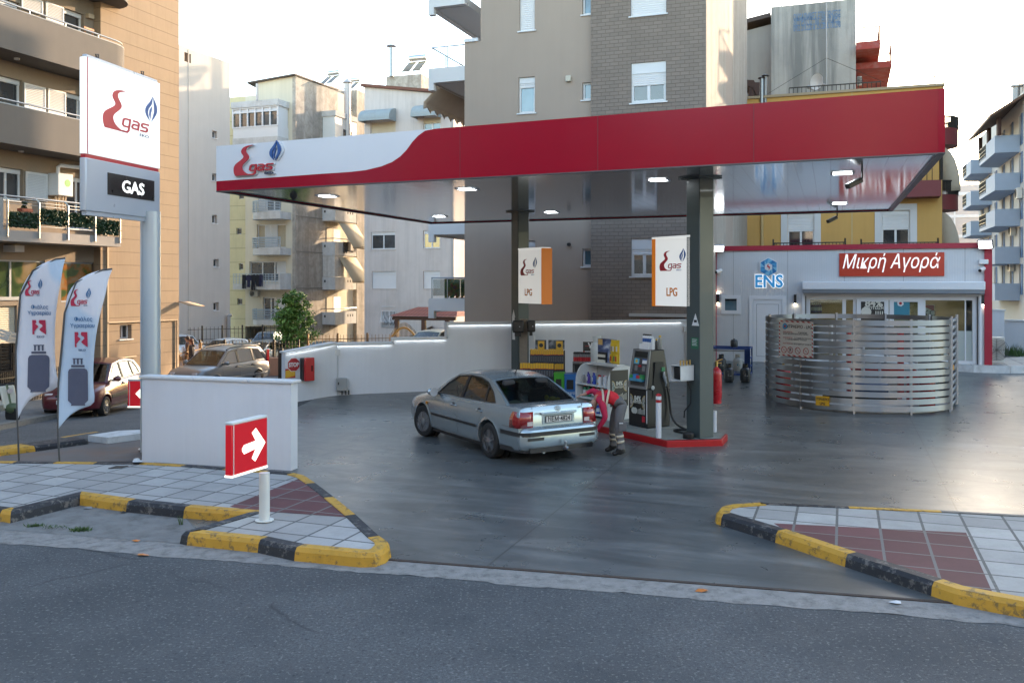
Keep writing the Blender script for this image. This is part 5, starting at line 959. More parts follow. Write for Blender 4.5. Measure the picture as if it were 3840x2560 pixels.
t=NT('red_yellow_stripes');x=t.sep(t.geo());f=t.math('FRACT',t.math('MULTIPLY',t.math('ADD',t.math('SUBTRACT',x[2],x[0]),x[1]),2.6));t.set(Base_Color=t.mix(t.math('GREATER_THAN',f,.5),(.40,.02,.02),(.60,.34,.02)),Roughness=.4)
MB().pbox(W1,sA-.0,sA+.28,z0,z1,.004,.02).build('panel',t.m,o)
# ---------------------------------------------------------------- shop
SP=Pl(onG((1763,832.7))[:2],D2);GZ=onG((1763,832.7)).z;Sr=lambda f,a,b:SP.rect(f(*a),f(*b));Ss=lambda f,x,y:SP.st(f(x,y))
sh=thing('shop','white corrugated station shop with red trim and glazed front','shop',SP.p(0,GZ));sl0,sl1=SP.st((1640,700))[0],SP.st((2276,700))[0];shz=SP.st((1950,563.5))[1]
t=NT('corrugated_white_panel');q=t.map(t.geo(),(1,1,1),(0,0,R(20.14)));wv_=t.math('FRACT',t.math('MULTIPLY',t.sep(q)[0],12.5));tri=t.math('ABSOLUTE',t.math('SUBTRACT',wv_,.5));jn=t.math('LESS_THAN',t.math('FRACT',t.math('DIVIDE',t.sep(q)[0],1.9)),.008)
t.set(Base_Color=t.mix(jn,t.mix(t.noise(t.geo(),1.2,5),(.50,.51,.525),(.56,.57,.58)),(.25,.25,.26)),Roughness=.45);t.bump(t.ramp(tri,[(.12,0.),(.22,1.)]),.35,.008);CORR=t.m
dw=Sr(fB4,(745,112),(1284,1105));sw_=Sr(fB4,(342,112),(606,374));gl_=(Ss(fB5,190,300)[0],Ss(fB5,2250,300)[0],GZ+.12,Ss(fB5,1000,160)[1])
hs=[(dw[0],dw[1],GZ-.02,dw[3]),sw_,gl_]
mb=MB();block(mb,SP,sl0,sl1,GZ-.4,shz,7.5,front=hs,rev=.25);mb.build('wall',CORR,sh)
TRM=pm('crimson_trim',(.33,.008,.03),.4,var=.05)
mb=MB();zc0=Ss(fI,1000,108)[1];mb.pbox(SP,sl0-.03,sl1+.03,shz-(shz-zc0)*1.0,shz+.03,.003,.07);mb.pbox(SP,sl1-.20,sl1+.03,GZ-.3,zc0,.003,.07);mb.pbox(SP,sl0-.03,sl0+.1,GZ-.3,zc0,.003,.07);mb.build('trim',TRM,sh)
MB().pbox(SP,sl0+.11,sl1-.21,GZ-.1,GZ+.11,.002,.03).build('plinth',SWHT,sh)if 0 else None
# side window and door
window(sh,SP,sw_,SWHT,GLB,.1,.1,0,.28,GLD);mb=MB();a,b,c,d=sw_;fw=.11
for r in((a-.02,a+fw,c-.02,d+.02),(b-fw,b+.02,c-.02,d+.02),(a+fw,b-fw,d-fw,d+.02),(a+fw,b-fw,c-.02,c+fw)):mb.pbox(SP,*r,.003,.04)
mb.build('window_surround',SWHT,sh)
a,b,c,d=dw;c=GZ;mb=MB();fw=.13
for r in((a,a+fw,c,d),(b-fw,b,c,d),(a+fw,b-fw,d-fw,d)):mb.pbox(SP,*r,-.06,.035)
mb.build('door_frame',SWHT,sh);dr=MB();dr.pbox(SP,a+fw+.008,b-fw-.008,c+.02,d-fw-.008,-.06,.01);dr=dr.build('door',SWHT,sh);mb=MB();
for r in((a+.26,b-.26,d-.31,d-.3),(a+.26,b-.26,c+.22,c+.23),(a+.25,a+.26,c+.22,d-.3),(b-.26,b-.25,c+.22,d-.3)):mb.pbox(SP,*r,.0105,.013)
mb.build('groove',pm('dark_groove',(.10,.10,.11),.6),dr);MB().pbox(SP,b-.24,b-.2,c+1.0,c+1.15,.01,.06).build('handle',ALU,dr)
# roller shutter box and guides
bx=Sr(fB5,(157,0),(2322,130));zt2_=Ss(fI,1400,338)[1];mb=MB();mb.pbox(SP,bx[0],bx[1],bx[2]+.12,zt2_,.002,.32);mb.build('shutter_box',pm('white_box_enamel',(.64,.66,.69),.3,var=.02,coat=.2),sh,bevel=.03);MB().prism([SP.p(bx[0]+.02,bx[2],.29),SP.p(bx[1]-.02,bx[2],.29),SP.p(bx[1]-.02,bx[2]+.119,.315),SP.p(bx[0]+.02,bx[2]+.119,.315)],-SP.n*.25).build('shutter_lip',ALU,sh)
ga,gb,gc,gd=gl_;mb=MB();mb.pbox(SP,ga-.1,ga-.03,gc,bx[2],.003,.09);mb.pbox(SP,gb+.03,gb+.1,gc,bx[2],.003,.09);mb.pbox(SP,ga-.02,gb+.02,gd+.02,bx[2]-.02,-.1,.05);mb.build('shutter_guide',SWHT,sh);mb=MB();mb.pbox(SP,ga-.02,ga+.03,gc,gd,-.06,-.002);mb.pbox(SP,gb-.03,gb+.02,gc,gd,-.06,-.002);mb.build('guide_seal',BLKP,sh)
# glazed front: fixed panes and a pair of doors
S5=lambda x:Ss(fB5,x,300)[0];zg=lambda y:Ss(fB5,1200,y)[1];PGL=glassm('shop_glass',(.72,.80,.78),.5)
mb=MB();fw=.1;xs=[ga+.03,S5(765),S5(1185),S5(1590),gb-.03]
def frame(mb,a,b,c,d,w_,o0,o1):mb.pbox(SP,a,a+w_,c,d,o0,o1);mb.pbox(SP,b-w_,b,c,d,o0,o1);mb.pbox(SP,a+w_,b-w_,d-w_,d,o0,o1);mb.pbox(SP,a+w_,b-w_,c,c+w_,o0,o1)
frame(mb,ga+.03,gb-.03,gc,gd,.13,-.16,-.08);mb.pbox(SP,S5(632),S5(675),gc+.13,gd-.13,-.16,-.08);mb.pbox(SP,S5(760),S5(798),gc+.13,gd-.13,-.16,-.08);mb.pbox(SP,S5(1588),S5(1625),gc+.13,gd-.13,-.16,-.08);mb.pbox(SP,S5(2103)-.02,S5(2103)+.02,gc+.13,gd-.13,-.16,-.1);gf=mb.build('shopfront_frame',SWHT,sh)
MB().pbox(SP,ga+.16,gb-.16,gc+.13,gd-.13,-.135,-.125).build('pane',PGL,gf)
for x0,x1 in((798,1186),(1190,1588)):
 mb=MB();frame(mb,S5(x0)+.01,S5(x1)-.005,gc+.135,gd-.05,.14,-.075,-.02);o=mb.build('glass_door',SWHT,sh);MB().pbox(SP,S5(x0)+.15,S5(x1)-.145,gc+.28,gd-.19,-.055,-.045).build('pane',PGL,o)
MB().pbox(SP,S5(1850),gb-.17,gc+.14,zg(562),-.122,-.118).build('frosted_film',pm('frosted_film',(.36,.40,.38),.35,var=.05),gf)
FLR=pm('shop_floor',(.22,.20,.17),.4);mb=MB();mb.pbox(SP,sl0+.1,sl1-.1,GZ-.05,GZ+.1,-7.3,-.25);mb.build('floor',FLR,sh);CEI=pm('shop_ceiling',(.5,.46,.36),.7);MB().pbox(SP,sl0+.1,sl1-.1,gd+.25,gd+.3,-7.3,-.25).build('ceiling',CEI,sh);mb=MB();mb.pbox(SP,ga-.3,gb+.1,GZ+.1,gd+.25,-4.6,-4.5);mb.build('back_wall',pm('shop_back_wall',(.32,.26,.16),.8,var=.2,scale=1.4),sh)
MB().pbox(SP,ga+.5,gb-.5,gd+.22,gd+.245,-2.2,-1.7).build('ceiling_lamp',emit('warm_tube',(1.,.85,.6),3.0),sh)
# posters in the doors
def poster(par_lbl,x0,y0,x1,y1,mat,out=-.038,deco=None):
 r=Sr(fB5,(x0,y0),(x1,y1));o=thing('poster',par_lbl,'poster',SP.p(r[0],r[2],out));MB().pbox(SP,*r,out,out+.004).build('sheet',mat,o);return o,r
BLKP2=pm('black_print',(.02,.019,.018),.35,var=.1);CREAMP=pm('cream_print',(.62,.60,.52),.5);GOLDP=pm('gold_print',(.42,.31,.09),.4)
o,r=poster('black discount poster in the left glass shop door',838,228,1142,760,BLKP2);s=(r[0]+r[1])/2;text('84%',.34,plM(SP,s+.05,zg(285),-.033),CREAMP,o,bold=.012);text('ΕΚΠΤΩΣΗ',.13,plM(SP,s+.05,zg(318),-.033),CREAMP,o,bold=.004);MB().lathe(SP.p(s-.2,zg(350),-.033),[(.17,0),(.17,.003)],20,SP.n).build('plate_print',CREAMP,o);mb=MB();[mb.pbox(SP,s+.1+k*.07,s+.13+k*.07,zg(400),zg(340),-.033,-.03)for k in range(4)];mb.build('cutlery_print',CREAMP,o)
TEAL=pm('teal_print',(.03,.20,.28),.4,var=.12,scale=5);o,r=poster('teal poster with red drop mark in the right glass shop door',1235,228,1435,402,TEAL);MB().lathe(SP.p(S5(1325),zg(245),-.033),[(.11,0),(.11,.003)],6,SP.n).build('mark',SIGW,o);MB().lathe(SP.p(S5(1325),zg(245),-.029),[(.05,0),(.05,.003)],12,SP.n).build('drop',SIGR,o)
o,r=poster('white poster with red flag shape behind the right shop window',1627,262,1740,470,SIGW,-.30);MB().prism([SP.p(S5(1627),zg(262),-.295),SP.p(S5(1736),zg(265),-.295),SP.p(S5(1736),zg(335),-.295),SP.p(S5(1627),zg(290),-.295)],SP.n*.003).build('flag_shape',SIGR,o);text('ΚΟ',.26,plM(SP,S5(1680),zg(390),-.294),LGREY,o,sx=1.2)
# inside: shelf with bottles, white counter, red ball-shaped thing
o=thing('shop_shelf','wooden shelf just inside the left shop window','shelf',SP.p(S5(250),zg(380),-1.2));MB().pbox(SP,S5(200),S5(380),zg(382),zg(374),-1.3,-.7).build('board',pm('shelf_wood',(.24,.16,.08),.6),o);MB().pbox(SP,S5(200),S5(230),GZ,zg(382),-1.3,-.7).build('side_panel',pm('shelf_wood',(.24,.16,.08),.6),o)
PUR=pm('purple_plastic',(.10,.06,.22),.35)
def bottle(name,label,cat,loc,r,h,body,cap,group,band=None,neck=.4):
 """bottle or can in its own local metres, standing at loc"""
 o=thing(name,label,cat,loc,group,random.uniform(0,3),False);mb=MB();mb.lathe((0,0,0),[(r*.94,0),(r,h*.03),(r,h*.66),(r*.9,h*.74),(r*neck,h*.82),(r*neck,h*.86)],12);mb.build('body',body,o)
 MB().lathe((0,0,h*.86),[(r*neck*1.15,0),(r*neck*1.15,h*.12),(r*neck*.9,h*.14)],10).build('cap',cap,o)
 if band:MB().lathe((0,0,h*.2),[(r*1.01,0),(r*1.01,h*.38)],12).build('band',band,o)
 return o
b0=bottle('bottle','purple bottle with white cap on the shelf inside the shop window','bottle',SP.p(S5(265),zg(374),-.95),.055,.34,PUR,SIGW,'bottles inside the shop window',SIGW)
for k in range(1,5):dup(b0,SP.p(S5(265+k*24),zg(374),-.95+.05*(k%2)))
o=thing('counter','pale rounded counter behind the frosted shop pane','counter',SP.p(S5(2060),GZ+.1,-1.6));mb=MB();mb.pbox(SP,S5(1900),S5(2170),GZ+.1,GZ+1.0,-1.9,-1.1);mb.build('body',pm('counter_white',(.5,.54,.5),.4),o,bevel=.1)
# signs on the shop
o=thing('shop_sign','red orange shop sign board with white Greek handwriting letters','sign',SP.p(*Ss(fI,1015,300),.01));r=Sr(fI,(1016,135),(1775,299));ORR=pm('vermilion_board',(.47,.035,.012),.35,var=.05,scale=1.5);MB().pbox(SP,*r,.012,.06).build('board',ORR,o,bevel=.006)
LETG=emit('lit_white_letters',(1.,.98,.93),.10);cx=(r[0]+r[1])/2
tt=text('Μικρή Αγορά',.68,plM(SP,cx,r[2]+(r[3]-r[2])*.34,.068),LETG,o,ext=.005,bold=.0,shear=.28);ds=[(Vector(v.co)+OFF[o.name]-SP.p(cx,0,0)).dot(SP.d)for v in tt.data.vertices];k=(r[1]-r[0])*.93/(max(ds)-min(ds));
m0=(max(ds)+min(ds))/2
for v,dd in zip(tt.data.vertices,ds):v.co=Vector(v.co)+SP.d*((dd-m0)*k-dd)
o=thing('logo_sign','blue hexagon emblem with blue lit letters on the left of the shop front','sign',SP.p(*Ss(fI,507,385),.01));hx=Ss(fI,506,234);hr=abs(Ss(fI,506,163)[1]-hx[1])
hexp=lambda rr,oo:[SP.p(hx[0]+rr*math.sin(R(60*k)),hx[1]+rr*math.cos(R(60*k)),oo)for k in range(6)]
MB().prism(hexp(hr,.01),SP.n*.05).build('backing',SIGW,o);BL1,BL2,BL3=[pm('blue_facet_'+n_,c_,.4)for n_,c_ in(('pale',(.20,.48,.66)),('mid',(.06,.30,.55)),('deep',(.02,.17,.40)))]
mb=MB()
for k in range(6):
 o_,i_,=hexp(hr*.92,.062),hexp(hr*.42,.062);j=(k+1)%6;mid_=(o_[k]+o_[j])/2;mm=(i_[k]+i_[j])/2
 for q,mi in(((o_[k],mid_,i_[k]),0),((mid_,mm,i_[k]),1),((mid_,o_[j],mm),2),((o_[j],i_[j],mm),1)):mb.k=(mi+k)%3;mb.prism([p+SP.n*0 for p in q],SP.n*.004)
mb.build('facets',[BL1,BL2,BL3],o,smooth=False);MB().prism([SP.p(hx[0]+a*hr,hx[1]+b*hr,.062)for a,b in((-.12,.22),(.02,.3),(-.02,.12),(.16,.02),(.1,-.2),(-.02,-.3),(.04,-.1),(-.14,.02))],SP.n*.006).build('drop',LRED,o)
ENSB=emit('lit_blue_letters',(.03,.28,.58),.05);text('ENS',.62,plM(SP,Ss(fI,507,380)[0],Ss(fI,507,378)[1],.03),emit('lit_white_halo',(1,1,.97),.12),o,ext=.012,bold=.036,sx=.92);text('ENS',.62,plM(SP,Ss(fI,507,380)[0],Ss(fI,507,378)[1],.05),ENSB,o,ext=.012,bold=.016,sx=.92)
# lamps, cameras on the shop front
FLOOD=emit('flood_glow',(.95,.98,1.),2.5)
for(x,y,k,lb)in((157,103,1,'lit floodlight at the left end of the shop roof'),(2060,75,-1,'lit floodlight at the right end of the shop roof')):
 s,z=Ss(fI,x,y);o=thing('floodlight',lb,'lamp',SP.p(s,z,.3),'floodlights on the shop roof');n=(SP.n+SP.d*k*.35-UP*.35).normalized();rgt=n.cross(UP).normalized()*-1;up_=rgt.cross(n)*-1;up_=n.cross(rgt)if n.cross(rgt).z>0 else rgt.cross(n);c=SP.p(s,z,.35);w_,h_=.19+(.04 if k<0 else 0),.12+(.03 if k<0 else 0)
 q=[c+rgt*i*w_+up_*j*h_ for i,j in((-1,-1),(1,-1),(1,1),(-1,1))];MB().hexa([p-n*.12 for p in q],q).build('housing',ALU if k>0 else DGP,o,bevel=.01);q=[c+n*.004+rgt*i*w_*.85+up_*j*h_*.82 for i,j in((-1,-1),(1,-1),(1,1),(-1,1))];MB().poly(q).build('lens',FLOOD,o);MB().bar(c-n*.1,SP.p(s,z-.1,.0),.04).build('bracket',DGP,o)
for(x,y,lb)in((150,262,'white bullet camera at the left end of the shop front'),(2048,250,'white bullet camera at the right end of the shop front')):
 s,z=Ss(fI,x,y);o=thing('security_camera',lb,'camera',SP.p(s,z),'security cameras around the station');MB().lathe(SP.p(s,z-.05),[(.07,0),(.07,.05)],12,SP.n).build('base',SIGW,o);dr=(SP.n*.8-SP.d*.5-UP*.25).normalized();c=SP.p(s,z,.12);MB().tube([c-dr*.12,c+dr*.18],.065,12).build('housing',SIGW,o);MB().lathe(c+dr*.18,[(.055,0),(.055,.01)],12,dr).build('lens',BLKP,o)
q=Sr(fI,(2025,180),(2090,213));tag(MB().pbox(SP,*q,.003,.16).build('alarm_box',SIGW,base=SP.p(q[0],q[2]),bevel=.015),'white alarm box above the right bullet camera on the shop','alarm box')
for(x,y,lb)in((141,460,'black wall lamp left of the small shop window'),(698,465,'black wall lamp between shop door and glazed front'),(2052,470,'black wall lamp right of the glazed shop front')):
 s,z=Ss(fI,x,y);o=thing('wall_lamp',lb,'lamp',SP.p(s,z-.12),'black wall lamps on the shop front');MB().pbox(SP,s-.045,s+.045,z-.16,z+.16,.003,.1).build('body',BLKP,o);WG=emit('warm_led',(1.,.86,.62),14.0);MB().pbox(SP,s-.03,s+.03,z-.168,z-.162,.03,.08).build('diffuser',WG,o)
 if x==141:MB().pbox(SP,s-.03,s+.03,z+.162,z+.168,.03,.08).build('diffuser',WG,o)
 # kerbed apron, air conditioner and low wall right of the shop
q=[SP.p(Ss(fI,1700,930)[0],0,.25),SP.p(sl1-.6,0,.55),SP.p(sl1+.5,0,.45),SP.p(sl1+1.6,0,-.1),SP.p(sl1+2.2,0,-1.5),SP.p(sl1+2.2,0,-5),SP.p(Ss(fI,1700,930)[0],0,-.1)]
apz=GZ+.14;mb=MB();mb.prism([p+UP*(GZ-.3)for p in q],UP*(apz-GZ+.3));tag(mb.build('shop_pavement',m_tiles('shop_slabs',(.42,.40,.37),(.15,.15,.15),q[1].x,q[1].y,.55)),kind='structure')
mb=MB()
for a,b in zip(q[:5],q[1:6]):mb.bar(a+UP*(apz-.1),b+UP*(apz-.1),.07,.24)
tag(mb.build('kerb_white',M_KW),kind='structure')
z0=apz;s=Ss(fI,2102,900)[0];rr=Sr(fI,(2100,728),(2194,912));ac_unit('large air conditioner standing on the pavement right of the shop',facM(SP,sl1+.06,apz+.08,-.25),rr[1]-rr[0],rr[3]-rr[2],.4)
q=[at((2277,716),34.5),at((2318,716),38)];wpl=Pl((at((2240,700),37.5))[:2],D2);rw=thing('boundary_wall','white boundary wall with a step behind the air conditioner','wall',wpl.p(0,.3));s0_,s1_=wpl.st((2240,720))[0],wpl.st((2307,720))[0];zw=wpl.st((2290,714))[1];w2p=Pl(wpl.p(s1_,0)[:2],(D2-D1*.85));mb=MB();mb.pbox(wpl,s0_-1,s1_,-.2,zw,-.2,0);zw2=wpl.st((2310,737))[1];mb.pbox(w2p,0,12,-.2,zw2,-.2,0);mb.build('wall',WALLW,rw);mb=MB();mb.pbox(wpl,s0_-1,s1_+.05,zw,zw+.06,-.25,.05);mb.pbox(w2p,.05,12,zw2,zw2+.06,-.25,.05);mb.build('coping',COPW,rw)
gm=MB();random.seed(3);GRS=pm('grass_blades',(.05,.10,.022),.7,var=.5,scale=6)
for _ in range(2600):
 a,b=random.uniform(-.3,7),random.uniform(.05,1.7);p=w2p.p(a,.30,b);h_=random.uniform(.1,.34)*(1.3 if b<.5 else 1);d=Vector((random.gauss(0,.1),random.gauss(0,.1),h_));x_=Vector((random.uniform(-1,1),random.uniform(-1,1),0)).normalized()*.018;gm.add([p-x_,p+x_,p+d],[(0,1,2)])
tag(gm.build('grass',GRS,smooth=False),kind='stuff');mb=MB();mb.quad(*[w2p.p(a,GZ+.02,b)for a,b in((-.5,0),(9,0),(9,2),(-.5,2))]);tag(mb.build('grass_ground',pm('soil',(.07,.07,.04),.95,var=.3)),kind='structure')
# ---------------------------------------------------------------- slatted steel enclosure round the LPG plant
ER_=2.38;EC=Vector(((1973-U0)/F*23.9,23.9,.02));EH=2.22
ANR=.25;t=NT('brushed_steel');P=t.geo();t.set(Base_Color=t.mix(t.noise(t.map(P,(.6,.6,18)),4,4),(.27,.28,.29),(.38,.39,.40)),Metallic=.95,Roughness=t.math('ADD',.34,t.math('MULTIPLY',t.noise(t.map(P,(.6,.6,30)),5,3),.12)),Anisotropic=.95,Anisotropic_Rotation=ANR);tg=t.n('ShaderNodeTangent',direction_type='RADIAL',axis='Z');t.l(tg.outputs[0],t.b.inputs['Tangent']);BST=t.m
enc=thing('slatted_enclosure','round brushed steel slatted enclosure around the LPG plant','enclosure',EC*Vector((1,1,0)))
a_r=-math.atan2(EC.x,EC.y)  # angle of the camera seen from the centre
def ep(a,z,r=ER_):return EC+Vector((math.sin(a_r+math.pi-a)*r*-1,0,0))*0+Vector((math.cos(-math.pi/2-0.368+a)*r,math.sin(-math.pi/2-0.368+a)*r,z))
mb=MB();nS=13;pit=EH/nS;sh_=.128
A0,A1=R(-262),R(62)
for i in range(nS):
 z0=.06+i*pit;n=60
 for k in range(n):
  a,b=A0+(A1-A0)*k/n,A0+(A1-A0)*(k+1)/n;
  o4,i4=[ep(a,z0),ep(b,z0),ep(b,z0+sh_),ep(a,z0+sh_)],[ep(a,z0,ER_-.008),ep(b,z0,ER_-.008),ep(b,z0+sh_,ER_-.008),ep(a,z0+sh_,ER_-.008)]
  mb.quad(*o4);mb.quad(*i4);mb.quad(o4[0],o4[1],i4[1],i4[0]);mb.quad(o4[3],o4[2],i4[2],i4[3])
mb.build('slats',BST,enc)
for i in range(11):a=A0+(A1-A0)*i/10;p=ep(a,0,ER_-.03);MB().bar(p-UP*.02,p+UP*(EH+.05),.05).build('post',BST,enc)
g0,g1=ep(A1,0,ER_),ep(R(98),0,ER_);g0=g0+(g1-g0).normalized()*.06;mb=MB()
for i in range(nS):z0=.06+i*pit;mb.quad(g0+UP*z0,g1+UP*z0,g1+UP*(z0+sh_),g0+UP*(z0+sh_))
gt=mb.build('gate',BST,enc,solid=.006);[MB().bar(p+UP*.02,p+UP*(EH+.1),.05).build('gate_post',BST,gt)for p in(g0,g1)];m_=g0.lerp(g1,.15);MB().bar(m_+UP*1.0-D1*.06,m_+UP*1.12-D1*.06,.06).build('padlock',pm('brass',(.45,.32,.12),.3,.9),gt)
mb=MB();mb.lathe(EC-UP*.02,[(ER_-.25,0),(ER_-.25,.12)],40);tag(mb.build('concrete_pad',pm('pale_pad',(.5,.5,.49),.8,var=.1)),'pale round concrete pad inside the slatted enclosure','concrete pad')
PIPW=pm('white_pipe',(.6,.6,.6),.4);PIPR=pm('red_post_paint',(.40,.012,.015),.4);pad=EC+UP*.1
o=thing('lpg_pump_skid','LPG pump skid with white pipes and red posts inside the enclosure','machine',pad);X=lambda a,b,z:pad+D2*a+D1*b+UP*z
mb=MB();[mb.bar(X(a,b,0),X(a,b,1.75),.09)for a,b in((-.25,.3),(1.0,.2),(1.1,1.2),(-.25,1.2))];mb.bar(X(-.25,.3,.75),X(1.0,.2,.75),.1);mb.bar(X(-.25,.3,1.75),X(1.0,.2,1.75),.08);mb.build('frame',PIPR,o)
mb=MB();mb.tube([X(-1.0,0,1.35),X(.1,.05,1.35),X(.1,.05,.2)],.06,8);mb.tube([X(-1.2,-.1,0),X(-1.2,-.1,.7),X(-.5,-.1,.7)],.05,8);mb.tube([X(.5,-.2,0),X(.5,-.2,1.1),X(1.4,.1,1.1),X(1.4,.1,0)],.04,8);mb.tube([X(-.7,.2,0),X(-.7,.2,1.95)],.05,8);mb.build('pipe',PIPW,o);MB().tube([X(-.1,-.3,.25),X(.7,-.3,.25)],.2,14).build('motor',pm('blue_motor',(.03,.06,.14),.4),o);mb=MB();mb.box;mb.hexa([X(*q,.02)for q in((-.9,-.6),(.9,-.6),(.9,0),(-.9,0))],[X(*q,.12)for q in((-.9,-.6),(.9,-.6),(.9,0),(-.9,0))]);mb.build('base',BLKP,o);MB().lathe(X(-.4,-.4,.5),[(.16,0),(.2,.1),(.2,.28),(.1,.36)],14).build('valve',PIPW,o)
EXR=pm('extinguisher_red',(.42,.010,.016),.28,var=.06,coat=.3)
def extinguisher(label,loc,h=.95,r=.19):
 o=thing('fire_extinguisher',label,'fire extinguisher',loc,'red fire extinguishers',0,False);MB().lathe((0,0,0),[(r*.9,0),(r*.92,.04),(r*.92,.1),(r,.12),(r,h*.78),(r*.93,h*.86),(r*.7,h*.93),(r*.3,h*.97),(r*.22,h)],20).build('body',EXR,o);MB().lathe((0,0,h*.74),[(r*1.03,0),(r*1.03,.035)],20).build('collar',EXR,o);mb=MB();mb.lathe((0,0,h),[(.03,0),(.03,.1)],8);mb.bar((-.02,0,h+.1),(.12,0,h+.15),.02);mb.bar((-.02,0,h+.07),(.1,0,h+.07),.02);mb.build('valve',pm('brass',(.45,.32,.12),.3,.9),o);return o
e0x=extinguisher('red extinguisher inside the left side of the slatted enclosure',ep(R(-66),.02,ER_-.35));dup(e0x,ep(R(52),.02,ER_-.4),label='red extinguisher inside the right side of the slatted enclosure');dup(e0x,ep(R(58),.02,ER_-.85),label='second red extinguisher behind the gate of the enclosure')
# boards on the enclosure
ba=R(-36);bm_=ep(R(-36),0,ER_+.02);tl=(ep(R(-25),0)-ep(R(-47),0)).normalized();BPl=Pl(bm_[:2],tl);
o=thing('safety_board','white LPG safety board with red striped border on the slatted enclosure','sign',BPl.p(0,.9));r=BPl.rect(fI(593,618),fI(838,890));
mb=MB();mb.pbox(BPl,*r,.05,.06);mb.build('board',pm('board_white',(.58,.57,.54),.5),o);t=NT('red_white_stripes');x=t.sep(t.geo());f=t.math('FRACT',t.math('MULTIPLY',t.math('ADD',x[2],x[0]),11.));t.set(Base_Color=t.mix(t.math('GREATER_THAN',f,.5),(.40,.02,.02),(.6,.6,.58)),Roughness=.4);bw=.035
mb=MB();[mb.pbox(BPl,*q,.061,.064)for q in((r[0],r[0]+bw,r[2],r[3]),(r[1]-bw,r[1],r[2],r[3]),(r[0]+bw,r[1]-bw,r[2],r[2]+bw),(r[0]+bw,r[1]-bw,r[3]-bw,r[3]))];mb.build('border',t.m,o)
cx=(r[0]+r[1])/2;wd=r[1]-r[0];hg=r[3]-r[2];zz=lambda k:r[3]-hg*k;INK=pm('black_ink',(.02,.02,.022),.6);RINK=pm('red_ink',(.36,.015,.02),.6)
text('ΥΓΡΑΕΡΙΟ - LPG',.105,plM(BPl,cx+wd*.1,zz(.2),.0615),INK,o,ext=.001,bold=.002)
for k,a,b in((.34,'ΑΠΑΓΟΡΕΥΕΤΑΙ','ΤΟ ΚΑΠΝΙΣΜΑ'),(.385,'','ΚΑΘΩΣ ΚΑΙ ΚΑΘΕ ΑΛΛΗ ΧΡΗΣΗ ΦΩΤΙΑΣ'),(.50,'ΑΠΑΓΟΡΕΥΕΤΑΙ','Η ΣΤΑΘΜΕΥΣΗ ΓΥΡΩ ΑΠΟ'),(.545,'','ΤΟ ΧΩΡΟ ΔΕΞΑΜΕΝΗΣ ΥΓΡΑΕΡΙΟΥ'),(.665,'ΑΠΑΓΟΡΕΥΕΤΑΙ','Η ΧΡΗΣΗ ΚΙΝΗΤΟΥ ΤΗΛΕΦΩΝΟΥ')):
 if a:text(a,.05,plM(BPl,cx-wd*.24,zz(k),.0615),RINK,o,ext=.001,sx=.8);text(b,.05,plM(BPl,cx+wd*.2,zz(k),.0615),INK,o,ext=.001,sx=.8)
 else:text(b,.05,plM(BPl,cx,zz(k),.0615),INK,o,ext=.001,sx=.8)
MB().lathe(BPl.p(r[0]+wd*.18,zz(.16),.0615),[(.085,0),(.085,.002)],6,BPl.n,UP).build('emblem',BL2,o);MB().lathe(BPl.p(r[0]+wd*.18,zz(.16),.064),[(.03,0),(.03,.002)],8,BPl.n).build('drop',LRED,o)
for i,k in enumerate((.15,.34,.56,.8)):
 c=BPl.p(r[0]+wd*k,zz(.83),.0615);mb=MB();n=24;ra,rb_=.085,.07
 for j in range(n):a,b=R(360/n*j),R(360/n*(j+1));V=lambda rr,an:c+BPl.d*rr*math.cos(an)+UP*rr*math.sin(an);mb.prism([V(ra,a),V(ra,b),V(rb_,b),V(rb_,a)],BPl.n*.002)
 dg=BPl.d*.055;mb.bar(c-dg+UP*.055+BPl.n*.002,c+dg-UP*.055+BPl.n*.002,.012,.003);mb.build('prohibition_ring',RINK,o)
 if i==1:text('P',.12,plM(BPl,(r[0]+wd*k),zz(.83)-.043,.0615),INK,o,ext=.0008,bold=.003)
 else:MB().bar(c-BPl.d*.04-UP*.01,c+BPl.d*.04+UP*.02,.02,.002).build('pictogram',INK,o)
yb_a=ep(R(-13.5),0,ER_+.01);YPl_=Pl(yb_a[:2],(ep(R(-8),0)-ep(R(-19),0))[:2]);r=YPl_.rect(fI(848,1162),fI(947,1237));o=thing('warning_sign','small yellow LPG sign low on the slatted enclosure','sign',YPl_.p(r[0],r[2],.02));MB().pbox(YPl_,*r,.02,.03).build('plate',pm('sign_amber',(.62,.33,.01),.45),o);hh=r[3]-r[2];text('ΥΓΡΑΕΡΙΟ',hh*.36,plM(YPl_,(r[0]+r[1])/2,r[2]+hh*.55,.031),INK,o,ext=.001,bold=.003,sx=.78);text('LPG',hh*.36,plM(YPl_,(r[0]+r[1])/2,r[2]+hh*.1,.031),INK,o,ext=.001,bold=.003,sx=.9)
# ================================================================ pylon sign
pyl=thing('pylon_sign','tall white pylon price sign on a pale blue grey pole behind the low wall','sign',at((345,870),16.9)*Vector((1,1,0)))
PYY=16.85;pb0=at((345,860),PYY)
PPW=pm('pale_grey_pole',(.42,.47,.50),.32,.2,var=.04,scale=.6)
r_=20.5*PYY/F;c=Vector((pb0.x,pb0.y+.05,0));MB().tube([c-UP*.1,c+UP*(at((345,492),PYY).z+.05)],r_,24).build('pole',PPW,pyl)
mb=MB();w_=.06;mb.bar(c+Vector((-r_+.035,.06,0)),c+Vector((-r_+.035,.06,at((345,492),PYY).z)),.11,.22);mb.build('pole_rib',PPW,pyl)
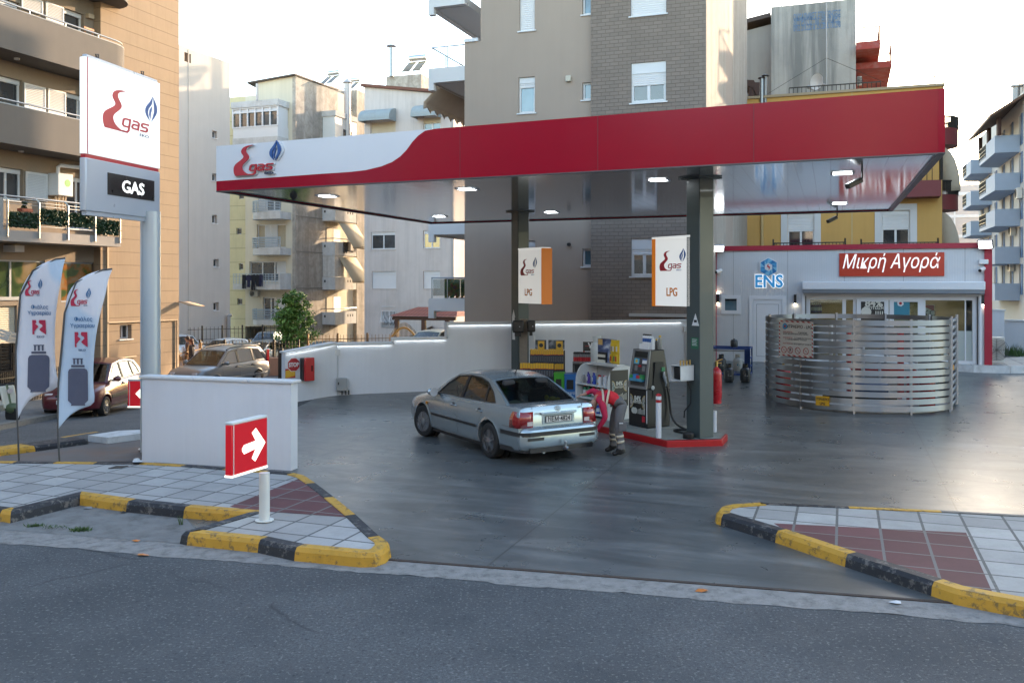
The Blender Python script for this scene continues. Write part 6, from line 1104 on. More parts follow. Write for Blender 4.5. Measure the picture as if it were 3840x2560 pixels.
# sign box: plane seen obliquely; left edge nearer
pL,pR=at((201,355),15.15),at((366,375),17.15);PQ=Pl(pL[:2],(pR-pL)[:2]);pw=(pR-pL).length*1.0;pw=math.hypot(pR.x-pL.x,pR.y-pL.y)
def pbody(z0,z1,mat,name,th=.13,ext=.0):
 """box with a rounded left edge"""
 pr=[(-.02-.03*math.sin(R(a)),-th/2+.5*th*math.cos(R(a)))for a in range(0,181,20)];f=[(pw+.02,0),(pw+.05,-.05),(pw+.05,-th+.05),(pw+.02,-th)]
 pts=[PQ.p(s,z0,o)for s,o in[(0,0)]+f+[(0,-th)]+[(s,o)for s,o in pr[::-1]]][:-1]
 mb=MB();mb.prism(pts,UP*(z1-z0));return mb.build(name,mat,pyl,bevel=.012)
zA0,zA1=PQ.st((285,366))[1],PQ.st((285,152))[1]
zt_=at((201,131),15.15).z;zb_=at((201,353),15.15).z;zl=at((201,362),15.15).z;zlb=at((201,484),15.15).z
LITW=NT('lit_sign_face');LITW.set(Base_Color=(.66,.69,.70),Roughness=.22,Emission_Color=(.92,.98,1.0),Emission_Strength=.13,Coat_Weight=.3);LITW=LITW.m
PGR=pm('pearl_grey_panel',(.40,.44,.49),.3,.25,var=.03,scale=.6)
pbody(zb_,zt_,LITW,'upper_box');pbody(zlb,zl,PGR,'lower_box');mb=MB();mb.pbox(PQ,-.03,pw-.0,zl-.02,zb_+.02,-.11,-.02);mb.build('red_band',SIGR,pyl);mb=MB();mb.pbox(PQ,.0,pw-.02,zt_-.005,zt_+.055,-.11,-.02);mb.build('top_cap',PGR,pyl,bevel=.02);mb=MB();mb.pbox(PQ,.0,pw,zlb-.07,zlb+.01,-.11,-.02);mb.build('bottom_cap',PGR,pyl)
MB().pbox(PQ,-.008,.012,zb_,zt_,-.001,.006).build('red_edge',SIGR,pyl);mb=MB();[mb.tube([PQ.p(s,zt_+.04,-.06),PQ.p(s-.03,zt_+.12,-.06),PQ.p(s+.04,zt_+.13,-.06),PQ.p(s+.03,zt_+.05,-.06)],.012,5)for s in(.32,pw*.78)];mb.build('lifting_eye',BLKP,pyl)
p0,p1=PQ.st(fA(722,885)),PQ.st(fA(880,640));hL=abs(p1[1]-p0[1])*1.08;k=hL/222;sxl=(PQ.st(fA(1075,760))[0]-PQ.st(fA(702,800))[0])/(265*k)
logo(pyl,PQ,PQ.st(fA(702,800))[0],PQ.st(fA(850,905))[1],hL,.001,.006,sxl)
q=PQ.rect(fA(735,1190),fA(1052,1368));q=(q[0],q[1],PQ.st(fA(890,1352))[1],PQ.st(fA(890,1208))[1]);MB().pbox(PQ,*q,.001,.012).build('display',pm('led_black',(.008,.009,.009),.3),pyl)
DOT=emit('led_letters',(.95,1.,1.),.6);hh=q[3]-q[2];tx=text('GAS',hh*.78,plM(PQ,(q[0]+q[1])/2+.03,q[2]+hh*.22,.014),DOT,pyl,ext=.002,bold=.006,sx=1.2);mb=MB();[mb.pbox(PQ,q[0]+.1,q[1]-.1,z_,z_+.008,.0165,.0175)for z_ in[q[2]+hh*(.18+.64*i/15)for i in range(16)]];mb.build('scan_line',pm('led_black',(.008,.009,.009),.3),pyl)
# ================================================================ feather flags
t=NT('flag_cloth');P=t.geo();z=t.sep(P)[2]
f1=t.ramp(t.noise(t.map(P,(1.0,1.0,.5),(0,R(30),0)),1.1,2),[(.50,0.),(.56,1.)]);cc=t.mix(t.math('MULTIPLY',f1,.55),(.62,.63,.68),(.30,.48,.66));t.set(Base_Color=cc,Roughness=.75,Specular_IOR_Level=.2);t.bump(t.noise(t.map(P,(2.2,2.2,.7)),2.4,3,.5,.6),.35,.05);FLAG=t.m
FNAV=pm('flag_navy_print',(.06,.11,.22),.7);FRED=pm('flag_red_print',(.42,.02,.06),.7);FBLU=pm('flag_blue_print',(.04,.14,.30),.7);FGRY=pm('flag_slate_print',(.075,.082,.125),.7,var=.12,scale=6)
def flag(label,base,Y,sail,fold,items):
 o=thing('feather_flag',label,'flag',at(base,Y),'feather flags at the kerb');QP=Pl(at(base,Y)[:2],(1,.12 if fold else-.02,0));tr=lambda q,dz=0:(lambda sz:QP.p(sz[0],sz[1],.07*math.sin(sz[0]*3.1+sz[1]*1.9+fold)*min(1,max(0,sz[0]+.2))+dz))(QP.st(q))
 L,Rr=sail;n=26
 def rs(c,t_):f=t_*(len(c)-1);i=min(int(f),len(c)-2);return(c[i][0]+(c[i+1][0]-c[i][0])*(f-i),c[i][1]+(c[i+1][1]-c[i][1])*(f-i))
 L,Rr=openc(L,4),openc(Rr,4);mb=MB();m_=7
 for i in range(n):
  for j in range(m_):
   qs=[]
   for a,b in((i,j),(i+1,j),(i+1,j+1),(i,j+1)):l,r2=rs(L,a/n),rs(Rr,a/n);qs.append((l[0]+(r2[0]-l[0])*b/m_,l[1]+(r2[1]-l[1])*b/m_))
   mb.quad(*[tr(q)for q in qs])
 mb.build('sail',FLAG,o,solid=.004,ang=80)
 mb=MB();mb.tube([at(base,Y)-UP*.05,tr(L[-1]),tr(rs(L,.75)),tr(rs(L,.5)),tr(rs(L,.25)),tr(rs(L,.05)),tr(Rr[0])],.016,7);mb.build('pole',DGP,o)
 def onflag(ob):
  off=OFF[ob.name]
  for v in ob.data.vertices:
   w_=Vector(v.co)+off;s,zz=(w_-QP.o).dot(QP.d),w_.z;k=(w_-QP.p(s,zz)).dot(QP.n);v.co=QP.p(s,zz,k+.07*math.sin(s*3.1+zz*1.9+fold)*min(1,max(0,s+.2)))-off
 kin=items
 a,b,h_=kin['logo'];s,zz=QP.st(fE(*a));hk=QP.st(fE(*a))[1]-QP.st(fE(a[0],a[1]+h_))[1];before=set(bpy.data.objects);logo(o,QP,s,QP.st(fE(a[0],a[1]+h_))[1],hk,.012,.003,b,(FRED,FBLU,FNAV))
 for txt,(x,y),hp,wp in kin['text']:s,zz=QP.st(fE(x,y));k=hp/1.7429/1.63265*Y/F;te=text(txt,k*1.45,plM(QP,s,zz,.012),FBLU if hp>18 else FNAV,o,ext=.002,bold=0,sx=wp)
 x0,y0,x1,y1=kin['mark'];s0_,z1=QP.st(fE(x0,y0));s1_,z0=QP.st(fE(x1,y1));u=lambda a,b:QP.p(s0_+(s1_-s0_)*a,z0+(z1-z0)*b,.012)
 LC=[(0,.0),(0,1),(.26,1),(.30,.86),(.22,.72),(.40,.6),(.44,.52),(.3,.40),(.12,.2),(.14,0)];RC=[(.52,1),(1,1),(1,0.0),(.98,0),(.62,.22),(.5,.34),(.62,.46),(.76,.56),(.72,.68),(.54,.76),(.48,.86)]
 mb=MB();mb.prism([u(*q)for q in LC],QP.n*.003);mb.prism([u(*q)for q in RC],QP.n*.003);mb.build('emblem',FRED,o,smooth=False)
 cx,y0,wd,y1=kin['bottle'];Q=lambda a,y:(lambda sz:QP.p(sz[0],sz[1],.012))(QP.st(fE(cx+a,y)));h2=wd/2;rr=22
 mb=MB();mb.prism([Q(-h2,y0+rr),Q(-h2+rr*.3,y0+rr*.3),Q(-h2+rr,y0),Q(h2-rr,y0),Q(h2-rr*.3,y0+rr*.3),Q(h2,y0+rr),Q(h2,y1-rr),Q(h2-rr,y1),Q(h2-18,y1+12),Q(-h2+18,y1+12),Q(-h2+rr,y1),Q(-h2,y1-rr)],QP.n*.003);mb.prism([Q(-h2+20,y0-8),Q(-h2+20,y0-22),Q(h2-20,y0-22),Q(h2-20,y0-8)],QP.n*.003);
 for a,b in((-30,-19),(19,30),(-6,6)):mb.prism([Q(a,y0-27),Q(a,y0-60),Q(b,y0-60),Q(b,y0-27)],QP.n*.003)
 mb.prism([Q(-34,y0-60),Q(-34,y0-66),Q(34,y0-66),Q(34,y0-60)],QP.n*.003);mb.build('bottle_print',FGRY,o,smooth=False)
 for ob in o.children:
  if ob.name.split('.')[0]not in('sail','pole'):onflag(ob)
 return o
e=lambda*L:[fE(*q)for q in L]
flag('left feather flag with gas bottle print, standing straight',fE(125,1512),15.5,(e((415,184),(310,215),(220,270),(160,350),(130,430),(112,600),(102,800),(104,1000),(116,1240)),e((430,188),(418,250),(408,350),(385,480),(362,640),(352,800),(355,930),(366,1035),(225,1090),(160,1160),(118,1240))),0.0,dict(logo=((165,322),.92,112),text=[('Φιάλες',(262,520),26,.92),('Υγραερίου',(260,558),26,.86),('EKO',(261,708),14,1.3)],mark=(209,592,299,686),bottle=(249,820,133,1050)))
flag('right feather flag with gas bottle print, leaning and twisted',fE(390,1512),15.3,(e((715,256),(610,280),(520,330),(460,400),(435,470),(412,640),(390,850),(378,1050),(374,1180),(378,1298)),e((728,258),(705,330),(690,430),(660,560),(630,720),(612,880),(606,1020),(608,1135),(520,1175),(450,1220),(385,1300))),1.3,dict(logo=((466,380),.90,120),text=[('Φιάλες',(550,598),26,.9),('Υγραερίου',(545,640),26,.84),('EKO',(538,795),14,1.2)],mark=(490,670,577,768),bottle=(508,908,128,1140)))
# ================================================================ lit arrow signs
def arrow_sign(label,base,Y,q4,arrow,th=.10,pole=True):
 o=thing('arrow_sign',label,'sign',base,'red lit arrow signs');a,b=at(q4[0],Y[0]),at(q4[1],Y[1]);AP=Pl(a[:2],(b-a)[:2]);wd=math.hypot(b.x-a.x,b.y-a.y);z1,z0=a.z,at(q4[2],Y[0]).z
 t=NT('lit_red_face');t.set(Base_Color=(.36,.006,.014),Emission_Color=(.9,.012,.03),Emission_Strength=.05,Roughness=.3);rm=t.m
 MB().pbox(AP,0,wd,z0,z1,-th,0).build('box',rm,o,bevel=.01);mb=MB();lw_=emit('lit_cream',(1.,.98,.86),.25)
 mb.pbox(AP,.0,wd+.0,z1,z1+.035,-th-.01,.008);mb.build('top_cap',pm('cap_white',(.6,.62,.6),.4),o,bevel=.01);MB().pbox(AP,.0,wd,z0-.025,z0,-th-.01,.008).build('bottom_cap',lw_,o);MB().pbox(AP,.03,.042,z0,z1,.001,.006).build('edge_strip',pm('cap_white',(.6,.62,.6),.4),o)
 mb=MB();mb.prism([AP.p(wd*x,z0+(z1-z0)*y,.001)for x,y in arrow],AP.n*.004);mb.build('arrow',emit('lit_arrow',(1.,1.,.85),.35),o,smooth=False)
 if pole:
  mb=MB();mb.tube([base,Vector((base.x,base.y,z0))],.066,20);mb.build('pole',pm('cap_white',(.6,.62,.6),.4),o);MB().lathe(base,[(.115,0),(.115,.012)],24).build('base_plate',pm('cap_white',(.6,.62,.6),.4),o)
 return o
AR=[(.30,.42),(.34,.36),(.72,.40),(.56,.20),(.66,.14),(.93,.46),(.70,.78),(.58,.70),(.72,.57),(.34,.54),(.30,.49)]
AR=[(.28,.44),(.33,.37),(.66,.42),(.55,.24),(.64,.16),(.93,.50),(.66,.84),(.55,.76),(.66,.58),(.33,.55),(.28,.49)]
arrow_sign('red lit sign with white right-pointing arrow on the pavement corner',atz(fJ(1555,612),KH),(11.25,11.92),(fJ(1362,55),fJ(1572,38),fJ(1362,352)),AR)
AL=[(1-x,y)for x,y in AR]
arrow_sign('red lit sign with white left arrow half hidden by the low wall',at(fA4(1700,1350),17.2)*Vector((1,1,0)),(17.6,17.6),(fA4(1502,560),fA4(1820,545),fA4(1502,855)),[(-.0+x*.9+.22-.0,y)for x,y in[(.08,.5),(.5,.92),(.5,.66),(.8,.66),(.8,.34),(.5,.34),(.5,.08)]])
# ================================================================ LPG signs on the columns
ORG=emit('orange_side',(.60,.16,.006),.05);ORGL=pm('orange_lettering',(.66,.19,.01),.4)  # faint glow put into the orange to lift the dark side panels
def lpg_sign(label,pl,s0,s1,z0,z1,side,bx,lx,ly,lh,lsx,tx,ty,th_,tsx,sd):
 o=thing('light_box_sign',label,'sign',pl.p(s0,z0),'white light box signs on the canopy columns');LB2=emit('light_box_white',(.60,.60,.58),.12)
 MB().pbox(pl,s0,s1,z0,z1,-.3,0).build('box',LB2,o,bevel=.01);a,b=side;mb=MB();mb.pbox(pl,a,b,z0-.01,z1+.01,-.34 if sd else-.3,.006);mb.build('side_panel',ORG,o);mb=MB();mb.pbox(pl,min(s0,a),max(s1,b),z1,z1+.04,-.3,.01);mb.build('cap',LB2,o)
 logo(o,pl,lx,ly,lh,.001,.004,lsx,(pm('deep_logo_red',(.36,.015,.03),.45),LBLUE,LBLUE));text('LPG',th_,plM(pl,tx,ty,.004),ORGL,o,ext=.003,bold=.004,sx=tsx)
 # front sign: on the left of the front column, square to the camera
Q1=Pl((cA+e1*CW)[:2],(-e1)[:2]);s0_,s1_=Q1.st(fL(1543,300))[0],Q1.st(fL(1892,300))[0];z1_,z0_=Q1.st(fL(1700,35))[1],Q1.st(fL(1700,716))[1];sd_=Q1.st(fL(1511,300))[0]
lk=Q1.st(fL(1640,163))[1]-Q1.st(fL(1640,363))[1];lpg_sign('white LPG light box with orange left edge on the front column',Q1,s0_,s1_,z0_,z1_,(sd_,s0_+.0),0,Q1.st(fL(1587,300))[0],Q1.st(fL(1640,363))[1],lk*1.1,(Q1.st(fL(1850,300))[0]-Q1.st(fL(1587,300))[0])/(265*lk*1.1/222),Q1.st(fL(1710,600))[0],Q1.st(fL(1710,613))[1],(Q1.st(fL(1710,528))[1]-Q1.st(fL(1710,613))[1])*1.38,.82,0)
Q2=Pl(cB[:2],(-e1)[:2]);s0_,s1_=Q2.st(fL(170,300))[0],Q2.st(fL(402,300))[0];z1_,z0_=Q2.st(fL(290,145))[1],Q2.st(fL(290,690))[1]
lk=Q2.st(fL(225,245))[1]-Q2.st(fL(225,408))[1];lpg_sign('white LPG light box with orange right side on the rear column',Q2,s0_,s1_,z0_,z1_,(s1_,s1_+.02),0,Q2.st(fL(192,300))[0],Q2.st(fL(225,408))[1],lk*1.1,(Q2.st(fL(358,300))[0]-Q2.st(fL(192,300))[0])/(265*lk*1.1/222),Q2.st(fL(272,600))[0],Q2.st(fL(272,608))[1],(Q2.st(fL(272,540))[1]-Q2.st(fL(272,608))[1])*1.38,.86,0)
oo=bpy.data.objects['light_box_sign.001'];p=Q2.p(s1_,0);sp2=Pl(p[:2],e2[:2]);w3=sp2.st(fL(503,300))[0];MB().pbox(sp2,.0,w3,z0_-.012,z1_+.012,.002,.03).build('end_panel',ORG,oo)
# stickers on the columns
colf=Pl(cA[:2],(-e1)[:2]);colfB=Pl(cB[:2],(-e1)[:2]);colr=Pl(cA[:2],e2[:2])
def sticker(par,label,pl,uv,w_,h_,mat,tri=False,out=.002):
 s,z=pl.st(uv);mb=MB()
 if tri:mb.prism([pl.p(s-w_/2,z-h_/2,out),pl.p(s+w_/2,z-h_/2,out),pl.p(s,z+h_/2,out)],pl.n*.003)
 else:mb.pbox(pl,s-w_/2,s+w_/2,z-h_/2,z+h_/2,out,out+.003)
 return mb.build('sticker',mat,par)
o=sticker(can,'',colf,fL(1947,850),.2,.24,SIGW,True);s,z=colf.st(fL(1947,858));MB().pbox(colf,s-.04,s+.04,z-.04,z+.01,.006,.008).build('pictogram',INK,o)
o=sticker(can,'',colfB,fL(124,788),.17,.22,SIGW,True);o=sticker(can,'',colf,fB7(925,128),.2,.22,pm('sign_green',(.02,.12,.06),.5));s,z=colf.st(fB7(925,128));mb=MB();[mb.pbox(colf,s-.07,s+.07-.02*(k%2),z+.07-k*.028,z+.078-k*.028,.006,.007)for k in range(5)];mb.build('print_line',SIGW,o)
o=sticker(can,'',colfB,fL(122,850),.13,.16,SIGW);o=sticker(can,'',colfB,fL(125,1005),.14,.26,SIGW)
# ================================================================ dispenser pump
NF=-e2;du=-e1
pc=atz(fB7(305,1243),ISZ+.03)  # front right bottom corner
PW=0.60;PD=0.62;PH=1.60
pump=thing('fuel_pump','black tapered fuel dispenser with printed lower panel on the island','fuel pump',pc)
PF=Pl((pc+e1*PW)[:2],du[:2]);z0=pc.z;zM=z0+.80;zT=z0+PH
mb=MB();plinth=[pc-du*(PW+.08)-e2*.06,pc+du*.06-e2*.06,pc+du*.06+e2*(PD+.06),pc-du*(PW+.08)+e2*(PD+.06)];mb.prism([p-UP*.035 for p in plinth],UP*.03);mb.build('plinth',pm('island_concrete2',(.28,.28,.26),.8,dirt=.3),pump)
def fr_(s,z,o):return PF.p(s,z,o)
lean=.13;tp=.08
b4=[fr_(0,z0,0),fr_(PW,z0,0),fr_(PW,z0,-PD),fr_(0,z0,-PD)];m4=[fr_(0,zM,0),fr_(PW,zM,0),fr_(PW,zM,-PD),fr_(0,zM,-PD)];t4=[fr_(.03,zT,-lean),fr_(PW-.03,zT,-lean),fr_(PW-.03,zT,-PD+lean),fr_(.03,zT,-PD+lean)]
PBK=pm('pump_black',(.014,.015,.016),.35,var=.15,scale=3);mb=MB();mb.hexa(b4,m4);mb.hexa([p-UP*.001 for p in m4],t4);mb.build('body',PBK,pump,bevel=.02)
fz=lambda s,k,o=.0:fr_(.03*k+s*(PW-.06*k)/PW,zM+(zT-zM)*k,-lean*k+o)  # on the sloping upper front
PGY=pm('pump_grey_trim',(.20,.205,.21),.4,.3,var=.08);PDK=pm('pump_slate_face',(.045,.05,.055),.3,var=.1)
mb=MB()
def fq(s0,s1,k0,k1,o0,o1):
 mb.hexa([fz(s0,k0,o0),fz(s1,k0,o0),fz(s1,k1,o0),fz(s0,k1,o0)],[fz(s0,k0,o1),fz(s1,k0,o1),fz(s1,k1,o1),fz(s0,k1,o1)])
fq(0,.06,.0,1.0,.003,.03);fq(PW-.06,PW,.0,1.0,.003,.03);fq(.06,PW-.06,0,.06,.003,.03);fq(.06,PW-.06,.96,1.0,.003,.03);mb.build('bezel',PGY,pump)
mb=MB();fq(.06,PW-.06,.06,.96,.003,.012);mb.build('face',PDK,pump);mb=MB();fq(.08,PW-.08,.80,.94,.0125,.018);mb.build('display',pm('display_dark',(.02,.022,.022),.12),pump);mb=MB();fq(.08,.25,.62,.76,.0125,.017);mb.build('sticker',pm('cyan_sticker',(.10,.38,.52),.5),pump);mb=MB();fq(.13,.2,.65,.73,.0175,.019);mb.build('sticker',SIGY,pump);mb=MB();fq(.36,.51,.64,.76,.0125,.017);mb.build('sticker',SIGW,pump);mb=MB();fq(.36,.51,.73,.76,.0175,.019);mb.build('sticker',LBLUE,pump);mb=MB();fq(.26,.34,.55,.60,.0125,.03);mb.build('button',SIGR,pump)
mb=MB();fq(.13,.22,.45,.58,.0125,.016);fq(.38,.47,.45,.58,.0125,.016);mb.build('keypad',PGY,pump)
mb=MB();fq(.07,PW-.07,.10,.42,.0125,.02);mb.build('shelf_recess',pm('recess_grey',(.03,.033,.036),.5),pump)
o=thing('leaflet_tray','tray of colourful packets on the fuel dispenser front','packets',fz(.3,.24,.04));
for k,(c_,s)in enumerate((((.03,.22,.06),.14),((.03,.18,.45),.25),((.45,.03,.05),.36),((.04,.25,.08),.45))):
 mb=MB();fq(s-.06,s+.06,.24,.34+.02*(k%2),.03,.09);mb.build('packet',pm('packet_%s'%('green','blue','red','leaf')[k],c_,.4),o)
mb=MB();fq(.1,.5,.19,.26,.022,.1);mb.build('tray',pm('tray_blue',(.05,.22,.34),.3),o)
# printed lower panel
mb=MB();mb.pbox(PF,.02,PW-.02,z0+.1,zM-.06,.002,.008);pan=mb.build('lower_panel',BLKP2,pump);mb=MB();mb.pbox(PF,PW-.018,PW-.003,z0+.1,zM-.02,.002,.01);mb.build('edge_strip',SIGW,pump)
def panel_print(pl,s0,s1,z0,z1,par,out):
 w_=s1-s0;h_=z1-z0;text('84%',w_*.28,plM(pl,s0+w_*.5,z0+h_*.68,out),CREAMP,par,ext=.001,bold=.004,sx=.85);text('ΕΚΠΤΩΣΗ',w_*.11,plM(pl,s0+w_*.5,z0+h_*.61,out),CREAMP,par,ext=.001,bold=.002,sx=.9)
 for x,cl in((.06,GOLDP),(.94,GOLDP)):
  cxs=s0+w_*x;n=20;ra=w_*.2;a0,a1=(-90,90)if x<.5 else(90,270);mb=MB();mb.poly([pl.p(cxs,z0+h_*.66,out)]+[pl.p(cxs+(ra*math.cos(R(a0+(a1-a0)*k/n))),z0+h_*.66+ra*1.35*math.sin(R(a0+(a1-a0)*k/n)),out)for k in range(n+1)]);mb.build('roundel',GOLDP,par);mb=MB();ra*=.88;mb.poly([pl.p(cxs,z0+h_*.66,out+.002)]+[pl.p(cxs+(ra*math.cos(R(a0+(a1-a0)*k/n))),z0+h_*.66+ra*1.35*math.sin(R(a0+(a1-a0)*k/n)),out+.002)for k in range(n+1)]);mb.build('roundel',m_film('tableware_print',[(.35,(.03,.10,.09)),(.5,(.45,.42,.38)),(.65,(.22,.16,.12))],22),par)
 for k in(.26,.36):MB().lathe(pl.p(s0+w_*k,z0+h_*.36,out),[(w_*.12,0),(w_*.12,.002)],16,pl.n).build('plate_print',CREAMP,par)
 mb=MB();[mb.pbox(pl,s0+w_*(.52+k*.075),s0+w_*(.55+k*.075),z0+h_*.27,z0+h_*(.42+.02*(k%3)),out,out+.002)for k in range(6)];mb.build('cutlery_print',CREAMP,par)
panel_print(PF,.03,PW-.03,z0+.1,zM-.06,pan,.009);mb=MB();mb.pbox(PF,PW-.16,PW-.06,z0+.12,z0+.24,.009,.011);mb.build('emblem',LRED,pan)
# side panel with nozzle and hose
PS=Pl(pc[:2],e2[:2]);sd=PS;o=MB();o.hexa([PS.p(.12,z0+.6,.002),PS.p(PD-.12,z0+.6,.002),PS.p(PD-.2,z0+1.35,-.022),PS.p(.2,z0+1.35,-.022)],[PS.p(.12,z0+.6,.012),PS.p(PD-.12,z0+.6,.012),PS.p(PD-.2,z0+1.35,.02),PS.p(.2,z0+1.35,.02)]);o.build('side_recess',pm('recess_black',(.008,.009,.009),.5),pump)
MB().lathe(PS.p(.14,z0+.83,.004),[(.045,0),(.045,.012),(.02,.014)],16,PS.n).build('lock',ALU,pump);q=PS.st(fB7(520,385));MB().pbox(PS,.36,.45,z0+1.16,z0+1.24,.01,.03).build('sticker',pm('lamp_green',(.02,.20,.08),.4),pump)
noz=MB();nz=PS.p(.40,z0+1.05,.06);noz.tube([nz+UP*.1,nz,nz+e2*.06-UP*.14],[.02,.03,.022],8);noz.bar(nz+e2*.05,nz+e2*.05-UP*.2,.02);noz.build('nozzle',ALU,pump)
mb=MB();h0=nz+e2*.06-UP*.14;gl=ISZ+.03;A_=Vector((cA.x,cA.y,gl));mb.tube([h0,h0+e2*.10-UP*.35,h0+e2*.12-UP*.75,h0+e2*.14-e1*.25-UP*1.0+Vector((0,0,.1)),Vector(((h0+e2*.1-e1*.7).x,(h0+e2*.1-e1*.7).y,gl)),Vector(((h0-e2*.02-e1*1.0).x,(h0-e2*.02-e1*1.0).y,gl+.0)),Vector(((h0-e2*.22-e1*.8).x,(h0-e2*.22-e1*.8).y,gl)),Vector(((h0-e2*.2-e1*.35).x,(h0-e2*.2-e1*.35).y,gl)),Vector(((h0-e1*.3+e2*.05).x,(h0-e1*.3+e2*.05).y,gl)),Vector(((h0-e1*.75+e2*.1).x,(h0-e1*.75+e2*.1).y,gl+.02))],.024,8);hs_=mb.build('hose',pm('rubber_black',(.01,.01,.01),.5,var=.2),pump);hs_.modifiers.new('s','SUBSURF').render_levels=2
# cans standing on the dispenser
bt=[fz(.0+x,1.0,y)+UP*.003 for x,y in((.2,-.13),(.27,-.13),(.34,-.13),(.41,-.13))]
o=thing('can_carton','white carton of small black capped cans on top of the dispenser','carton',fz(.3,1.0,-.12));a=fz(.14,1.0,-.06);mb=MB();C4=lambda s,k,z:fz(s,1.0,-k)+UP*z
mb.hexa([C4(.14,.03,.002),C4(.46,.03,.002),C4(.46,.2,.002),C4(.14,.2,.002)],[C4(.14,.03,.11),C4(.46,.03,.11),C4(.46,.2,.11),C4(.14,.2,.11)]);mb.build('carton',SIGW,o)
cn=bottle('spray_can','black capped spray can standing in the carton on the dispenser','can',C4(.19,.12,.112),.032,.2,SIGW,BLKP,'black capped cans in the carton on the dispenser',LBLUE,.75)
for k in range(1,4):dup(cn,C4(.19+k*.075,.12,.112))
bottle('spray_can','tall white spray can with red base beside the carton','can',C4(.50,.12,.002),.035,.27,SIGW,SIGW,'spray cans on the dispenser',None,.5);bottle('spray_can','grey spray can with yellow cap on the dispenser corner','can',C4(.53,.24,.002)+e2*.05,.036,.29,pm('can_grey',(.22,.22,.2),.4),SIGY,'spray cans on the dispenser',None,.6);bottle('spray_can','dark spray can between the white and grey ones','can',C4(.50,.24,.002)+e2*-.02,.03,.22,pm('can_black',(.03,.03,.03),.4),SIGY,'spray cans on the dispenser',None,.6)
# ================================================================ bollards, box on column, extinguisher bin
def bollard(label,base,h,red=True):
 o=thing('bollard',label,'bollard',base,'white bollards on the pump island',0,False);r=.055;PWH=pm('bollard_white',(.62,.63,.66),.4,var=.05);MB().lathe((0,0,0),[(r,0),(r,h-.16)],20).build('post',PWH,o)
 if red:
  MB().lathe((0,0,h-.16),[(r,0),(r,.055)],20).build('red_ring',SIGR,o);MB().lathe((0,0,h-.105),[(r,0),(r,.07)],20).build('white_ring',PWH,o);MB().lathe((0,0,h-.035),[(r*1.03,0),(r*1.03,.02),(r*.5,.045)],20).build('cap',SIGR,o)
 return o
bb=atz(fB7(452,1362),ISZ+.005);hB=2.0;zt_=H-(fB7(455,792)[1]-V0)*bb.y/F;bollard('white bollard with red rings in front of the fuel dispenser',bb,zt_-bb.z)
b2=atz(fB7(1176,1282),ISZ+.005);bollard('plain white post carrying the red extinguisher behind the front column',b2,(H-(fB7(1176,905)[1]-V0)*b2.y/F)-b2.z,False)
ze=H-(fB7(1200,912)[1]-V0)*b2.y/F;x9=extinguisher('large red extinguisher tank mounted on the white post beside the front column',Vector((b2.x+.05,b2.y,ze)),(fB7(0,912)[1]-fB7(0,430)[1])*b2.y/F,70/3.4833/1.63265*b2.y/F)
q=colf;s0_,s1_=colf.st(fB7(760,500))[0],colf.st(fB7(885,500))[0]
CBP=Pl((cA-e2*.02+e1*.42)[:2],(-e1)[:2]);o=thing('equipment_box','open white metal box with black device fixed to the front column','box',CBP.p(0,1.0));z1_,z0_=CBP.st(fB7(820,402))[1],CBP.st(fB7(820,600))[1];cw=.30;M9=pm('box_white',(.55,.56,.56),.5,dirt=.15)
mb=MB();A9=-.02
for r in((A9,A9+.012,z0_,z1_,0,.34),(A9,A9+cw,z1_-.012,z1_,0,.34),(A9+cw-.012,A9+cw,z0_,z1_,0,.34),(A9,A9+cw,z0_,z0_+.012,0,.34),(A9,A9+cw,z0_,z1_,-.004,0.004)):mb.pbox(CBP,*r)
mb.build('case',M9,o);MB().pbox(CBP,A9+.05,A9+cw-.06,z0_+.02,z0_+.27,.05,.3).build('device',BLKP,o,bevel=.03);mb=MB();[mb.tube([CBP.p(A9+cw-.05,z1_,k),CBP.p(A9+cw-.05,z1_+.1,k)],.018,8)for k in(.06,.14,.22,.3)];mb.build('valve',pm('brass',(.45,.32,.12),.3,.9),o);mb=MB();mb.tube([CBP.p(A9+cw-.08,z0_,.1),CBP.p(A9+cw-.02,z0_-.2,.06),CBP.p(A9+cw-.04,z0_-.45,.05),CBP.p(A9+cw-.2,z0_-.62,.06),CBP.p(A9+cw-.22,z0_-.75,.05)],.012,6);mb.build('cable',BLKP,o)
c=atz(fB7(842,1370),ISZ+.004);tag(MB().lathe(c,[(.10,0),(.11,.02),(.11,.1),(.095,.12)],18).build('rubber_foot',pm('rubber_black',(.01,.01,.01),.5,var=.2),base=c),'round black rubber foot at the base of the front column','rubber foot')
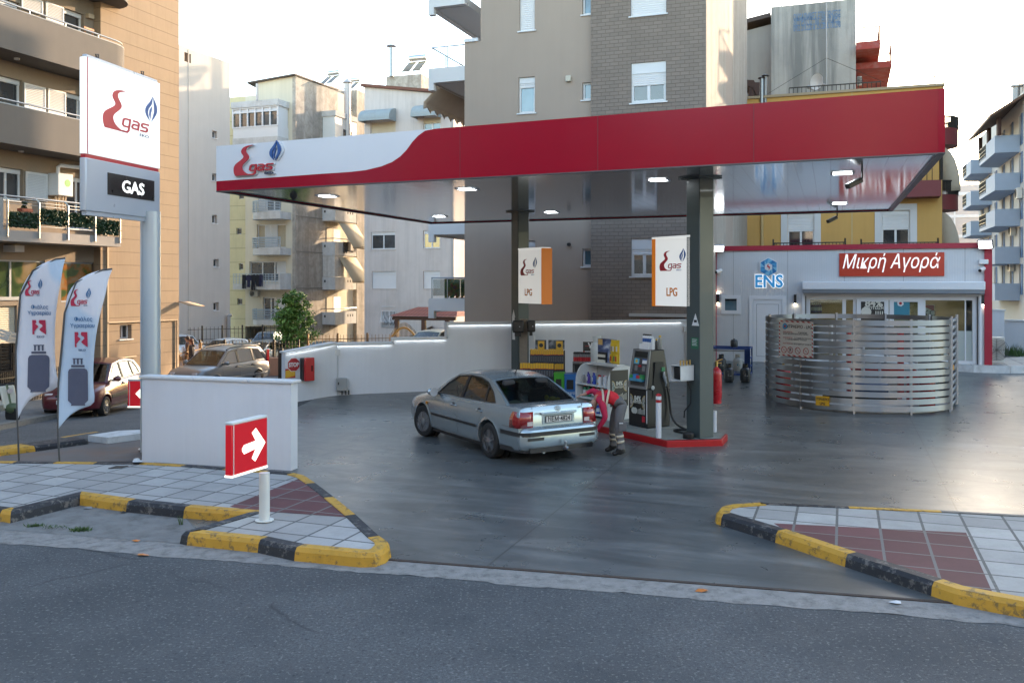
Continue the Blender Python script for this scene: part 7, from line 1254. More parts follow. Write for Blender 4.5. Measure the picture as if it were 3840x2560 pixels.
# paper dispensers on a wooden post at the rear column
wp=Vector((cB.x,cB.y-.12,0))+Vector((.02,0,0));wY=cB.y-.2;o=thing('wooden_post','grey weathered wooden post beside the rear column','post',at(fH(165,585),wY));a_,b_=at(fH(165,640),wY),at(fH(165,118),wY);MB().bar(a_-UP*.4,b_,.22,.1).build('post',pm('weathered_wood',(.20,.17,.14),.8,var=.25,scale=10),o)
for(x0,x1,y0,y1,lb,dy)in((58,168,132,252,'black towel dispenser left of the wooden post',-.14),(200,280,130,245,'black towel dispenser right of the wooden post',-.02)):
 p0,p1=at(fH(x0,y0),wY+dy),at(fH(x1,y1),wY+dy);o=thing('towel_dispenser',lb,'dispenser',Vector((p0.x,p0.y,p1.z)),'black towel dispensers on the rear column');
 mb=MB();mb.box(p0.x,p1.x,wY+dy-.2,wY+dy+.05,p1.z,p0.z);mb.build('case',BLKP,o,bevel=.04,seg=3);MB().box(p0.x+.06,p1.x-.08,wY+dy-.18,wY+dy+.02,p1.z-.1,p1.z).build('chute',BLKP,o);MB().lathe(((p0.x+p1.x)/2+.04,wY+dy-.2,(p0.z+p1.z)/2),[(.015,0),(.015,.008)],10,(0,-1,0)).build('lock',ALU,o)
 if x0>100:MB().tube([(p0.x+.2,wY+dy-.1,p1.z-.1),(p0.x+.21,wY+dy-.12,p1.z-.26)],.03,5).build('towel',SIGW,o)
 # ================================================================ shelving with car-care bottles
uo=atz(fB6(800,1160),ISZ+.01);UW,UD,UH=1.20,.62,1.17
UF=Pl((uo+e1*UW)[:2],du[:2]);US=Pl(uo[:2],e2[:2]);un=thing('display_shelf','white shelf unit with rounded front and black poster side','shelf',uo);z0=uo.z;SHW=pm('shelf_white',(.58,.59,.58),.45,var=.04)
prof=lambda o_:[(0,0),(0,.75)]+[(-.30+.30*math.cos(R(a)),.75+(UH-.75)*math.sin(R(a)))for a in range(15,91,15)]+[(-UD,UH),(-UD,0)]
mb=MB();mb.prism([UF.p(0,z0+z,o)for o,z in prof(0)],UF.d*.035);mb.build('side_panel',SHW,un);mb=MB();mb.prism([UF.p(UW-.035,z0+z,o)for o,z in prof(0)],UF.d*.035);spn=mb.build('side_panel',SHW,un)
mb=MB();mb.pbox(UF,.035,UW-.035,z0+UH-.03,z0+UH,-UD,-.3);mb.build('top',SHW,un);mb=MB();mb.pbox(UF,.035,UW-.035,z0,z0+UH-.03,-UD,-UD+.02);mb.build('back',pm('shelf_back',(.36,.35,.34),.7),un)
shz_=[.06,.40,.70]
for k in shz_:MB().pbox(UF,.035,UW-.035,z0+k,z0+k+.03,-UD+.02,-.01).build('shelf',SHW,un)
pp_=MB();pp_.pbox(US,.06,UD-.06,z0+.30,z0+UH-.08,.002,.006);ps_=pp_.build('poster',BLKP2,un);panel_print(US,.08,UD-.08,z0+.22,z0+UH-.16,ps_,.008)
PAL={k:pm('bottle_'+k,c_,.3,var=.06)for k,c_ in dict(purple=(.055,.03,.22),blue=(.02,.06,.32),yellow=(.55,.30,.03),white=(.55,.56,.58),red=(.42,.02,.02),teal=(.02,.22,.32),green=(.02,.16,.09),grey=(.20,.20,.20),black=(.012,.012,.012),orange=(.5,.16,.02),cream=(.5,.45,.33)).items()}
row1=[('grey','white','grey bottle at the left end of the upper shelf'),('purple','purple','first purple bottle on the upper shelf'),('purple','blue','purple bottle with a blue cap, upper shelf'),('purple','purple','third purple bottle on the upper shelf'),('blue','blue','blue bottle with blue cap on the upper shelf'),('yellow','black','amber can right of the blue bottle'),('white','red','white can with red cap left of its twin'),('white','red','white can with red cap beside the amber one'),('white','white','plain white can near the right end, upper shelf'),('teal','teal','teal bottle at the right end of the upper shelf')]
row2=[('green','red','green oil can with red cap on the middle shelf'),('green','green','dark green oil can on the middle shelf'),('grey','red','grey oil can on the middle shelf'),('white','red','red and white canister on the middle shelf'),('blue','red','blue canister at the right of the middle shelf'),('purple','blue','violet canister at the far right, middle shelf')]
for i,(a,b,l)in enumerate(row1):bottle('bottle',l,'bottle',UF.p(.16+i*.1,z0+.732,-.12-.05*(i%2)),.036,.22+.03*(i in(1,3,4,9)),PAL[a],PAL[b],'bottles on the upper shelf of the white unit',PAL['white']if i%2 else None,.45 if i not in(5,6,7,8)else .8)
for i,(a,b,l)in enumerate(row2):bottle('oil_can',l,'oil can',UF.p(.18+i*.165,z0+.432,-.14),.055,.25,PAL[a],PAL[b],'oil cans on the middle shelf of the white unit',PAL['white']if a!='white' else PAL['red'],.45)
for i,(a,b,l)in enumerate((('blue','white','blue box of cleaner at the bottom of the white unit'),('white','blue','white pack at the bottom of the white unit'),('grey','black','grey bottle at the bottom of the white unit'))):bottle('bottle',l,'bottle',UF.p(.7+i*.14,z0+.092,-.12),.05,.22,PAL[a],PAL[b],'bottles at the bottom of the white unit',PAL['white'])
# bulb display box and card rack on top
TZ=z0+UH+.003;o=thing('bulb_display','blue lamp bulb display box with a beam picture on the shelf unit','display',UF.p(.4,TZ,-.45));t=NT('beam_picture');P=t.geo();t.set(Base_Color=t.ramp(t.noise(t.map(P,(1,1,1.6)),3.2,3,.5,.5),[(.35,(.02,.03,.09)),(.5,(.10,.14,.26)),(.62,(.36,.40,.50)),(.7,(.62,.62,.58))]),Roughness=.4)
MB().pbox(UF,.26,.80,TZ,TZ+.56,-.56,-.44).build('box',t.m,o);MB().pbox(UF,.28,.44,TZ+.42,TZ+.55,-.439,-.435).build('logo_patch',pm('amber_patch',(.55,.33,.10),.5),o);mb=MB();mb.pbox(UF,.32,.62,TZ+.01,TZ+.26,-.439,-.40);mb.build('tray',BLKP,o);mb=MB();
for k in range(10):mb.pbox(UF,.335+(k%5)*.055,.375+(k%5)*.055,TZ+.03+(k//5)*.12,TZ+.09+(k//5)*.12,-.40,-.37)
mb.build('bulb_box',pm('cream_print',(.62,.60,.52),.5),o);MB().pbox(UF,.2,UW-.04,TZ-.0,TZ+.03,-.5,-.28).build('top_tray',SHW,un)
o=thing('card_rack','yellow card rack of hanging air fresheners on the shelf unit','rack',UF.p(.9,TZ,-.4));YLP=pm('card_yellow',(.62,.42,.02),.5);MB().pbox(UF,.80,1.08,TZ+.03,TZ+.56,-.42,-.40).build('backing',YLP,o)
for k in range(6):
 s,zz=.815+(k%3)*.09,TZ+.28-.22*(k//3);MB().pbox(UF,s,s+.075,zz,zz+.19,-.39+.02*(k%2),-.37+.02*(k%2)).build('card',YLP,o);MB().pbox(UF,s+.015,s+.06,zz+.03,zz+.14,-.369+.02*(k%2),-.366+.02*(k%2)).build('blister',PAL[('grey','white','white','red','green','red')[k]],o)
 # recycling bins
def bin_(label,x0,x1,ytop,Y,col,cat='bin'):
 p0,p1=at(fB8(x0,ytop),Y),at(fB8(x1,ytop),Y);w_=p1.x-p0.x;h_=p0.z-.16;o=thing('recycling_bin',label,cat,Vector((p0.x,Y,.16)),'recycling bins beside the shelf unit');m_=pm('bin_'+label.split()[0],col,.4,var=.06);zt_=p0.z;hx=(zt_-h_*.46,zt_-h_*.14)
 BP2=Pl((p0.x,Y),(1,-.1));mb=MB();grid_wall(mb,lambda s,z:BP2.p(s,z),BP2.n,0,w_,.16,zt_,[(w_*.16,w_*.72,*hx)],.06);grid_wall(mb,lambda s,z:BP2.p(w_,z,-s),BP2.d,0,.42,.16,zt_,[]);grid_wall(mb,lambda s,z:BP2.p(0,z,-s),-BP2.d,0,.42,.16,zt_,[]);mb.quad(BP2.p(0,zt_),BP2.p(w_,zt_),BP2.p(w_,zt_,-.42),BP2.p(0,zt_,-.42));mb.build('body',m_,o,smooth=False);MB().pbox(BP2,w_*.1,w_*.78,hx[0]-.05,hx[1]+.05,-.065,-.06).build('liner',BLKP,o);MB().pbox(BP2,-.01,w_+.01,zt_+.002,zt_+.035,-.43,.015).build('lid',m_,o);return o,BP2,w_,zt_
bin_('green recycling bin with square opening beside the blue one',772,962,1000,22.1,(.045,.30,.02));o,BP2,w_,zt_=bin_('blue recycling bin with white lettering next to the shelf unit',966,1190,1015,22.0,(.012,.10,.30));text('Χαρτί',.1,plM(BP2,w_*.42,zt_-.46,.003),SIGW,o,ext=.001);text('Paper',.1,plM(BP2,w_*.42,zt_-.58,.003),SIGW,o,ext=.001)
# wiper blade racks
def wrack(label,Y,x0,x1,ytop,rows,group,z_b=.16):
 RP=Pl(at(fB8(x0,600),Y)[:2],(1,-.13));s1_=RP.st(fB8(x1,600))[0];zt_=RP.st(fB8((x0+x1)/2,ytop))[1];o=thing('display_rack',label,'rack',RP.p(0,z_b));mb=MB()
 for s in(0,s1_):mb.pbox(RP,s-.015,s+.015,z_b,zt_+.02,-.03,0)
 mb.pbox(RP,0,s1_,z_b,z_b+.04,-.35,0);mb.build('frame',IRON,o);MB().pbox(RP,.02,s1_-.02,z_b+.05,zt_,-.05,-.03).build('backing',pm('rack_navy',(.012,.014,.022),.5),o);return o,RP,s1_,zt_
YEP=pm('pack_amber',(.60,.34,.025),.45,var=.12,scale=20);NVP=pm('pack_navy',(.016,.02,.035),.35,var=.3,scale=30);GYP=pm('pack_grey',(.10,.11,.13),.4,var=.5,scale=24)
def pack_row(RP,n,s0,s1,zt_,h_,out,label,group,first=None):
 """yellow topped blister packs hanging in a row"""
 wd=(s1-s0)/n
 for i in range(n):
  loc=RP.p(s0+wd*(i+.5),zt_-h_,out)
  if first is None:
   first=thing('blister_pack',label,'pack',loc,group,0,False);first.rotation_euler=(0,0,math.atan2(RP.d.y,RP.d.x));w2=wd*.44;MB().box(-w2,w2,-.012,.012,h_*.62,h_).build('card',YEP,first);MB().box(-w2,w2,-.012,.012,h_*.58,h_*.62).build('red_stripe',SIGR,first);MB().box(-w2,w2,-.014,.014,0,h_*.58).build('blister',NVP,first);MB().box(-w2*.6,w2*.6,-.02,-.0145,h_*.1,h_*.5).build('blade',GYP,first)
  else:dup(first,loc+Vector((0,random.uniform(-.01,.01),random.uniform(-.008,.008))),label=label,group=group)
 return first
o,RP,s1_,zt_=wrack('tall wiper blade rack with two dark posters behind the car roof',23.6,340,962,565,2,'')
for a,b in((.0,.44),(.5,.98)):
 r0=s1_*a;r1=s1_*b;pz=RP.st(fB8(550,365))[1];pt=MB().pbox(RP,r0+.12-.1*(a>0),r1+.02,zt_+.04,pz,-.06,-.045).build('poster',m_film('wiper_poster',[(.35,(.015,.018,.022)),(.55,(.05,.055,.06)),(.66,(.22,.23,.24)),(.72,(.05,.055,.06))],4),o);MB().pbox(RP,r1-.2,r1-.03,pz-.27,pz-.03,-.044,-.04).build('logo_patch',YEP,pt);MB().lathe(RP.p(r1-.115,pz-.14,-.0395),[(.055,0),(.055,.002)],14,RP.n).build('logo_disc',BLKP,pt)
zz=lambda y:RP.st(fB8(600,y))[1]
fp=pack_row(RP,18,.0,s1_-.02,zz(530),zz(530)-zz(790),.03,'yellow topped wiper pack in the upper row of the tall rack','wiper packs in the upper row of the tall rack');pack_row(RP,18,.0,s1_-.02,zz(800),zz(530)-zz(790),.02,'wiper pack in the lower row of the tall rack','wiper packs in the lower row of the tall rack',fp)
o,RP,s1_,zt_=wrack('lower wiper blade rack just behind the silver car roof',22.4,148,768,800,1,'');zz=lambda y:RP.st(fB8(450,y))[1]
pack_row(RP,13,.0,s1_,zz(790),zz(790)-zz(1050),.03,'wiper pack hanging on the lower rack behind the car roof','wiper packs on the lower rack')
# black rack of spray cans with a header board, white gas bottle, oil rack
o,RP,s1_,zt_=wrack('black shelf rack of red and white spray cans with header board',22.6,1125,1480,780,1,'');zz=lambda y:RP.st(fB8(1300,y))[1];mb=MB();mb.pbox(RP,0,s1_,zz(810),zz(785),-.2,.25);mb.pbox(RP,0,s1_,zz(985),zz(960),-.2,.25);mb.build('shelf',BLKP,o);MB().pbox(RP,.02,.06,.16,zz(785),-.1,-.05).build('post',BLKP,o);q=RP.rect(fB8(1302,402),fB8(1600,575));hb=MB().pbox(RP,q[0],q[1],q[2],q[3],-.1,-.08).build('header_board',BLKP2,o);text('WÜRTH',.2,plM(RP,q[0]+.46,q[2]+(q[3]-q[2])*.3,-.079),SIGW,hb,ext=.001,bold=.006,sx=.9);MB().pbox(RP,q[0]+.05,q[0]+.17,q[2]+.12,q[3]-.1,-.079,-.077).build('emblem',SIGR,hb);mb=MB();mb.pbox(RP,q[0],q[0]+.04,.5,q[3],-.13,-.11);mb.build('header_post',pm('red_post_paint',(.40,.012,.015),.4),o)
c0=None
for r_ in range(2):
 for k in range(8):
  loc=RP.p(.04+k*s1_/8.6,zz(785)+.004,.18-r_*.15)
  if c0 is None:c0=bottle('spray_can','red and white spray can with black cap on the black rack','can',loc,.031,.27,PAL['grey'],PAL['black'],'spray cans on the black rack',SIGR,.9)
  else:dup(c0,loc)
gb=at(fB8(1575,290),22.0);o=thing('gas_bottle','white gas bottle with dented collar behind the bulb display box','gas bottle',gb-UP*.68,None,0,False);GW=pm('gas_bottle_white',(.55,.57,.56),.5,var=.08,dirt=.25);MB().lathe((0,0,0),[(.14,0),(.17,.05),(.175,.35),(.15,.48),(.09,.55),(.03,.58)],22).build('body',GW,o);mb=MB()
for k in range(14):
 a,b=R(k*22),R(k*22+22);mb.hexa([(.11*math.cos(a),.11*math.sin(a),.52),(.11*math.cos(b),.11*math.sin(b),.52),(.1*math.cos(b),.1*math.sin(b),.52),(.1*math.cos(a),.1*math.sin(a),.52)],[(.13*math.cos(a),.13*math.sin(a),.68),(.13*math.cos(b),.13*math.sin(b),.68),(.12*math.cos(b),.12*math.sin(b),.68),(.12*math.cos(a),.12*math.sin(a),.68)])
mb.build('collar',GW,o)
# ================================================================ gas cylinders and blue rack
def cylinder(label,loc,body,sc=1.0,group='gas cylinders at the blue rack'):
 o=thing('gas_cylinder',label,'gas cylinder',loc,group,0,False);o.scale=(sc,)*3;MB().lathe((0,0,0),[(.13,0),(.135,.05),(.12,.055),(.155,.07),(.155,.36),(.14,.40),(.10,.44),(.04,.455)],24).build('body',body,o);mb=MB()
 for k in range(16):
  if k in(4,12):continue
  a,b=R(k*22.5),R(k*22.5+22.5);rr,ri=.085,.077;mb.hexa([(rr*math.cos(a),rr*math.sin(a),.43),(rr*math.cos(b),rr*math.sin(b),.43),(ri*math.cos(b),ri*math.sin(b),.43),(ri*math.cos(a),ri*math.sin(a),.43)],[(rr*math.cos(a),rr*math.sin(a),.57),(rr*math.cos(b),rr*math.sin(b),.57),(ri*math.cos(b),ri*math.sin(b),.57),(ri*math.cos(a),ri*math.sin(a),.57)])
 mb.build('collar',body,o);MB().tube([(0,0,.44),(0,0,.5),(.04,-.02,.5)],.016,6).build('valve',pm('brass',(.45,.32,.12),.3,.9),o)
 tm=pm('cylinder_print',(.30,.31,.31),.6)if body is not GCW else TEAL
 mb=MB();L=[(-.045,.30),(-.02,.33),(-.03,.28),(-.06,.24),(-.055,.2),(-.01,.2),(-.035,.23),(-.01,.27)];mb.poly([(x,-.1565+abs(x)**2*3.4,z)for x,z in L]);mb.poly([(x,-.1565+abs(x)**2*3.4,z)for x,z in((.0,.2),(.05,.2),(.05,.225),(.0,.225))]);mb.poly([(x,-.1565+abs(x)**2*3.4,z)for x,z in((-.045,.13),(.045,.13),(.045,.145),(-.045,.145))]);mb.build('print',tm,o);return o
GCB=pm('cylinder_slate',(.022,.028,.033),.38,var=.15,coat=.15);GCW=pm('cylinder_grey',(.40,.40,.37),.5,var=.1,dirt=.2)
def C_(x,y):return onG(fB4(x,y),.004)
cylinder('black gas cylinder in front, left of the pair before the blue rack',C_(441,1385),GCB);cylinder('black gas cylinder in front of the blue rack right post',C_(686,1387),GCB);zrk=.08
cylinder('pale grey gas cylinder standing in the blue rack',C_(575,1262)+UP*zrk,GCW);cylinder('black gas cylinder at the left inside the blue rack',C_(333,1265)+UP*zrk,GCB)
rk=thing('cylinder_rack','blue steel rack for gas cylinders beside the shop door','rack',C_(560,1290));RB=pm('rack_blue',(.012,.055,.22),.4,var=.1);pR_=onG(fB4(700,1295));KP=Pl((pR_)[:2],D2);zt_=KP.st(fB4(690,880))[1];zb_=pR_.z;kl=KP.st(fB4(60,900))[0];dep=.8
mb=MB()
for za,zb9 in((zt_-.06,zt_),(zb_+.02,zb_+.08)):
 mb=MB();mb.pbox(KP,kl,.12,za,zb9,-.04,0);mb.pbox(KP,kl,.12,za,zb9,-dep-.04,-dep)
 for s in(kl+.02,-1.1,-.45,.08):mb.pbox(KP,s,s+.03,za+.01,zb9-.01,-dep,-.04)
 mb.build('rail',RB,rk);mb=MB();mb.pbox(KP,-.06,.12,zb_,zt_-.06,-.05,0);mb.build('post',RB,rk);mb=MB();mb.pbox(KP,.08,.12,zb_,zt_-.06,-dep,-dep+.05);mb.build('post',RB,rk);mb=MB();mb.pbox(KP,kl,kl+.06,zb_,zt_-.06,-.05,0);mb.build('post',RB,rk);mb=MB();mb.pbox(KP,-1.25,-1.2,zb_,zt_-.06,-dep,-dep+.05);mb.build('post',RB,rk);mb=MB();mb.pbox(KP,kl,-.07,zt_-.12,zt_-.09,-.06,-.03);mb.build('shelf_edge',pm('galvanised',(.3,.3,.3),.5,.6),rk)
mb=MB();[mb.pbox(KP,.09,.11,zb_+(zt_-zb_)*k,zb_+(zt_-zb_)*k+.05,-dep+.05,-.05)for k in(.3,.6)];mb.build('side_bar',RB,rk)
o=thing('gas_cylinder','small round black gas bottle alone on top of the blue rack','gas cylinder',KP.p(KP.st(fB4(505,870))[0],zt_+.002,-.3),'gas cylinders at the blue rack',0,False);MB().lathe((0,0,0),[(.105,0),(.115,.03),(.115,.19),(.09,.235),(.04,.25)],20).build('body',GCB,o);MB().lathe((0,0,.25),[(.03,0),(.03,.02)],10).build('valve',BLKP,o)
# gutter box and red pipe on the brown block wall
q=CP;s0_,s1_=BK.st(fH(1208,70))[0],BK.st(fH(1850,80))[0];o=thing('pipe_cover','long pale cover strip over a red pipe above the white wall','pipe',BK.p(s0_,2.6));q=BK.rect(fH(1208,64),fH(1850,102));MB().pbox(BK,q[0],q[1],q[2],q[3],.02,.16).build('cover',pm('pale_cover',(.48,.47,.45),.6),o);z_=BK.st(fH(1500,127))[1];MB().tube([BK.p(BK.st(fH(1322,127))[0],z_-.25,.2),BK.p(BK.st(fH(1322,127))[0],z_,.2),BK.p(q[1],z_-.06,.2)],.045,8).build('pipe',pm('red_oxide_pipe',(.22,.03,.02),.5),o)
# ================================================================ vehicles
TYRE=pm('tyre_rubber',(.012,.012,.012),.75,var=.25,scale=8);RIM=pm('alloy_rim',(.36,.37,.39),.32,.8,var=.08);CGL=glassm('car_glass',(.30,.36,.34),.6);SEAL=pm('window_seal',(.012,.012,.013),.5);CDK=pm('car_black_trim',(.018,.019,.021),.5,var=.12);CIN=pm('car_interior',(.03,.03,.032),.9);CHR=pm('chrome',(.6,.6,.6),.15,1.0)
def carpaint(name,col,metal=.5,rough=.3,dirt=.0):
 t=NT(name);P=t.geo();c=t.mix(t.noise(P,1.2,4),tuple(x*.93 for x in col),tuple(min(1,x*1.05)for x in col))
 if dirt:c=t.mix(t.math('MULTIPLY',t.ramp(t.noise(P,2.4,7,.7),[(.4,0.),(.75,1.)]),dirt),c,(.13,.11,.085))
 t.set(Base_Color=c,Metallic=metal,Roughness=rough,Coat_Weight=.7,Coat_Roughness=.06);return t.m
def lerp_tab(tab,x):
 if x<=tab[0][0]:return tab[0][1:]
 for a,b in zip(tab,tab[1:]):
  if x<=b[0]:k=(x-a[0])/(b[0]-a[0]);return tuple(p+(q-p)*k for p,q in zip(a[1:],b[1:]))
 return tab[-1][1:]
def wheel_mesh(par,spokes,r,wd,tread=True):
 """wheel parts in local metres, axle along y, outer face at y = +"""
 mb=MB();k=r;mb.lathe((0,-wd/2,0),[(r*.66,0),(r*.92,0),(r*.985,.02),(r,.05),(r,wd-.05),(r*.985,wd-.02),(r*.92,wd),(r*.68,wd),(r*.655,wd-.02)],36,(0,1,0));t_=mb.build('tyre',TYRE,par)
 mb=MB();mb.lathe((0,0,0),[(r*.655,-wd*.4),(r*.665,wd*.47),(r*.62,wd*.46),(r*.6,wd*.2),(.05,wd*.15)],36,(0,1,0))
 rim=mb.build('rim',pm('rim_dark',(.045,.045,.05),.5,.5),par);mb=MB();mb.lathe((0,0,0),[(r*.61,wd*.40),(r*.665,wd*.475),(r*.67,wd*.40)],36,(0,1,0));y0=wd*.36
 for i in range(spokes):
  for s_ in(-1,1):
   a=2*math.pi*i/spokes+.2;d=Vector((math.cos(a),0,math.sin(a)));p=Vector((-math.sin(a),0,math.cos(a)))*s_*r*.085
   mb.hexa([d*r*.1+p*.5+Vector((0,y0-.02,0)),d*r*.1+p*1.25+Vector((0,y0-.02,0)),d*r*.63+p*1.6+Vector((0,y0-.02,0)),d*r*.63+p*.5+Vector((0,y0-.02,0))],[d*r*.1+p*.5+Vector((0,y0+.03,0)),d*r*.1+p*1.25+Vector((0,y0+.03,0)),d*r*.63+p*1.6+Vector((0,y0+.015,0)),d*r*.63+p*.5+Vector((0,y0+.015,0))])
 mb.lathe((0,y0-.02,0),[(r*.2,0),(r*.2,.045),(r*.12,.055)],18,(0,1,0));mb.build('spokes',RIM,par)
class Car:
 def __init__(s,name,label,cat,loc,ang,spec,paint,group=None):
  s.o=thing(name,label,cat,loc,group,ang,False);s.sp=spec;s.paint=paint;s.body();s.cabin()
 def ring(s,x):
  zb,zt,w,cr=lerp_tab(s.sp['st'],x);d=zt-zb
  return[(0,zb),(w*.78,zb),(w*.955,zb+.05),(w*.99,zb+d*.28),(w,zb+d*.5),(w*.985,zb+d*.72),(w*.955,zt-d*.1),(w*.90,zt-d*.02),(w*.80,zt+cr*.35),(w*.4,zt+cr*.85),(0,zt+cr)]
 def ys(s,x,z):
  """half width of the flank at (x, z)"""
  rr=s.ring(x)[1:8]
  for(y0,z0),(y1,z1)in zip(rr,rr[1:]):
   if z<=z1:return y0+(y1-y0)*max(0,(z-z0))/max(1e-6,z1-z0)
  return rr[-1][0]
 def zt(s,x):return lerp_tab(s.sp['st'],x)[1]
 def body(s):
  st=s.sp['st'];xs=set(q[0]for q in st)
  for a,b in zip(st,st[1:]):
   n=int((b[0]-a[0])/.14)
   for k in range(1,n):xs.add(a[0]+(b[0]-a[0])*k/n)
  xs=sorted(xs);vs,fs=[],[];m=20
  for x in xs:
   r=s.ring(x);full=r+[(-y,z)for y,z in r[-2:0:-1]];m=len(full);vs+=[(x,y,z)for y,z in full]
  for i in range(len(xs)-1):
   for k in range(m):fs.append((i*m+k,i*m+(k+1)%m,(i+1)*m+(k+1)%m,(i+1)*m+k))
  fs+=[tuple(range(m))[::-1],tuple((len(xs)-1)*m+k for k in range(m))]
  b=MB().add(vs,fs).build('body',s.paint,s.o,ang=32);cut=MB();r,ar=s.sp['r'],s.sp['arch'];W=s.sp['W']
  for ax in s.sp['ax']:
   for sd in(-1,1):cut.lathe((ax,sd*(W-.26)if sd>0 else-W-.4,r+.015),[(ar,0),(ar,.66)],36,(0,1,0))
  co=cut.build('cut',CDK,None,smooth=False);md=b.modifiers.new('c','BOOLEAN');md.object=co;md.operation='DIFFERENCE';md.solver='EXACT';co.matrix_world=s.o.matrix_basis
  bpy.context.view_layer.update();dg=bpy.context.evaluated_depsgraph_get();me=bpy.data.meshes.new_from_object(b.evaluated_get(dg));b.modifiers.clear();b.data=me;bpy.data.objects.remove(co);me.shade_smooth();me.set_sharp_from_angle(angle=R(32));s.b=b
  mb=MB()
  for ax in s.sp['ax']:
   for sd in(-1,1):mb.lathe((ax,sd*(W-.27)-(.0 if sd>0 else .0),r+.02),[(ar*.99,-.02),(ar*.99,.0)],24,(0,1,0))
  mb.box(s.sp['ax'][0]+.3,s.sp['ax'][1]-.3,-W+.1,W-.1,.16,.3);mb.build('underbody',CDK,s.o)
  for i,ax in enumerate(s.sp['ax']):
   for sd in(-1,1):
    e=bpy.data.objects.new('wheel',None);COL.objects.link(e);e.parent=s.o;OFF[e.name]=Vector((0,0,0));e.location=(ax,sd*(W-.11),r);e.rotation_euler=(0,0,(0 if sd>0 else math.pi)+(s.sp.get('steer',0)if i else 0))
    if s.sp.get('wh')is None:wheel_mesh(e,s.sp.get('spk',5),r,.2);s.sp['wh']=e
    else:
     for k in kids(s.sp['wh']):c=k.copy();COL.objects.link(c);c.parent=e
  mb=MB()
  for ax in s.sp['ax']:
   n=14
   for k in range(n):
    a0,a1=R(-8+196*k/n),R(-8+196*(k+1)/n)
    P=lambda a,rr,o_:(ax+rr*math.cos(a),s.ys(ax+rr*math.cos(a),r+.015+rr*math.sin(a))+o_,r+.015+rr*math.sin(a))
    mb.quad(P(a0,ar,.012),P(a1,ar,.012),P(a1,ar+.05,.002),P(a0,ar+.05,.002));mb.quad(P(a0,ar,.012),P(a1,ar,.012),P(a1,ar,-.05),P(a0,ar,-.05))
  mb.build('arch_lip',s.paint,s.o)
 def wy(s,z):return s.sp['cw']-(z-s.sp['cz'])*s.sp['tumble']
 def cabin(s):
  sp=s.sp;out,inn=sp['out'],sp['inn'];P=lambda q,sd,d=0.0:Vector((q[0],sd*(s.wy(q[1])+d),q[1]))
  for sd in(1,-1):
   mb=MB();n=len(out)
   for i in range(n):j=(i+1)%n;mb.quad(P(out[i],sd),P(out[j],sd),P(inn[j],sd),P(inn[i],sd))
   for i in range(n):j=(i+1)%n;mb.quad(P(inn[i],sd),P(inn[j],sd),P(inn[j],sd,-.03),P(inn[i],sd,-.03))
   mb.build('side_frame',s.paint,s.o)
   MB().poly([P(q,sd,-.012)for q in inn]).build('side_window',CGL,s.o)
   mb=MB();
   for x0,x1,w_ in sp['pil']:
    pz=lambda x,top:(lambda L:L)(0)
    mb.hexa([P((x0-w_,sp['cz']+.01),sd,-.008),P((x0+w_,sp['cz']+.01),sd,-.008),P((x0+w_,sp['cz']+.01),sd,.002),P((x0-w_,sp['cz']+.01),sd,.002)],[P((x1[0]-w_,x1[1]),sd,-.008),P((x1[0]+w_,x1[1]),sd,-.008),P((x1[0]+w_,x1[1]),sd,.002),P((x1[0]-w_,x1[1]),sd,.002)])
   c=[sum(q[0]for q in inn)/n,sum(q[1]for q in inn)/n]
   for i in range(n):
    j=(i+1)%n;e=lambda q:(q[0]+(q[0]-c[0])/max(.4,abs(q[0]-c[0]))*.022,q[1]+(.02 if q[1]>c[1]else-.014));mb.quad(P(inn[i],sd,.003),P(inn[j],sd,.003),P(e(inn[j]),sd,.003),P(e(inn[i]),sd,.003))
   mb.build('window_seal',SEAL,s.o)
  ib,it,rt_,rb_=[out[i]for i in sp['cor']]  # windscreen base, windscreen top, rear top, rear base
  # roof
  top=out[sp['cor'][1]:sp['cor'][2]+1];mb=MB();m=10;vs=[];fs=[];tt=openc(top,3)
  for q in tt:
   for k in range(m+1):y=1-2*k/m;vs.append((q[0],y*s.wy(q[1]),q[1]+.045*(1-y*y)))
  for i in range(len(tt)-1):
   for k in range(m):fs.append((i*(m+1)+k,i*(m+1)+k+1,(i+1)*(m+1)+k+1,(i+1)*(m+1)+k))
  mb.add(vs,fs).build('roof',s.paint,s.o)
  def screen(base,topq,dirx,name):
   W0,W1=s.wy(base[1]),s.wy(topq[1]);m=8;nn=5
   def Q(u,v,ins=0.0):y=(1-2*u);x=base[0]+(topq[0]-base[0])*v;z=base[1]+(topq[1]-base[1])*v;b_=(1-y*y);return Vector((x+dirx*.10*b_*(1-v*.7),y*(W0+(W1-W0)*v),z+.045*b_*v+.0))
   u0,u1,v0,v1=sp.get('scr',(.055,.945,.05,.93));us=[0]+[u0+(u1-u0)*k/m for k in range(m+1)]+[1];vv=[0]+[v0+(v1-v0)*k/nn for k in range(nn+1)]+[1];fb,gb_=MB(),MB()
   for i in range(len(us)-1):
    for j in range(len(vv)-1):
     q=[Q(us[i],vv[j]),Q(us[i+1],vv[j]),Q(us[i+1],vv[j+1]),Q(us[i],vv[j+1])]
     (gb_ if 0<i<len(us)-2 and 0<j<len(vv)-2 else fb).quad(*q)
   fb.build(name+'_frame',s.paint,s.o);gb_.build(name,CGL,s.o);sb=MB()
   edge=[Q(u0,v0+(v1-v0)*k/8)for k in range(9)]+[Q(u0+(u1-u0)*k/8,v1)for k in range(1,9)]+[Q(u1,v1-(v1-v0)*k/8)for k in range(1,9)]+[Q(u1-(u1-u0)*k/8,v0)for k in range(1,8)]
   sb.tube(edge+edge[:1],.011,5);sb.build('window_seal',SEAL,s.o)
  screen(ib,it,1,'windscreen');screen(rb_,rt_,-1,'rear_window')
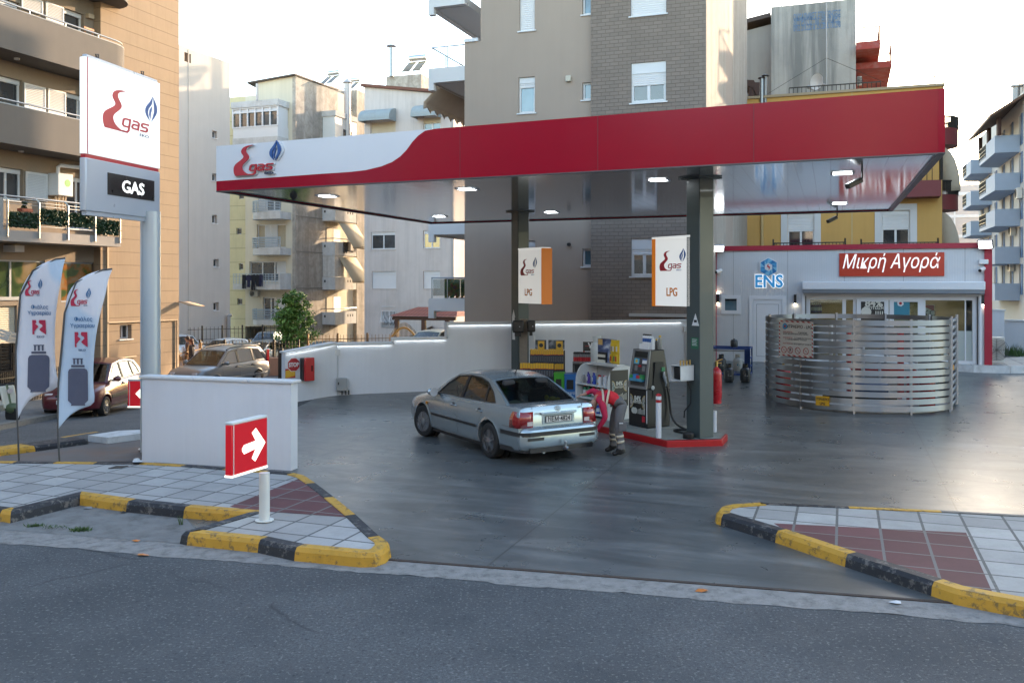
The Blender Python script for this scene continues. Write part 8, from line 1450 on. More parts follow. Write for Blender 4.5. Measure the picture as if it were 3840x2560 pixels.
  # interior: floor tub, seats, headrests
  mb=MB();W=s.wy(sp['cz'])-.08;zf=sp['cz']-.32;mb.box(rb_[0]+.1,ib[0]-.1,-W,W,zf-.02,zf)
  mb.build('floor_pan',CIN,s.o);mb=MB();mb.box(ib[0]-.45,ib[0]-.02,-W,W,zf,sp['cz']-.03);mb.build('dashboard',CIN,s.o,bevel=.03)
  xr=rb_[0]+(.75 if sp.get('tail',1)else .55);
  for x,ys_ in((sp['seatx'],(.36,-.36)),(xr,(.36,-.36))):
   for y in ys_:
    mb=MB();mb.hexa([(x,y-.24,zf),(x+.14,y-.24,zf),(x+.14,y+.24,zf),(x,y+.24,zf)],[(x-.16,y-.22,zf+.55),(x-.06,y-.22,zf+.55),(x-.06,y+.22,zf+.55),(x-.16,y+.22,zf+.55)]);mb.box(x-.2,x-.1,y-.13,y+.13,zf+.57,zf+.74);mb.build('seat',CIN,s.o,bevel=.05,seg=3)
  if sp.get('tail',1):mb=MB();mb.box(rb_[0]+.08,xr-.1,-W+.05,W-.05,rb_[1]-.06,rb_[1]-.035);mb.build('parcel_shelf',CIN,s.o)
 def line(s,pts,wd=.007,mat=None,name='gap_line',proud=.0025):
  """thin seam along flank points (x, z) on both sides"""
  for sd in(1,-1):
   mb=MB()
   for(x0,z0),(x1,z1)in zip(pts,pts[1:]):
    n=max(1,int(math.hypot(x1-x0,z1-z0)/.12))
    for k in range(n):
     a,b=(x0+(x1-x0)*k/n,z0+(z1-z0)*k/n),(x0+(x1-x0)*(k+1)/n,z0+(z1-z0)*(k+1)/n);L=math.hypot(b[0]-a[0],b[1]-a[1]);nx,nz=-(b[1]-a[1])/L*wd/2,(b[0]-a[0])/L*wd/2
     Q=lambda x,z:(x,sd*(s.ys(x,z)+proud),z)
     mb.quad(Q(a[0]-nx,a[1]-nz),Q(b[0]-nx,b[1]-nz),Q(b[0]+nx,b[1]+nz),Q(a[0]+nx,a[1]+nz))
   mb.build(name,mat or SEAL,s.o)
 def strip(s,x0,x1,z0,z1,mat,name,th=.018,n=14,sides=(1,-1)):
  for sd in sides:
   mb=MB()
   for k in range(n):
    a,b=x0+(x1-x0)*k/n,x0+(x1-x0)*(k+1)/n
    Q=lambda x,z,t_:(x,sd*(s.ys(x,z)+t_),z)
    mb.hexa([Q(a,z0,-.01),Q(b,z0,-.01),Q(b,z0,th),Q(a,z0,th)],[Q(a,z1,-.01),Q(b,z1,-.01),Q(b,z1,th),Q(a,z1,th)])
   mb.build(name,mat,s.o,bevel=.004)
 def handle(s,x,z,mat=None):
  for sd in(1,-1):y=sd*s.ys(x,z);MB().box(x-.10,x+.10,min(y-sd*.01,y+sd*.03),max(y-sd*.01,y+sd*.03),z-.018,z+.018).build('door_handle',mat or s.paint,s.o,bevel=.012,seg=3);MB().lathe((x,y,z),[(.055,-.004),(.055,.004)],14,(0,1,0)).build('handle_cup',CDK,s.o)
 def mirror(s,x,z,mat=None):
  for sd in(1,-1):y=sd*(s.wy(z)+.04);mb=MB();mb.ball((x,y+sd*.13,z+.06),.1,14,(.75,1.15,.72));m_=mb.build('mirror',mat or s.paint,s.o);MB().hexa([(x-.02,y-sd*.06,z),(x+.06,y-sd*.06,z),(x+.05,y+sd*.1,z),(x,y+sd*.1,z)],[(x-.02,y-sd*.06,z+.04),(x+.06,y-sd*.06,z+.04),(x+.05,y+sd*.1,z+.04),(x,y+sd*.1,z+.04)]).build('mirror_arm',CDK,m_);MB().lathe((x-.07,y+sd*.13,z+.06),[(.085,0),(.085,-.006)],16,(1,0,0)).build('mirror_glass',m_glass('mirror_pane',(.2,.2,.2)),m_)
SED=dict(W=.87,r=.318,arch=.365,ax=(-1.28,1.42),steer=R(12),cw=.775,cz=.945,tumble=.40,seatx=.10,spk=5,st=[(-2.36,.34,.58,.66,0),(-2.34,.29,.62,.76,0),(-2.29,.25,.645,.83,0),(-2.245,.235,.66,.832,.0),(-2.236,.23,.90,.828,.01),(-2.20,.23,.985,.826,.015),(-2.10,.22,1.0,.84,.018),(-1.75,.21,.995,.855,.02),(-1.2,.2,.965,.868,.01),(-.3,.19,.945,.87,0),(.6,.19,.935,.87,0),(1.05,.2,.925,.865,.02),(1.42,.2,.885,.86,.035),(1.85,.21,.80,.84,.045),(2.1,.22,.735,.79,.04),(2.24,.24,.66,.70,.02),(2.31,.28,.58,.60,0)],out=[(1.08,.925),(.66,1.185),(.27,1.375),(-.25,1.425),(-.62,1.415),(-.98,1.355),(-1.38,1.19),(-1.76,.985),(-1.3,.95),(-.5,.935),(.3,.93)],inn=[(.86,.965),(.58,1.15),(.24,1.325),(-.25,1.372),(-.60,1.36),(-.88,1.305),(-1.17,1.15),(-1.36,1.005),(-1.22,.99),(-.5,.975),(.3,.968)],cor=(0,2,5,7),pil=[(-.10,(-.15,1.365),.045),(-.98,(-.96,1.25),.022)],scr=(.05,.95,.06,.93))
def place(contact,ang,lx,ly):
 """car origin so that local (lx, ly) stands over the contact point"""
 c,s_=math.cos(ang),math.sin(ang);return Vector((contact[0]-c*lx+s_*ly,contact[1]-s_*lx-c*ly,0))
A_SED=R(90+31.5);rc=atz((1128,1051),0.012)
SILV=carpaint('silver_car_paint',(.36,.43,.47),.65,.24)
car=Car('parked_car','silver saloon car with its boot toward the camera beside the pump island','car',place(rc,A_SED,-1.28,.80)+UP*.012,A_SED,SED,SILV)
C1=car.o;W_=.87
car.strip(-1.62,-.0-.93+.0,.50,.545,CDK,'side_moulding')if 0 else None
car.strip(-.86,1.02,.505,.55,CDK,'side_moulding',.016,18);car.strip(-.90,1.04,.19,.27,CDK,'sill',.012,18)
car.line([(1.03,.92),(1.06,.62),(1.0,.30)]);car.line([(-.10,.94),(-.10,.30)]);car.line([(-1.10,.96),(-1.05,.84),(-.94,.62),(-.88,.46),(-.86,.30)]);car.line([(-1.74,.66),(-2.22,.655)],.008)
car.handle(.06+.02,.80);car.handle(-.93,.81);car.mirror(.78,.93)
def rear_y(x,z):return car.ys(x,z)
RX=-2.245
mb=MB()  # bumper strip wrapping the corner
def wrap(z0,z1,th,x_in,name,mat,yend=1.0):
 pts=[(x_in,car.ys(x_in,.5)+th)]+[(x,car.ys(x,(z0+z1)/2)+th)for x in(-2.05,-2.2,-2.28,-2.335)]+[(-2.36-th,.66),(-2.37-th,.35),(-2.375-th,0)];pts+=[(x,-y)for x,y in pts[-2::-1]];mb=MB()
 for(x0,y0),(x1,y1)in zip(pts,pts[1:]):
  k=lambda x,y:((x+(.03 if x<-2.3 else 0)),y*(1-.03/max(.2,abs(y))if x>=-2.3 else 1))
  mb.hexa([(x0,y0,z0),(x1,y1,z0),(*k(x1,y1),z0),(*k(x0,y0),z0)],[(x0,y0,z1),(x1,y1,z1),(*k(x1,y1),z1),(*k(x0,y0),z1)])
 return mb.build(name,mat,C1,ang=50)
wrap(.515,.585,.014,-1.70,'bumper_strip',CDK);wrap(.235,.315,.004,-1.68,'rear_valance',CDK)
for sd in(1,-1):
 ya=sd*.74;mb=MB();mb.box(-2.372,-2.34,min(sd*.38,sd*.70),max(sd*.38,sd*.70),.44,.49);mb.build('bumper_grille',CDK,C1)
 # tail lamps
TLR=NT('tail_lamp_red');TLR.set(Base_Color=TLR.ramp(TLR.noise(TLR.map(TLR.geo(),(1,1,5)),2.5,2),[(.4,(.22,.006,.008)),(.6,(.36,.02,.012))]),Roughness=.12,Coat_Weight=.8);TLR=TLR.m;TLW=pm('lamp_clear',(.52,.44,.42),.12,coat=.6)
for sd in(1,-1):
 mb=MB();o2=[(-1.96,0),(-2.10,0),(-2.20,0),(-2.238,1),(-2.246,.56),(-2.25,.50)]
 def side(x,z):return sd*(car.ys(x,z)+.006)
 cols=[]
 for z in(.652,.80,.925):
  inx=.03*(z-.652)/.25
  cols.append([Vector((-1.98-.06*(z>.9),side(-1.98,z),z)),Vector((-2.12,side(-2.12,z),z)),Vector((-2.236,side(-2.236,z),z)),Vector((-2.256,sd*(.76-inx),z)),Vector((-2.262,sd*.62,z)),Vector((-2.256,sd*.535,z))])
 for a,b in zip(cols,cols[1:]):
  for k in range(5):mb.quad(a[k],a[k+1],b[k+1],b[k])
 lm=mb.build('tail_light',TLR,C1,solid=.012);MB().box(-2.272,-2.262,min(sd*.545,sd*.655),max(sd*.545,sd*.655),.685,.755).build('reversing_lamp',TLW,lm,bevel=.004)
 # boot lid: seam, plate recess, plate, chrome bar, badges
RPl=Pl((-2.25,.5),(0,-1));RT=lambda y,z,x=-2.252:Vector((x,y,z))
mb=MB();sm_=[(.53,.99),(.525,.67),(-.525,.67),(-.53,.99)]
for(y0,z0),(y1,z1)in zip(sm_,sm_[1:]):mb.bar(RT(y0,z0,-2.236+.05*max(0,(z0-.9))*6),RT(y1,z1,-2.236+.05*max(0,(z1-.9))*6),.008,.008)
mb.build('boot_seam',SEAL,C1);mb=MB();mb.box(-2.252,-2.235,-.34,.34,.69,.86);mb.build('plate_recess',SILV,C1,bevel=.01);mb=MB();mb.box(-2.285,-2.235,-.37,.37,.855,.895);mb.build('boot_handle',SILV,C1,bevel=.012)
pl_=MB().box(-2.268,-2.254,-.275,.275,.715,.83).build('number_plate',pm('plate_white',(.60,.60,.58),.4),C1,bevel=.004);mb=MB()
for q in((-.275,.275,.713,.721),(-.275,.275,.824,.832),(-.277,-.268,.713,.832),(.268,.277,.713,.832)):mb.box(-2.273,-2.262,*q)
mb.build('plate_border',CDK,pl_)
Mp=Matrix(((0,0,-1,-2.269),(-1,0,0,0),(0,1,0,0),(0,0,0,1)))
def rtext(tx,size,y,z,mat,par,bold=.0,sx=1.0,x=-2.2695,align='CENTER',ext=.001):M=Mp.copy();M.translation=Vector((x,y,z));return text(tx,size,M,mat,par,ext=ext,bold=bold,sx=sx,align=align)
rtext('ΝΕΜ·4824',.115,0,.733,INK,pl_,.003,.92);rtext('PASSAT',.05,.49,.865,CHR,C1,.002,1.15,-2.2405,'LEFT',.003);rtext('1.8 T',.045,-.47,.925,CHR,C1,.001,1,-2.236,'CENTER',.003)
mb=MB();n=24;RR=lambda a,r_:RT(r_*math.cos(a),.945+r_*math.sin(a),-2.226-.006)
for k in range(n):a,b=R(15*k),R(15*k+15);mb.prism([RR(a,.055),RR(b,.055),RR(b,.047),RR(a,.047)],(-.008,0,0))
for p,q in(((-.03,.04),(-.012,-.042)),((-.012,-.042),(0,-.0)),((0,0),(.012,-.042)),((.012,-.042),(.03,.04)),((-.012,.04),(0,.008)),((0,.008),(.012,.04))):mb.bar(RT(p[0],.945+p[1],-2.236),RT(q[0],.945+q[1],-2.236),.008,.006)
mb.build('emblem',CHR,C1);MB().lathe((-2.236,0,.895-.03),[(.012,0),(.012,.004)],10,(-1,0,0)).build('boot_lock',CDK,C1)
mb=MB();mb.tube([(-2.2,-.02,.30),(-2.40,-.02,.27),(-2.44,-.02,.30),(-2.44,-.02,.36)],.02,8);mb.ball((-2.44,-.02,.385),.028,10);mb.tube([(-2.36,-.02,.27),(-2.41,-.10,.27)],.03,8);mb.build('tow_ball',STEEL,C1);mb=MB();mb.tube([(-2.2,.38,.24),(-2.37,.38,.235)],.028,10);mb.build('exhaust',STEEL,C1)
mb=MB();mb.tube([(-.80,0,1.43),(-.98,0,1.66)],[.012,.004],6);mb.ball((-.80,0,1.43),.03,8,(1.4,.8,.6));mb.build('aerial',CDK,C1)
MB().lathe((1.20,.868,.72),[(.03,-.01),(.03,.012)],12,(0,1,0)).build('side_indicator',pm('amber_lens',(.5,.2,.02),.2),C1);MB().box(1.9,2.17,.50,.72,.56,.67).build('headlight',TLW,C1,bevel=.02);MB().box(1.9,2.17,-.72,-.50,.56,.67).build('headlight',TLW,C1,bevel=.02)
zs=.985-.03
def inside(name,label,cat,shape,mat):
 o=shape.build(name,mat,None);o.parent=None;o.location=(0,0,0);o.data.transform(C1.matrix_basis);c=sum((Vector(v.co)for v in o.data.vertices),Vector())/len(o.data.vertices);o.data.transform(Matrix.Translation(-c));o.location=c;return tag(o,label,cat)
mb=MB();mb.ball((-1.50,-.38,zs+.05),.055,10,(1,1.5,.9));mb.ball((-1.47,-.27,zs+.08),.045,10);mb.ball((-1.52,-.48,zs+.04),.04,8,(1,1.4,1));inside('plush_toy','yellow plush toy lying on the rear shelf of the silver car','toy',mb,pm('toy_yellow',(.55,.42,.02),.9))
mb=MB();mb.ball((-1.5,.44,zs+.03),.14,14,(.8,1,.35));inside('sun_hat','pale straw hat on the rear shelf of the silver car','hat',mb,pm('straw',(.45,.42,.32),.9));mb=MB();mb.ball((-1.52,.2,zs+.015),.16,12,(.5,1.2,.14));inside('cloth','teal cloth on the rear shelf of the silver car','cloth',mb,pm('teal_cloth',(.02,.25,.20),.9))
# other cars
HAT=dict(W=.82,r=.29,arch=.335,ax=(-1.2,1.25),cw=.74,cz=.93,tumble=.36,seatx=-.05,spk=6,tail=0,st=[(-1.90,.32,.58,.62,0),(-1.87,.26,.66,.72,0),(-1.80,.23,.80,.78,0),(-1.72,.22,.93,.79,0),(-1.2,.2,.945,.81,0),(-.2,.19,.935,.82,0),(.7,.19,.925,.82,0),(1.0,.2,.90,.81,.02),(1.35,.2,.85,.80,.04),(1.75,.22,.75,.75,.04),(1.90,.25,.65,.66,.02),(1.96,.3,.56,.56,0)],out=[(1.05,.905),(.66,1.17),(.28,1.385),(-.3,1.445),(-.85,1.43),(-1.35,1.36),(-1.58,1.15),(-1.72,.945),(-1.2,.94),(-.5,.93),(.3,.92)],inn=[(.82,.955),(.56,1.14),(.24,1.335),(-.3,1.385),(-.85,1.37),(-1.2,1.31),(-1.37,1.15),(-1.45,.985),(-1.1,.975),(-.5,.965),(.3,.958)],cor=(0,2,5,7),pil=[(-.12,(-.16,1.375),.05),(-.95,(-.93,1.34),.035)])
SUV=dict(W=.885,r=.345,arch=.40,ax=(-1.30,1.33),cw=.80,cz=1.10,tumble=.30,seatx=.05,spk=6,tail=0,st=[(-2.22,.48,.72,.70,0),(-2.20,.42,.78,.80,0),(-2.12,.38,.84,.845,0),(-2.08,.36,1.05,.83,0),(-1.9,.34,1.11,.85,0),(-1.2,.32,1.11,.88,0),(-.2,.3,1.10,.885,0),(.8,.3,1.08,.885,0),(1.1,.32,1.06,.88,.02),(1.5,.33,1.02,.87,.04),(1.9,.36,.95,.83,.03),(2.1,.4,.84,.76,.02),(2.2,.46,.70,.66,0)],out=[(1.12,1.06),(.72,1.34),(.38,1.585),(-.3,1.665),(-1.0,1.67),(-1.72,1.62),(-1.93,1.35),(-2.08,1.10),(-1.4,1.105),(-.5,1.1),(.3,1.09)],inn=[(.88,1.125),(.62,1.32),(.34,1.53),(-.3,1.60),(-1.0,1.60),(-1.55,1.55),(-1.72,1.35),(-1.82,1.15),(-1.3,1.14),(-.5,1.135),(.3,1.13)],cor=(0,2,5,7),pil=[(-.12,(-.14,1.6),.05),(-1.12,(-1.10,1.58),.05)])
angD1=math.atan2(-D1.y,-D1.x)
def far_car(label,name,spec,paint,loc,ang,group,det=True):
 c=Car(name,label,'car',loc,ang,dict(spec),paint,group);o=c.o;xf,xr=spec['st'][-1][0],spec['st'][0][0];zb=spec['st'][5][1];zh=spec['cz']
 c.strip(spec['ax'][0]+spec['arch']+.05,spec['ax'][1]-spec['arch']-.05,zb+.02,zb+.1,CDK,'sill',.01,6);c.mirror(spec['out'][1][0]+.12,zh)
 c.line([(.92,zh-.03),(.92,zb+.1)]);c.line([(-.12,zh-.01),(-.12,zb+.1)]);c.handle(.05,zh-.14,CDK);c.handle(-.95,zh-.14,CDK)if spec is not RED_ else None
 for sd in(1,-1):MB().box(xf-.26,xf-.06,min(sd*.40,sd*.62),max(sd*.40,sd*.62),zh-.36,zh-.22).build('headlight',TLW,o,bevel=.03);MB().box(xr+.06,xr+.2,min(sd*.62,sd*.79),max(sd*.62,sd*.79),zh-.2,zh+.0).build('tail_light',TLR,o,bevel=.03)
 MB().box(xf-.06,xf+.01,-.26,.26,.42,.53).build('number_plate',pm('plate_white',(.60,.60,.58),.4),o);mb=MB();mb.box(xf-.12,xf-.012,-.45,.45,.36,.42);mb.box(xf-.10,xf-.02,-.3,.3,.60,.66);mb.build('grille',CDK,o);return c
RED_=dict(HAT);RED_['r']=.275;RED_['spk']=8
fc=G4(1237,968);REDP=carpaint('dark_red_car_paint',(.11,.008,.016),.2,.3,.35)
ar=math.atan2(-kd.y,-kd.x);dd=place(fc,ar,1.25,.76);c=far_car('dark red hatchback with dusty roof parked in the side street','parked_car',RED_,REDP,Vector((dd.x,dd.y,fc.z)),ar,None);c.strip(-.8,.9,.45,.56,CDK,'side_moulding',.012,10)
cr_=at(fA3(2058,735),37.5);dd=place(cr_,angD1,-2.2,.86);gz_=g(dd.x,dd.y);SUVP=carpaint('bronze_grey_car_paint',(.19,.195,.20),.35,.3,.15);c=far_car('bronze grey off-road car with roof rails behind the low white wall','parked_car',SUV,SUVP,Vector((dd.x,dd.y,gz_)),angD1,None);mb=MB()
for sd in(1,-1):mb.tube([(.35,sd*.58,1.62),(.1,sd*.59,1.69),(-.8,sd*.59,1.735),(-1.5,sd*.58,1.69),(-1.7,sd*.57,1.64)],.025,8)
mb.build('roof_rail',CDK,c.o);MB().hexa([(-1.62,-.5,1.70),(-1.95,-.5,1.70),(-1.95,.5,1.70),(-1.62,.5,1.70)],[(-1.62,-.5,1.73),(-1.95,-.5,1.74),(-1.95,.5,1.74),(-1.62,.5,1.73)]).build('spoiler',SUVP,c.o,bevel=.01);c.strip(-1.95,1.9,.52,.60,SUVP,'side_moulding',.02,14)
for sd in(1,-1):MB().box(-2.1,-1.93,min(sd*.78,sd*.84),max(sd*.78,sd*.84),1.0,1.5).build('tail_light',TLR,c.o,bevel=.02)
PWC=carpaint('white_car_paint',(.55,.56,.57),.1,.3,.25);PSC=carpaint('grey_silver_car_paint',(.34,.36,.37),.6,.32,.2);PDC=carpaint('dark_car_paint',(.02,.022,.026),.3,.25,.1);PGD=carpaint('champagne_car_paint',(.42,.36,.24),.5,.3,.1)
def put(label,uvtop,Y,spec,paint,ang,z=None,group='cars parked behind the railings'):
 h_=max(q[1]for q in spec['out'])+.04;p=at(uvtop,Y);gz_=p.z-h_;return far_car(label,'parked_car',spec,paint,Vector((p.x,p.y,gz_)),ang,group)
put('white hatchback behind the railing, right of the two pedestrians',fA3(1545,338),56,HAT,PWC,angD1+R(-8));put('silver grey hatchback behind the railing, left of the tree',fA3(1990,356),53,HAT,PSC,angD1+R(-4))
put('white car partly hidden behind the two pedestrians',fA3(1100,300),57,HAT,PWC,angD1+R(60));put('black car behind the upper railing near the pale block',fA3(1255,290),63,SED|{'wh':None},PDC,angD1+R(70));put('dark grey car behind the upper railing, right of the black one',fA3(1440,296),66,HAT,PSC,angD1+R(75));put('pale car behind the railing at the foot of the tree',fA3(2010,266),64,HAT,PSC,angD1+R(20))
put('dark green car low behind the long white wall',fF(1230,1158),50,SED|{'wh':None},carpaint('dark_green_car_paint',(.02,.035,.03),.3,.25,.1),angD1+R(75));put('champagne car with blue windscreen peeking over the stepped wall',fF(1975,1075),40,HAT,PGD,angD1+R(-5))
# ================================================================ scooter and crates at the left edge
sc0=G4(60,1060);o=thing('scooter','cream and green scooter parked at the left edge of the side street','scooter',sc0);SCW=pm('scooter_cream',(.48,.46,.38),.35,coat=.4);SCG=pm('scooter_green',(.06,.09,.04),.4);fX=Vector((.86,-.5,0)).normalized();sX=Vector((.5,.86,0));V=lambda a,b,z:sc0+fX*a+sX*b+UP*z
for a,r_ in((.32,.25),(-.85,.25)):MB().lathe(V(a,-.05,.25),[(.12,.0),(.24,.0),(.25,.03),(.25,.07),(.24,.1),(.12,.1)],24,sX).build('wheel',TYRE,o)
mb=MB();mb.tube([V(.32,0,.25),V(.2,0,.6),V(.06,0,1.0)],.035,8);mb.build('fork',SCG,o);mb=MB();mb.prism([V(.22,-.18,.42),V(.22,.18,.42),V(.02,.2,.98),V(.02,-.2,.98)],fX*.06);mb.build('leg_shield',SCW,o,bevel=.03,seg=3);mb=MB();mb.ball(V(.36,0,.42),.2,14,(1.1,.55,.7));mb.build('front_fender',SCG,o);mb=MB();mb.hexa([V(-.1,-.12,.3),V(-.95,-.14,.45),V(-.95,.14,.45),V(-.1,.12,.3)],[V(-.1,-.12,.5),V(-.95,-.13,.72),V(-.95,.13,.72),V(-.1,.12,.5)]);mb.build('body',SCW,o,bevel=.05,seg=3);MB().hexa([V(-.2,-.13,.74),V(-.9,-.14,.75),V(-.9,.14,.75),V(-.2,.13,.74)],[V(-.25,-.12,.82),V(-.9,-.13,.85),V(-.9,.13,.85),V(-.25,.12,.82)]).build('seat',BLKP,o,bevel=.03);mb=MB();mb.tube([V(.05,-.33,1.04),V(.05,0,1.0),V(.05,.33,1.04)],.02,8);mb.build('handlebar',BLKP,o)
for sd in(-.32,.32):mb=MB();mb.tube([V(.05,sd,1.04),V(.1,sd*1.2,1.25)],.008,5);mb.lathe(V(.08,sd*1.25,1.3),[(.06,0),(.06,.02)],16,-fX);mb.build('mirror',m_glass('mirror_sky',(.2,.25,.3)),o)
MB().lathe(V(.20,0,.85),[(.07,0),(.07,.03)],14,fX).build('headlight',TLW,o)
crb=onG(fA4(60,760));crb=G4(90,905);n_=0
def crate(label,loc,mat,rot=(0,0,0),w_=.58,d_=.38,h_=.3):
 o=thing('crate',label,'crate',loc,'fruit crates outside the ground floor shop',0,False);o.rotation_euler=rot;mb=MB();t_=.015
 for i in range(3):z0=.02+i*h_/3;mb.box(-w_/2,w_/2,-d_/2,-d_/2+t_,z0,z0+h_/3-.03);mb.box(-w_/2,w_/2,d_/2-t_,d_/2,z0,z0+h_/3-.03);mb.box(-w_/2,-w_/2+t_,-d_/2,d_/2,z0,z0+h_/3-.03);mb.box(w_/2-t_,w_/2,-d_/2,d_/2,z0,z0+h_/3-.03)
 for x in(-1,1):
  for y in(-1,1):mb.box(x*w_/2-.02,x*w_/2+.02,y*d_/2-.02,y*d_/2+.02,0,h_)
 mb.box(-w_/2,w_/2,-d_/2,d_/2,0,.02);mb.build('slats',mat,o);return o
base=LP.p(LP.st(fA4(60,700))[0],0,-.2);base.z=g(base.x,base.y)+.13;cb0=None
for k in range(6):
 for j in range(3):
  loc=base+LD*(j*.64-.7)+UP*(.31*k)
  if k>=6-(j==0)*2:continue
  if cb0 is None:cb0=crate('black plastic crate stacked outside the shop behind the scooter',loc,BLKP,(0,0,math.atan2(LD.y,LD.x)))
  else:dup(cb0,loc,math.atan2(LD.y,LD.x)+random.uniform(-.05,.05))
crate('white crate lying tilted on the black crate stack',base+LD*.2+UP*1.93-LP.n*-.1,pm('crate_white',(.5,.48,.44),.6),(R(18),R(12),math.atan2(LD.y,LD.x)+.2))
# ================================================================ railings along the street and the yards
def railing(label,a,b,h_,gap,posts,wavy=False,zf=g,mat=None,dz=0.0,rails=(.1,.82)):
 """iron railing from a to b (ground points): bars, rails, posts, every bar on the terrain"""
 o=thing('railing',label,'railing',Vector((a[0],a[1],zf(a[0],a[1])+dz)));a,b=Vector((a[0],a[1],0)),Vector((b[0],b[1],0));L=(b-a).length;d=(b-a)/L;n=int(L/gap);mat=mat or IRON;mb=MB();Z=lambda p:Vector((p.x,p.y,zf(p.x,p.y)+dz))
 for i in range(n+1):p=Z(a+d*(L*i/n));hh=h_*(1+(.05*math.sin(i*1.3)if wavy else 0));mb.bar(p+UP*.06,p+UP*hh,.022)
 m=max(2,int(L/2))
 for i in range(m):
  p,q=Z(a+d*(L*i/m)),Z(a+d*(L*(i+1)/m))
  for k in rails:mb.bar(p+UP*h_*k,q+UP*h_*k,.035)
 mb.build('bars',mat,o)
 for i in range(posts):p=Z(a+d*(L*i/max(1,posts-1)));MB().bar(p-UP*.1,p+UP*(h_+.08),.09).build('post',mat,o)
 return o
f0,f1=G4(100,905),G4(690,800)
fa=Vector((-14.9,26.6,0));fb=fa+kd*12.5
p0=onG(fA4(-300,960));p1=onG(fA3(880,712));railing('iron railing along the far pavement behind the dark red car',(p0.x,p0.y),(p1.x,p1.y),1.15,.13,8)
ra,rb_=at(fA3(885,700),38),at(fA3(1300,640),43);railing('gold lit railing with wavy top left of the off-road car',(ra.x,ra.y),(rb_.x,rb_.y),1.25,.16,4,True,lambda x,y:-1.0,pm('gilded_iron',(.16,.09,.035),.5,.3))  # black iron with the golden sunlight put into its colour
ra,rb_=at(fA3(1290,500),45),at(fA3(2352,520),45);zz_=at(fA3(1290,500),45).z-.25;railing('long dark railing in front of the white and silver hatchbacks',(ra.x,ra.y),(rb_.x,rb_.y),at(fA3(1600,368),45).z-zz_,.16,5,False,lambda x,y:zz_)
ra,rb_=at(fF(1035,1240),45),at(fF(1700,1240),46);railing('dark railing running on behind the long white wall',(ra.x,ra.y),(rb_.x,rb_.y),1.15,.17,4,False,lambda x,y:zz_+.0,pm('gilded_iron',(.16,.09,.035),.5,.3))  # low sun on the black iron is carried by this colour
ra,rb_=at(fA3(1098,360),60),at(fA3(2180,340),60);zz2=at(fA3(1300,365),60).z;railing('tall spiked railing in front of the pale and cream blocks',(ra.x,ra.y),(rb_.x,rb_.y),at(fA3(1300,215),60).z-zz2,.26,6,False,lambda x,y:zz2+(x+20)*.02)
pa,pb_=at(fA3(2010,660),43.5),at(fA3(2150,660),43.5);o=thing('low_wall','low reddish wall under the railing at the end of the side street','wall',pa);MB().hexa([pa+Vector((-2,.1,-.6)),pb_+Vector((.3,.1,-.6)),pb_+Vector((.3,.4,-.6)),pa+Vector((-2,.4,-.6))],[Vector((pa.x-2,pa.y+.1,at(fA3(2010,548),43.6).z)),Vector((pb_.x+.3,pb_.y+.1,at(fA3(2150,548),43.6).z)),Vector((pb_.x+.3,pb_.y+.4,at(fA3(2150,548),43.6).z)),Vector((pa.x-2,pa.y+.4,at(fA3(2010,548),43.6).z))]).build('wall',pm('reddish_plaster',(.28,.17,.12),.85,var=.1),o)
pp=at(fA3(2160,705),42);o=tag(MB().bar(pp-UP*.4,at(fA3(2160,450),42),.2).build('gate_post',IRON,base=pp),'thick dark gate post just left of the stop sign wall','post')
# arched gate and tiled shelter
gp=Pl(at(fF(1660,1200),44)[:2],D2);zz=lambda y:gp.st(fF(1760,y))[1];s0_,s1_=gp.st(fF(1655,1100))[0],gp.st(fF(1865,1100))[0];o=thing('arched_gate','arched iron gate with golden rim behind the stepped wall','gate',gp.p(s0_,-1.5));GLDI=pm('gilded_iron',(.16,.09,.035),.5,.3);mb=MB();n=16  # sunlit iron tone holds the gold light in its colour
arch=lambda k:zz(1150)+(zz(1062)-zz(1150))*math.sin(math.pi*k)
for i in range(n):mb.bar(gp.p(s0_+(s1_-s0_)*i/n,arch(i/n)),gp.p(s0_+(s1_-s0_)*(i+1)/n,arch((i+1)/n)),.09)
mb.build('arch',pm('golden_rim',(.42,.25,.08),.4,.5),o);mb=MB();[mb.bar(gp.p(s0_+(s1_-s0_)*i/22,-1.5),gp.p(s0_+(s1_-s0_)*i/22,arch(i/22)+.25),.03)for i in range(23)];mb.build('bars',IRON,o)
tp_=Pl(at((1000,730),50)[:2],D2);zq=lambda y:tp_.st(fA8(700,y))[1];s0_,s1_=tp_.st(fA8(395,1220))[0],tp_.st(fA8(1130,1220))[0];o=thing('shelter','small shelter with red tiled hip roof on dark wooden posts','shelter',tp_.p(s0_,-1.5));t=NT('red_roof_tiles');q=t.map(t.geo(),(1,1,1),(0,0,R(20.14)));x=t.sep(q);wv_=t.math('ABSOLUTE',t.math('SUBTRACT',t.math('FRACT',t.math('MULTIPLY',x[0],4.2)),.5));rw_=t.math('FRACT',t.math('MULTIPLY',x[2],5.));t.set(Base_Color=t.mix(t.math('MULTIPLY',t.math('LESS_THAN',rw_,.18),.5),t.mix(wv_,(.20,.055,.035),(.34,.10,.06)),(.08,.03,.02)),Roughness=.8);t.bump(t.math('ADD',wv_,rw_),.8,.05);TILE=t.m
r0,r1=tp_.st(fA8(575,1140))[0],tp_.st(fA8(1010,1140))[0];mb=MB();ze_,zr9=zq(1232),zq(1140);A,B_,Cc,D_=tp_.p(s0_,ze_,.6),tp_.p(s1_,ze_,.6),tp_.p(s1_,ze_,-2.6),tp_.p(s0_,ze_,-2.6);E1,E2=tp_.p(r0,zr9,-1),tp_.p(r1,zr9,-1);mb.poly([A,B_,E2,E1]);mb.poly([B_,Cc,E2]);mb.poly([Cc,D_,E1,E2]);mb.poly([D_,A,E1]);mb.poly([A,D_,Cc,B_]);mb.build('roof',TILE,o,smooth=False)
